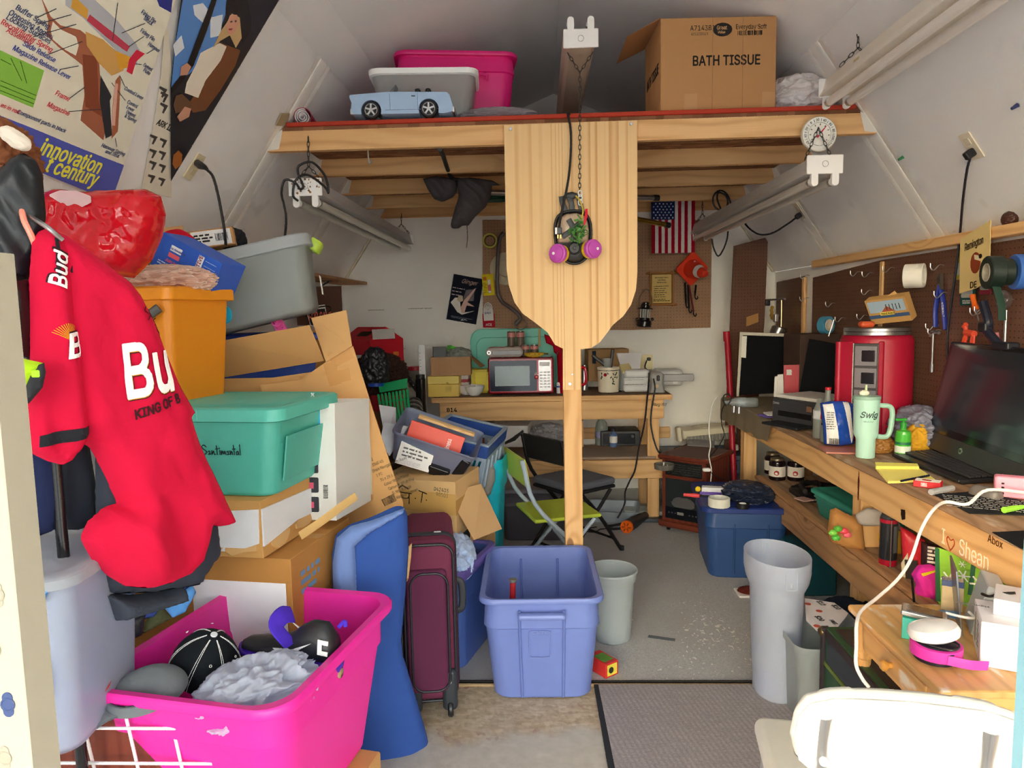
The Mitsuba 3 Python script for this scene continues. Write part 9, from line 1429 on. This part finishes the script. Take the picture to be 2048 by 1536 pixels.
# ---- on the lower shelf -----------------------------------------------------------------------------------------------
ST = 0.507
for i, (x, y) in enumerate(((1.385, 4.62), (1.36, 4.45), (1.47, 4.43))):
    k = thing('jam_jar', ('jam jar with a fruit label, back left of three', 'jam jar with a fruit label, front left of three', 'jam jar with a fruit label, right of three')[i] + ' under the long bench', 'jar'); M_ = (x, y, ST)
    P(k, 'glass', lathe([(0.046, 0), (0.05, 0.005), (0.05, 0.11), (0.04, 0.125)], 26).apply_translation(M_), '1a0f14', GLO, 40); P(k, 'label', annulus(0.0507, 0.0497, 0.065, 26, 0.0002).apply_translation((x, y, ST + 0.025)), 'd8d2cc', SAT); P(k, 'lid', cyl(0.041, 0.016, 26).apply_translation((x, y, ST + 0.124)), 'b8a890', MET); P(k, 'fruit_print', on_cyl(0.051, x, y, ext(Point(-0.02, ST + 0.05).buffer(0.016, 4), 0.001)), 'a02838', SAT, False)
solo('cable_tangle', 'tangle of black cables and parts on the lower shelf behind the teal bin', 'cable', tube([(1.35, 4.15, ST + 0.02), (1.5, 4.2, ST + 0.04), (1.45, 4.0, ST + 0.05), (1.33, 3.9, ST + 0.02), (1.5, 3.85, ST + 0.04), (1.6, 4.1, ST + 0.03), (1.4, 4.12, ST + 0.06), (1.35, 3.95, ST + 0.05)], 0.014, 8), '17171b', SAT)
k = thing('tool_tray', 'black tray of small parts on the lower shelf behind the teal bin', 'tray'); P(k, 'tray', rbox(0.30, 0.22, 0.03, 0.008, (1.47, 4.02, ST + 0.015)), '1c1c20', SAT); P(k, 'pink_lid', at(box(0.07, 0.08, 0.006, 0.001), (1.31, 3.86, ST + 0.03), (0, 0, 20)), 'c09a90', SAT)
k = thing('teal_bin', 'dusty teal lidded bin on the lower shelf under the long bench', 'storage bin'); P(k, 'body', at(tote_shell(0.30, 0.44, 0.13, 0.86, 0.04, 0.004, 0.012), (1.45, 3.50, ST), (0, 0, 4)), '2c8074', SAT, 40); P(k, 'lid', at(tote_lid(0.315, 0.455, 0.04, 0.02, 0.008, 0.022), (1.45, 3.50, ST + 0.115), (0, 0, 4)), '3a9484', SAT, 40)
k = thing('paper_bag', 'torn brown paper bag spilling candy on the lower shelf', 'paper bag'); P(k, 'bag', puff([(-0.168, 0.673), (-0.144, 0.685), (-0.098, 0.661), (-0.036, 0.639), (-0.02, 0.506), (-0.102, 0.506), (-0.165, 0.528), (-0.176, 0.578)], VF((1.33, 3.12), -20), 0.05, 0.06, 0.008, 0.04, lambda x, y: 0.02 * (meshkit.fbm(np.c_[x * 26, y * 26, x * 0], 3, 15) - 0.5)), 'b8824a', MAT, True); P(k, 'flap', puff([(-0.146, 0.675), (-0.097, 0.712), (-0.034, 0.713), (0.025, 0.669), (0.042, 0.63), (0.023, 0.619), (-0.046, 0.635), (-0.103, 0.629), (-0.127, 0.636)], VF((1.38, 3.04), -20), 0.012, 0.012, 0.008, 0.02), 'a8a09a', FAB, True)
for i, (px_, c_) in enumerate((((1.114, 3.0, 0.614), '7ac84a'), ((1.135, 3.0, 0.632), '58a83c'), ((1.161, 3.0, 0.622), 'e0485a'), ((1.174, 3.0, 0.605), 'e86a7a'), ((1.127, 3.0, 0.592), '5cc04c'))): solo('candy', ('green', 'dark green', 'red', 'coral', 'light green')[i] + ' wrapped candy spilling from the torn paper bag', 'candy', at(crumple(0.034, 0.03, 0.026, 150 + i, 0.2, 3), px_), c_, GLO, 40)
k = thing('spray_can', 'tall black and red spray can standing on the lower shelf', 'spray can'); SX, SY = 1.315, 2.93
P(k, 'body', cyl(0.034, 0.205, 28, 0.003).apply_translation((SX, SY, ST)), '26282c', GLO); P(k, 'base_band', annulus(0.0347, 0.0337, 0.026, 28, 0.0005).apply_translation((SX, SY, ST + 0.002)), 'a81830', GLO); P(k, 'top_band', annulus(0.0347, 0.0337, 0.016, 28, 0.0005).apply_translation((SX, SY, ST + 0.185)), 'a81830', GLO); P(k, 'shoulder', lathe([(0.034, 0.204), (0.026, 0.222), (0.014, 0.228), (0.013, 0.24)], 28).apply_translation((SX, SY, ST)), '3a3c40', SAT, 40); P(k, 'print_panel', on_cyl(0.0347, SX, SY, tf(ext(Polygon([(0.004, ST + 0.06), (0.042, ST + 0.06), (0.042, ST + 0.175), (0.004, ST + 0.175)]).segmentize(0.01), 0.0006), np.eye(4)).subdivide()), '5c5e62', GLO, False); P(k, 'seam', on_cyl(0.035, SX, SY, ext([(-0.008, ST), (-0.004, ST), (-0.004, ST + 0.2), (-0.008, ST + 0.2)], 0.0006)), 'c8c8c8', MET, False)
k = thing('yellow_envelope', 'yellow padded envelope leaning behind the spray can', 'envelope'); P(k, 'envelope', puff([(-0.13, 0.65), (-0.054, 0.626), (-0.049, 0.524), (-0.134, 0.524), (-0.145, 0.6)], VF((1.46, 3.0), -10), 0.014, 0.014, 0.008, 0.03), 'e8b23a', SAT, True)
k = thing('dog_treat_bag', 'red pet treat bag with printed text on the lower shelf', 'treat bag'); P(k, 'bag', puff([(-0.085, 0.708), (0.004, 0.663), (0.004, 0.54), (-0.006, 0.423), (-0.073, 0.441), (-0.07, 0.547)], VF((1.38, 2.78), -30), 0.02, 0.03, 0.01, 0.04), 'd02838', SAT, True); P(k, 'photo', ext([(-0.074, 0.582), (-0.029, 0.586), (-0.026, 0.494), (-0.067, 0.496)], 0.001, VF((1.372, 2.745), -30)), '2a2024', SAT, False); P(k, 'side', ext([(-0.063, 0.562), (-0.041, 0.608), (-0.029, 0.452), (-0.054, 0.454)], 0.004, VF((1.36, 2.77), -30)), 'd0c8ac', SAT, False)
k = thing('dark_treat_bag', 'dark brown pet food bag with white print beside the pink pouch', 'treat bag'); P(k, 'bag', puff([(-0.122, 0.689), (-0.059, 0.681), (-0.052, 0.568), (-0.059, 0.487), (-0.116, 0.494)], VF((1.42, 2.62), -35), 0.02, 0.03, 0.01, 0.04), '3a2024', SAT, True); lines_of_print(k, VF((1.415, 2.578), -35) @ pose((*[(-0.115, 0.677)][0], 0.004)), 0.055, 5, 0.014, 0.009, 71, 'e8e0dc')
k = thing('pink_pouch', 'hot pink drawstring pouch with yellow flower print', 'pouch'); P(k, 'pouch', puff([(-0.054, 0.58), (-0.034, 0.62), (0.006, 0.632), (0.032, 0.624), (0.035, 0.557), (0.034, 0.495), (-0.028, 0.48), (-0.042, 0.516), (-0.037, 0.545)], VF((1.30, 2.60), -35), 0.03, 0.03, 0.008, 0.04, lambda x, y: 0.005 * np.sin((x + 0.4 * y) * 190)), 'ec3ab4', FAB, True); P(k, 'yellow_print', ext([(-0.041, 0.602), (0.01, 0.628), (0.01, 0.621), (-0.034, 0.592)], 0.002, VF((1.298, 2.556), -35)), 'e8cc2c', FAB, False); P(k, 'cord', tube([(1.2, 2.52, 0.61), (1.195, 2.5, 0.571), (1.19, 2.48, 0.534)], 0.004, 6), '1c1a1c', FAB)
k = thing('gift_bag', 'large green holiday gift bag with white snowflakes under the bench', 'gift bag'); GB_ = VF((1.38, 2.30), -52)
P(k, 'front', ext([(-0.204, 0.743), (-0.026, 0.73), (0.075, 0.676), (0.083, 0.494), (-0.155, 0.493), (-0.198, 0.552)], 0.004, GB_), '8cc43c', SAT, False); P(k, 'edge', ext([(-0.21, 0.743), (-0.197, 0.741), (-0.186, 0.552), (-0.2, 0.551)], 0.008, off(GB_, 0, 0, 0.001)), '2c6a44', SAT, False); P(k, 'stripe', ext([(-0.094, 0.737), (-0.08, 0.737), (-0.087, 0.606), (-0.102, 0.605)], 0.001, off(GB_, 0, 0, 0.004)), '2f6a4c', SAT, False)
for q, r_ in zip([(-0.161, 0.641), (-0.117, 0.665), (-0.068, 0.652), (-0.167, 0.591), (-0.122, 0.706)], (0.028, 0.022, 0.030, 0.014, 0.012)):
    P(k, 'snowflake', cat([ext(affinity.rotate(Polygon([(-r_, -r_ * 0.10), (r_, -r_ * 0.10), (r_, r_ * 0.10), (-r_, r_ * 0.10)]), a), 0.0008, off(GB_, q[0], q[1], 0.0045)) for a in (12, 72, 132)]), 'f4f6f0', SAT, False, kind='stuff')
P(k, 'red_print', ext([(-0.049, 0.703), (0.034, 0.654), (0.021, 0.638), (-0.022, 0.628)], 0.001, off(GB_, 0, 0, 0.004)), 'b01c34', SAT, False); P(k, 'white_print', ext([(-0.05, 0.592), (-0.022, 0.624), (0.076, 0.649), (0.083, 0.502), (-0.026, 0.539)], 0.001, off(GB_, 0, 0, 0.0042)), 'e8ecf0', SAT, False); P(k, 'black_print', tube([(1.136, 2.02, 0.756), (1.133, 1.98, 0.765), (1.141, 1.95, 0.785), (1.162, 1.92, 0.8)], 0.004, 6), '1a1a1a', SAT)
# ---- desk, trunk, clear bins and the chair -----------------------------------------------------------------------------
DT = 0.62
k = thing('small_desk', 'small honey maple desk with one drawer and turned legs in front of the bench', 'desk')
P(k, 'top', wood(tf(rbox(0.375, 0.54, 0.024, 0.010, (1.0475, 2.0, DT - 0.012)), np.eye(4)), 1), 'ffffff', 'maple'); P(k, 'apron', wood(box(0.02, 0.44, 0.10, 0.003, (0.892, 2.0, DT - 0.074)), 1), 'ffffff', 'maple'); P(k, 'apron', wood(box(0.30, 0.02, 0.10, 0.003, (1.05, 1.772, DT - 0.074)), 0), 'ffffff', 'maple')
dk = P(k, 'drawer', wood(box(0.012, 0.36, 0.075, 0.004, (0.881, 2.0, DT - 0.072)), 1), 'ffffff', 'maple')
put(fresh(dk + '__knob'), tf(lathe([(0.009, 0), (0.008, 0.012), (0.016, 0.020), (0.017, 0.028), (0.010, 0.034)], 20), pose((0.876, 2.0, DT - 0.072)) @ rot(0, -90, 0)), 'd89a48', GLO, 40)
for x, y in ((0.895, 2.215), (0.895, 1.785), (1.20, 2.215), (1.20, 1.785)): P(k, 'leg', wood(tf(lathe([(0.014, 0), (0.017, 0.02), (0.021, 0.40), (0.021, 0.46), (0.027, 0.468), (0.027, 0.480), (0.021, 0.488), (0.022, 0.51), (0.022, 0.60)], 18), pose((x, y, 0))), 2), 'ffffff', 'maple')
DTZ = DT + 0.001
k = thing('smart_speaker_box', 'white product box with a carry slot and small print on the desk', 'box'); B = Block(0.16, 0.17, 0.125, pose((1.145, 1.90, DTZ), -26)); P(k, 'body', B.mesh(0.002), 'd4d4de', SAT); P(k, 'slot', ext(Polygon(rr(0.022, 0.085, 0.011, 6)[:, :2]), 0.001, B.f('left', 0.055, 0.065)), '8c8880', SAT, False); lines_of_print(k, B.f('left', 0.09, 0.095), 0.045, 6, 0.013, 0.004, 74, '77777f'); txt(k, 'Home Mini', 0.012, B.f('top', 0.03, 0.12, 180), '6a6a74', bold=False)
k = thing('phone_box', 'small white phone box with a grey fruit emblem on the product box', 'box'); B = Block(0.11, 0.13, 0.045, pose((1.175, 1.925, DTZ + 0.126), -34)); P(k, 'body', B.mesh(0.002), 'd8d8e0', SAT); P(k, 'emblem', ext(Polygon(affinity.scale(Point(0, 0).buffer(0.009), 0.85, 1)).difference(Point(0.010, 0.002).buffer(0.004)), 0.0008, B.f('left', 0.065, 0.02)), '6a6a74', MET, False)
k = thing('round_speaker', 'round white smart speaker with a pink ribbon roll beneath it on the desk', 'speaker'); SPX = (0.935, 1.9, 0.7); P(k, 'dome', at(lathe([(0.045, 0), (0.062, 0.010), (0.066, 0.024), (0.060, 0.038), (0.035, 0.048)], 36), (SPX[0] + 0.005, SPX[1], DTZ + 0.056), (-8, -10, 0)), 'e6eaee', GLO, 40)
k = thing('ribbon_roll', 'roll of hot pink printed ribbon under the round white speaker', 'ribbon'); P(k, 'ribbon', annulus(0.064, 0.050, 0.032, 36, 0.001).apply_translation((SPX[0] + 0.005, SPX[1] - 0.005, DTZ + 0.016)), 'd838a8', SAT); P(k, 'core', cyl(0.052, 0.05, 32).apply_translation((SPX[0] + 0.005, SPX[1], DTZ)), '1a1626', SAT); P(k, 'end', tube([(SPX[0] + 0.0, SPX[1] - 0.07, DTZ + 0.03), (SPX[0] + 0.05, SPX[1] - 0.085, DTZ + 0.025), (SPX[0] + 0.10, SPX[1] - 0.08, DTZ + 0.02)], 0.01, 6, 5, (0.002, 0.03)), 'e04ab4', SAT)
k = thing('handheld_screen', 'grey handheld screen lying on turquoise box at the back of the desk', 'gadget'); q = np.array((*(0.974, 2.019, 0.72)[:2], DTZ + 0.075)); P(k, 'body', at(rbox(0.12, 0.09, 0.016, 0.005), q, (-6, 4, -30)), 'b8bcc0', MET); P(k, 'screen', at(box(0.09, 0.065, 0.002, 0.0005), q + [0, 0, 0.0095], (-6, 4, -30)), '1a1822', GLO); P(k, 'strap', tube([q + [0.05, -0.02, 0.012], q + [0.075, -0.05, 0.014], q + [0.11, -0.05, 0.01], q + [0.12, -0.01, 0.01]], 0.004, 6), 'd0d2d4', SAT)
solo('turquoise_box', 'turquoise box under the grey handheld screen on the desk', 'box', at(box(0.11, 0.085, 0.064, 0.002, (0, 0, 0.032)), (q[0] + 0.005, q[1] + 0.01, DTZ), (0, 0, -30)), '4ccabc', SAT)
k = thing('photo_frame', 'grey framed stand leaning open between the screen and white boxes', 'frame'); B = Block(0.05, 0.15, 0.16, pose((1.165, 2.085, DTZ), -24, 0, 14)); P(k, 'body', B.mesh(0.003), 'a9b2bc', SAT); P(k, 'plate', tf(box(0.006, 0.15, 0.20, 0.001, (-0.045, 0.0, 0.10)), B.M @ pose((0, 0, 0), 0, 0, -20)), '8f98a2', MET); P(k, 'vents', cat([tf(box(0.004, 0.10, 0.003, 0.0005, (0.026, 0, 0.05 + 0.012 * i)), B.M) for i in range(7)]), 'dfe4e8', SAT, kind='stuff'); P(k, 'rear', tf(rbox(0.06, 0.13, 0.10, 0.008, (0.055, 0, 0.05)), B.M), '8c949e', SAT)
k = thing('gift_card', 'blue printed card standing between the grey frame and the handheld screen', 'card'); P(k, 'card', ext([(-0.016, 0.638), (0.029, 0.644), (0.035, 0.584), (-0.006, 0.587)], 0.004, VF((1.12, 2.17), -30)), '5a88b4', SAT, False)
k = thing('tan_box', 'tan and blue small box behind the handheld screen', 'box'); P(k, 'body', at(box(0.06, 0.04, 0.10, 0.002, (0, 0, 0.05)), (1.17, 2.22, DTZ), (0, 0, -30)), 'c8b898', SAT); P(k, 'band', at(box(0.061, 0.041, 0.02, 0.002, (0, 0, 0.09)), (1.17, 2.22, DTZ), (0, 0, -30)), '4a5c8a', SAT)
solo('coiled_cable', 'coil of black cable lying on the desk', 'cable', tube([np.array((*(0.945, 1.878, 0.62)[:2], DTZ + 0.004 + 0.0012 * i)) + [(0.032 + 0.008 * math.sin(i * 1.3)) * math.cos(i * 0.55), (0.040 + 0.006 * math.cos(i)) * math.sin(i * 0.55), 0] for i in range(52)], 0.003, 6, 3), '1b1b1e', SAT)
k = thing('storage_trunk', 'dark green metal trunk with brass corners and black straps under the desk', 'trunk'); TRM = pose((1.085, 2.16, 0), 0); tw, td, th = 0.42, 0.66, 0.44
P(k, 'body', tf(box(tw, td, th, 0.006, (0, 0, th / 2)), TRM), '1d4a2e', SAT)
for z in (0.012, th - 0.02): P(k, 'edge_band', tf(box(tw + 0.006, td + 0.006, 0.035, 0.004, (0, 0, z)), TRM), '4a3f40', 'rough_metal')
for y in (-td / 2, td / 2):
    for x in (-tw / 2, tw / 2): P(k, 'corner_band', tf(box(0.03, 0.03, th, 0.005, (x * 0.97, y * 0.98, th / 2)), TRM), '4a4248', 'rough_metal'); P(k, 'brass_knob', tf(trimesh.creation.icosphere(2, 0.020), TRM @ pose((x, y, th - 0.02))), '7a6a4c', MET)
P(k, 'lid_band', tf(box(0.005, td - 0.03, 0.016, 0.002, (-tw / 2 - 0.001, 0, th - 0.13)), TRM), '9ab048', MET); P(k, 'panel', tf(box(0.004, td - 0.08, 0.085, 0.001, (-tw / 2 - 0.001, 0, th - 0.075)), TRM), '232c38', SAT); P(k, 'top_panel', tf(box(tw - 0.06, td - 0.06, 0.004, 0.001, (0, 0, th + 0.001)), TRM), '2c2428', SAT)
k = thing('blue_bag', 'crumpled royal blue bag on the floor under the desk', 'bag'); P(k, 'bag', at(crumple(0.26, 0.22, 0.42, 161, 0.2, 4, 3), (1.0, 1.70, 0)), '2c4cb8', SAT, 50)
k = thing('clear_bin', 'clear bin holding a lime green tray on the floor beside the trunk', 'storage bin'); CBM = pose((0.96, 2.72, 0.0), 0); P(k, 'body', tf(shell([rr(0.26, 0.32, 0.04, 5, 0), rr(0.30, 0.36, 0.05, 5, 0.30), rr(0.32, 0.38, 0.05, 5, 0.302), rr(0.32, 0.38, 0.05, 5, 0.33)], 0.003), CBM), 'd8e0e4', 'clear', True)
k = thing('lime_tray', 'lime green sectioned plastic tray standing in the clear bin beside the trunk', 'tray'); LTM = VF((0.96, 2.56), 0) @ pose((0.045, 0.17, 0)); P(k, 'plate', tf(loft([rr(0.115, 0.22, 0.016, 4, 0), rr(0.115, 0.22, 0.016, 4, 0.012)]), LTM), '6cc83a', SAT, 40)
for y in (0.055, 0.0, -0.055): P(k, 'ridge', tf(box(0.105, 0.004, 0.008, 0.001, (0, y, 0.014)), LTM), '7ed64a', SAT)
k = thing('coupon_flyer', 'white coupon flyer with prices lying over the clear bin rim', 'flyer'); CPF = frame((0.922, 2.779, 0.34), np.array((0.972, 2.628, 0.34)) - np.array((0.922, 2.779, 0.34)), np.array((1.01, 2.979, 0.34)) - np.array((0.922, 2.779, 0.34)))
fq = [(0.991, 2.979), (1.097, 2.93), (1.112, 2.825), (1.078, 2.778), (0.968, 2.636), (0.923, 2.637), (0.916, 2.76)]; P(k, 'sheet', ext(fq, 0.0015, pose((0, 0, 0.338))), 'ecebee', SAT, False)
for s, px_ in (('$12', (1.026, 2.944, 0.341)), ('$10', (1.073, 2.903, 0.341)), ('$20', (0.961, 2.795, 0.341)), ('FREE', (1.006, 2.758, 0.341))): txt(k, s, 0.022 if s[0] == '$' else 0.015, frame(px_, (0.12, -1, 0), (1, 0.12, 0)), '3a3a40', sx=0.8)
for px_ in ((1.0, 2.843, 0.341), (0.937, 2.704, 0.341), (0.981, 2.914, 0.341), (0.974, 2.66, 0.341)): P(k, 'food_photo', cyl(0.013, 0.0008, 12, 0.0002).apply_translation(px_), 'c0584a', SAT)
k = thing('wood_awl', 'round wooden handled awl on the floor by the clear bin', 'awl'); q = np.array((0.963, 2.905, 0.06)); P(k, 'handle', at(trimesh.creation.icosphere(3, 0.022), q), 'c88a50', GLO, True); P(k, 'shank', bar(q + [0.0, -0.012, -0.018], q + [0.012, -0.04, -0.058], 0.004), '8a8a8c', MET)
solo('dark_clothes', 'navy spotted cloth heap on the floor under the lower shelf', 'cloth', at(crumple(0.34, 0.34, 0.30, 163, 0.2, 4, 3), (1.25, 3.12, 0)), '1c2838', FAB, 50); solo('grey_blanket', 'grey shaggy blanket under the lower shelf behind the desk', 'blanket', at(crumple(0.30, 0.34, 0.34, 165, 0.2, 5, 3), (1.45, 2.85, 0)), '5a5854', FAB, 50)
solo('teal_package', 'teal package under the shelf behind the navy tote', 'package', box(0.24, 0.30, 0.26, 0.01, (1.36, 3.95, 0.131)), '1f5a64', SAT)
k = thing('fruit_tray', 'white tray of red shavings on the carpet beneath the navy tote corner', 'tray'); P(k, 'tray', box(0.16, 0.12, 0.012, 0.003, (1.02, 3.84, 0.0075)), 'e4e2e0', SAT); P(k, 'shavings', crumple(0.13, 0.09, 0.03, 167, 0.35, 4, 6).apply_translation((1.02, 3.84, 0.012)), '6a2a20', MAT, True)
k = thing('clear_canister', 'tall clear plastic canister with latch slots in the right foreground', 'canister'); CX_, CY_ = 0.815, 2.82
ov = lambda a, b_, z: circ(1.0, z, 40) * [a, b_, 1]
P(k, 'body', at(shell([ov(0.078, 0.10, 0), ov(0.086, 0.11, 0.015), ov(0.102, 0.14, 0.46), ov(0.118, 0.165, 0.50), ov(0.125, 0.175, 0.54), ov(0.125, 0.178, 0.60)], 0.003), (CX_, CY_, 0), (0, 0, 0)), 'e6ecf8', 'clear', True)
for s in (-1, 1): P(k, 'latch_slot', at(ext(Polygon(rr(0.046, 0.075, 0.01, 4)[:, :2]).difference(Polygon(rr(0.038, 0.067, 0.008, 4)[:, :2])), 0.002, rot(90, 0, 0)), (CX_, CY_ + s * 0.172, 0.545)), 'e4ecf6', 'film', False); P(k, 'latch_rib', at(cat(bar((-0.008, 0, 0.04), (0, 0, -0.03), 0.002, 6), bar((0.008, 0, 0.04), (0, 0, -0.03), 0.002, 6)), (CX_, CY_ + s * 0.172, 0.55)), 'eef2f8', 'film')
solo('white_powder_bag', 'white bag of powder inside the tall clear canister', 'bag', at(crumple(0.12, 0.14, 0.17, 171, 0.2, 4, 3), (CX_, CY_, 0.10)), 'e8ecf2', 'film', 50); solo('blue_packet', 'pale blue packet at the bottom of the tall clear canister', 'packet', at(crumple(0.13, 0.15, 0.10, 173, 0.15, 4, 3), (CX_, CY_, 0.004)), '9aa8d8', SAT, 50)
k = thing('vinyl_chair', 'white vinyl padded chair with chrome back supports in the right foreground', 'chair'); VM = pose((0.625, 1.64, 0), -9)
P(k, 'seat', tf(rbox(0.44, 0.44, 0.06, 0.028, (0, 0, 0.435), 6), VM), 'c4c6c0', SAT)
def bent(m, R=0.55, tilt=14):
    v = m.vertices.copy(); a = v[:, 0] / R
    v = np.c_[R * np.sin(a), v[:, 1] - R * (np.cos(a) - 1) * -1.0, v[:, 2] - 0.02 * np.cos(a)]
    return at(mk(v, m.faces), (0, 0, 0), (tilt, 0, 0))
bo = Polygon([(-0.215, 0.02), (-0.21, 0.07), (-0.19, 0.095), (-0.14, 0.10), (0, 0.092), (0.14, 0.10), (0.19, 0.095), (0.21, 0.07), (0.215, 0.02), (0.20, -0.04), (0.17, -0.075), (0.10, -0.10), (0, -0.108), (-0.10, -0.10), (-0.17, -0.075), (-0.20, -0.04)]).buffer(0.012)
bm = puff(bo, frame((0, 0, 0), (1, 0, 0), (0, 0, 1)), 0.020, 0.022, 0.010, 0.022); bl_ = VM @ pose((0, -0.245, 0.735))
P(k, 'backrest', tf(bent(bm), bl_), 'd0d4d2', SAT, True)
ring = np.array(bo.buffer(-0.010).exterior.coords); wl = tube(np.c_[ring[:, 0], np.full(len(ring), -0.017), ring[:, 1]], 0.004, 6, 0); P(k, 'welt', tf(bent(wl), bl_), 'e4e6e0', SAT, True)
for s in (-1, 1):
    x = s * 0.155
    P(k, 'support', tf(tube([(x, -0.278, 0.765), (x, -0.272, 0.70), (x * 0.98, -0.262, 0.62), (x * 0.96, -0.24, 0.50), (x * 0.95, -0.16, 0.405)], [0.022, 0.014, 0.011, 0.011, 0.011], 14), VM), 'c4c6ca', MET); P(k, 'screw', tf(at(cyl(0.011, 0.004, 16), (x * 0.98, -0.285, 0.665), (78, 0, 0)), VM), 'c8ccd0', MET)
    for y in (-0.19, 0.19): P(k, 'leg', tf(bar((s * 0.19, y * 0.9, 0.41), (s * 0.215, y * 1.1, 0.0), 0.012), VM), 'c4c6ca', MET)
k = thing('red_box', 'dark red box on the floor behind the white vinyl chair', 'box'); P(k, 'body', box(0.10, 0.14, 0.44, 0.004, (0.93, 1.50, 0.22)), 'a02430', SAT)
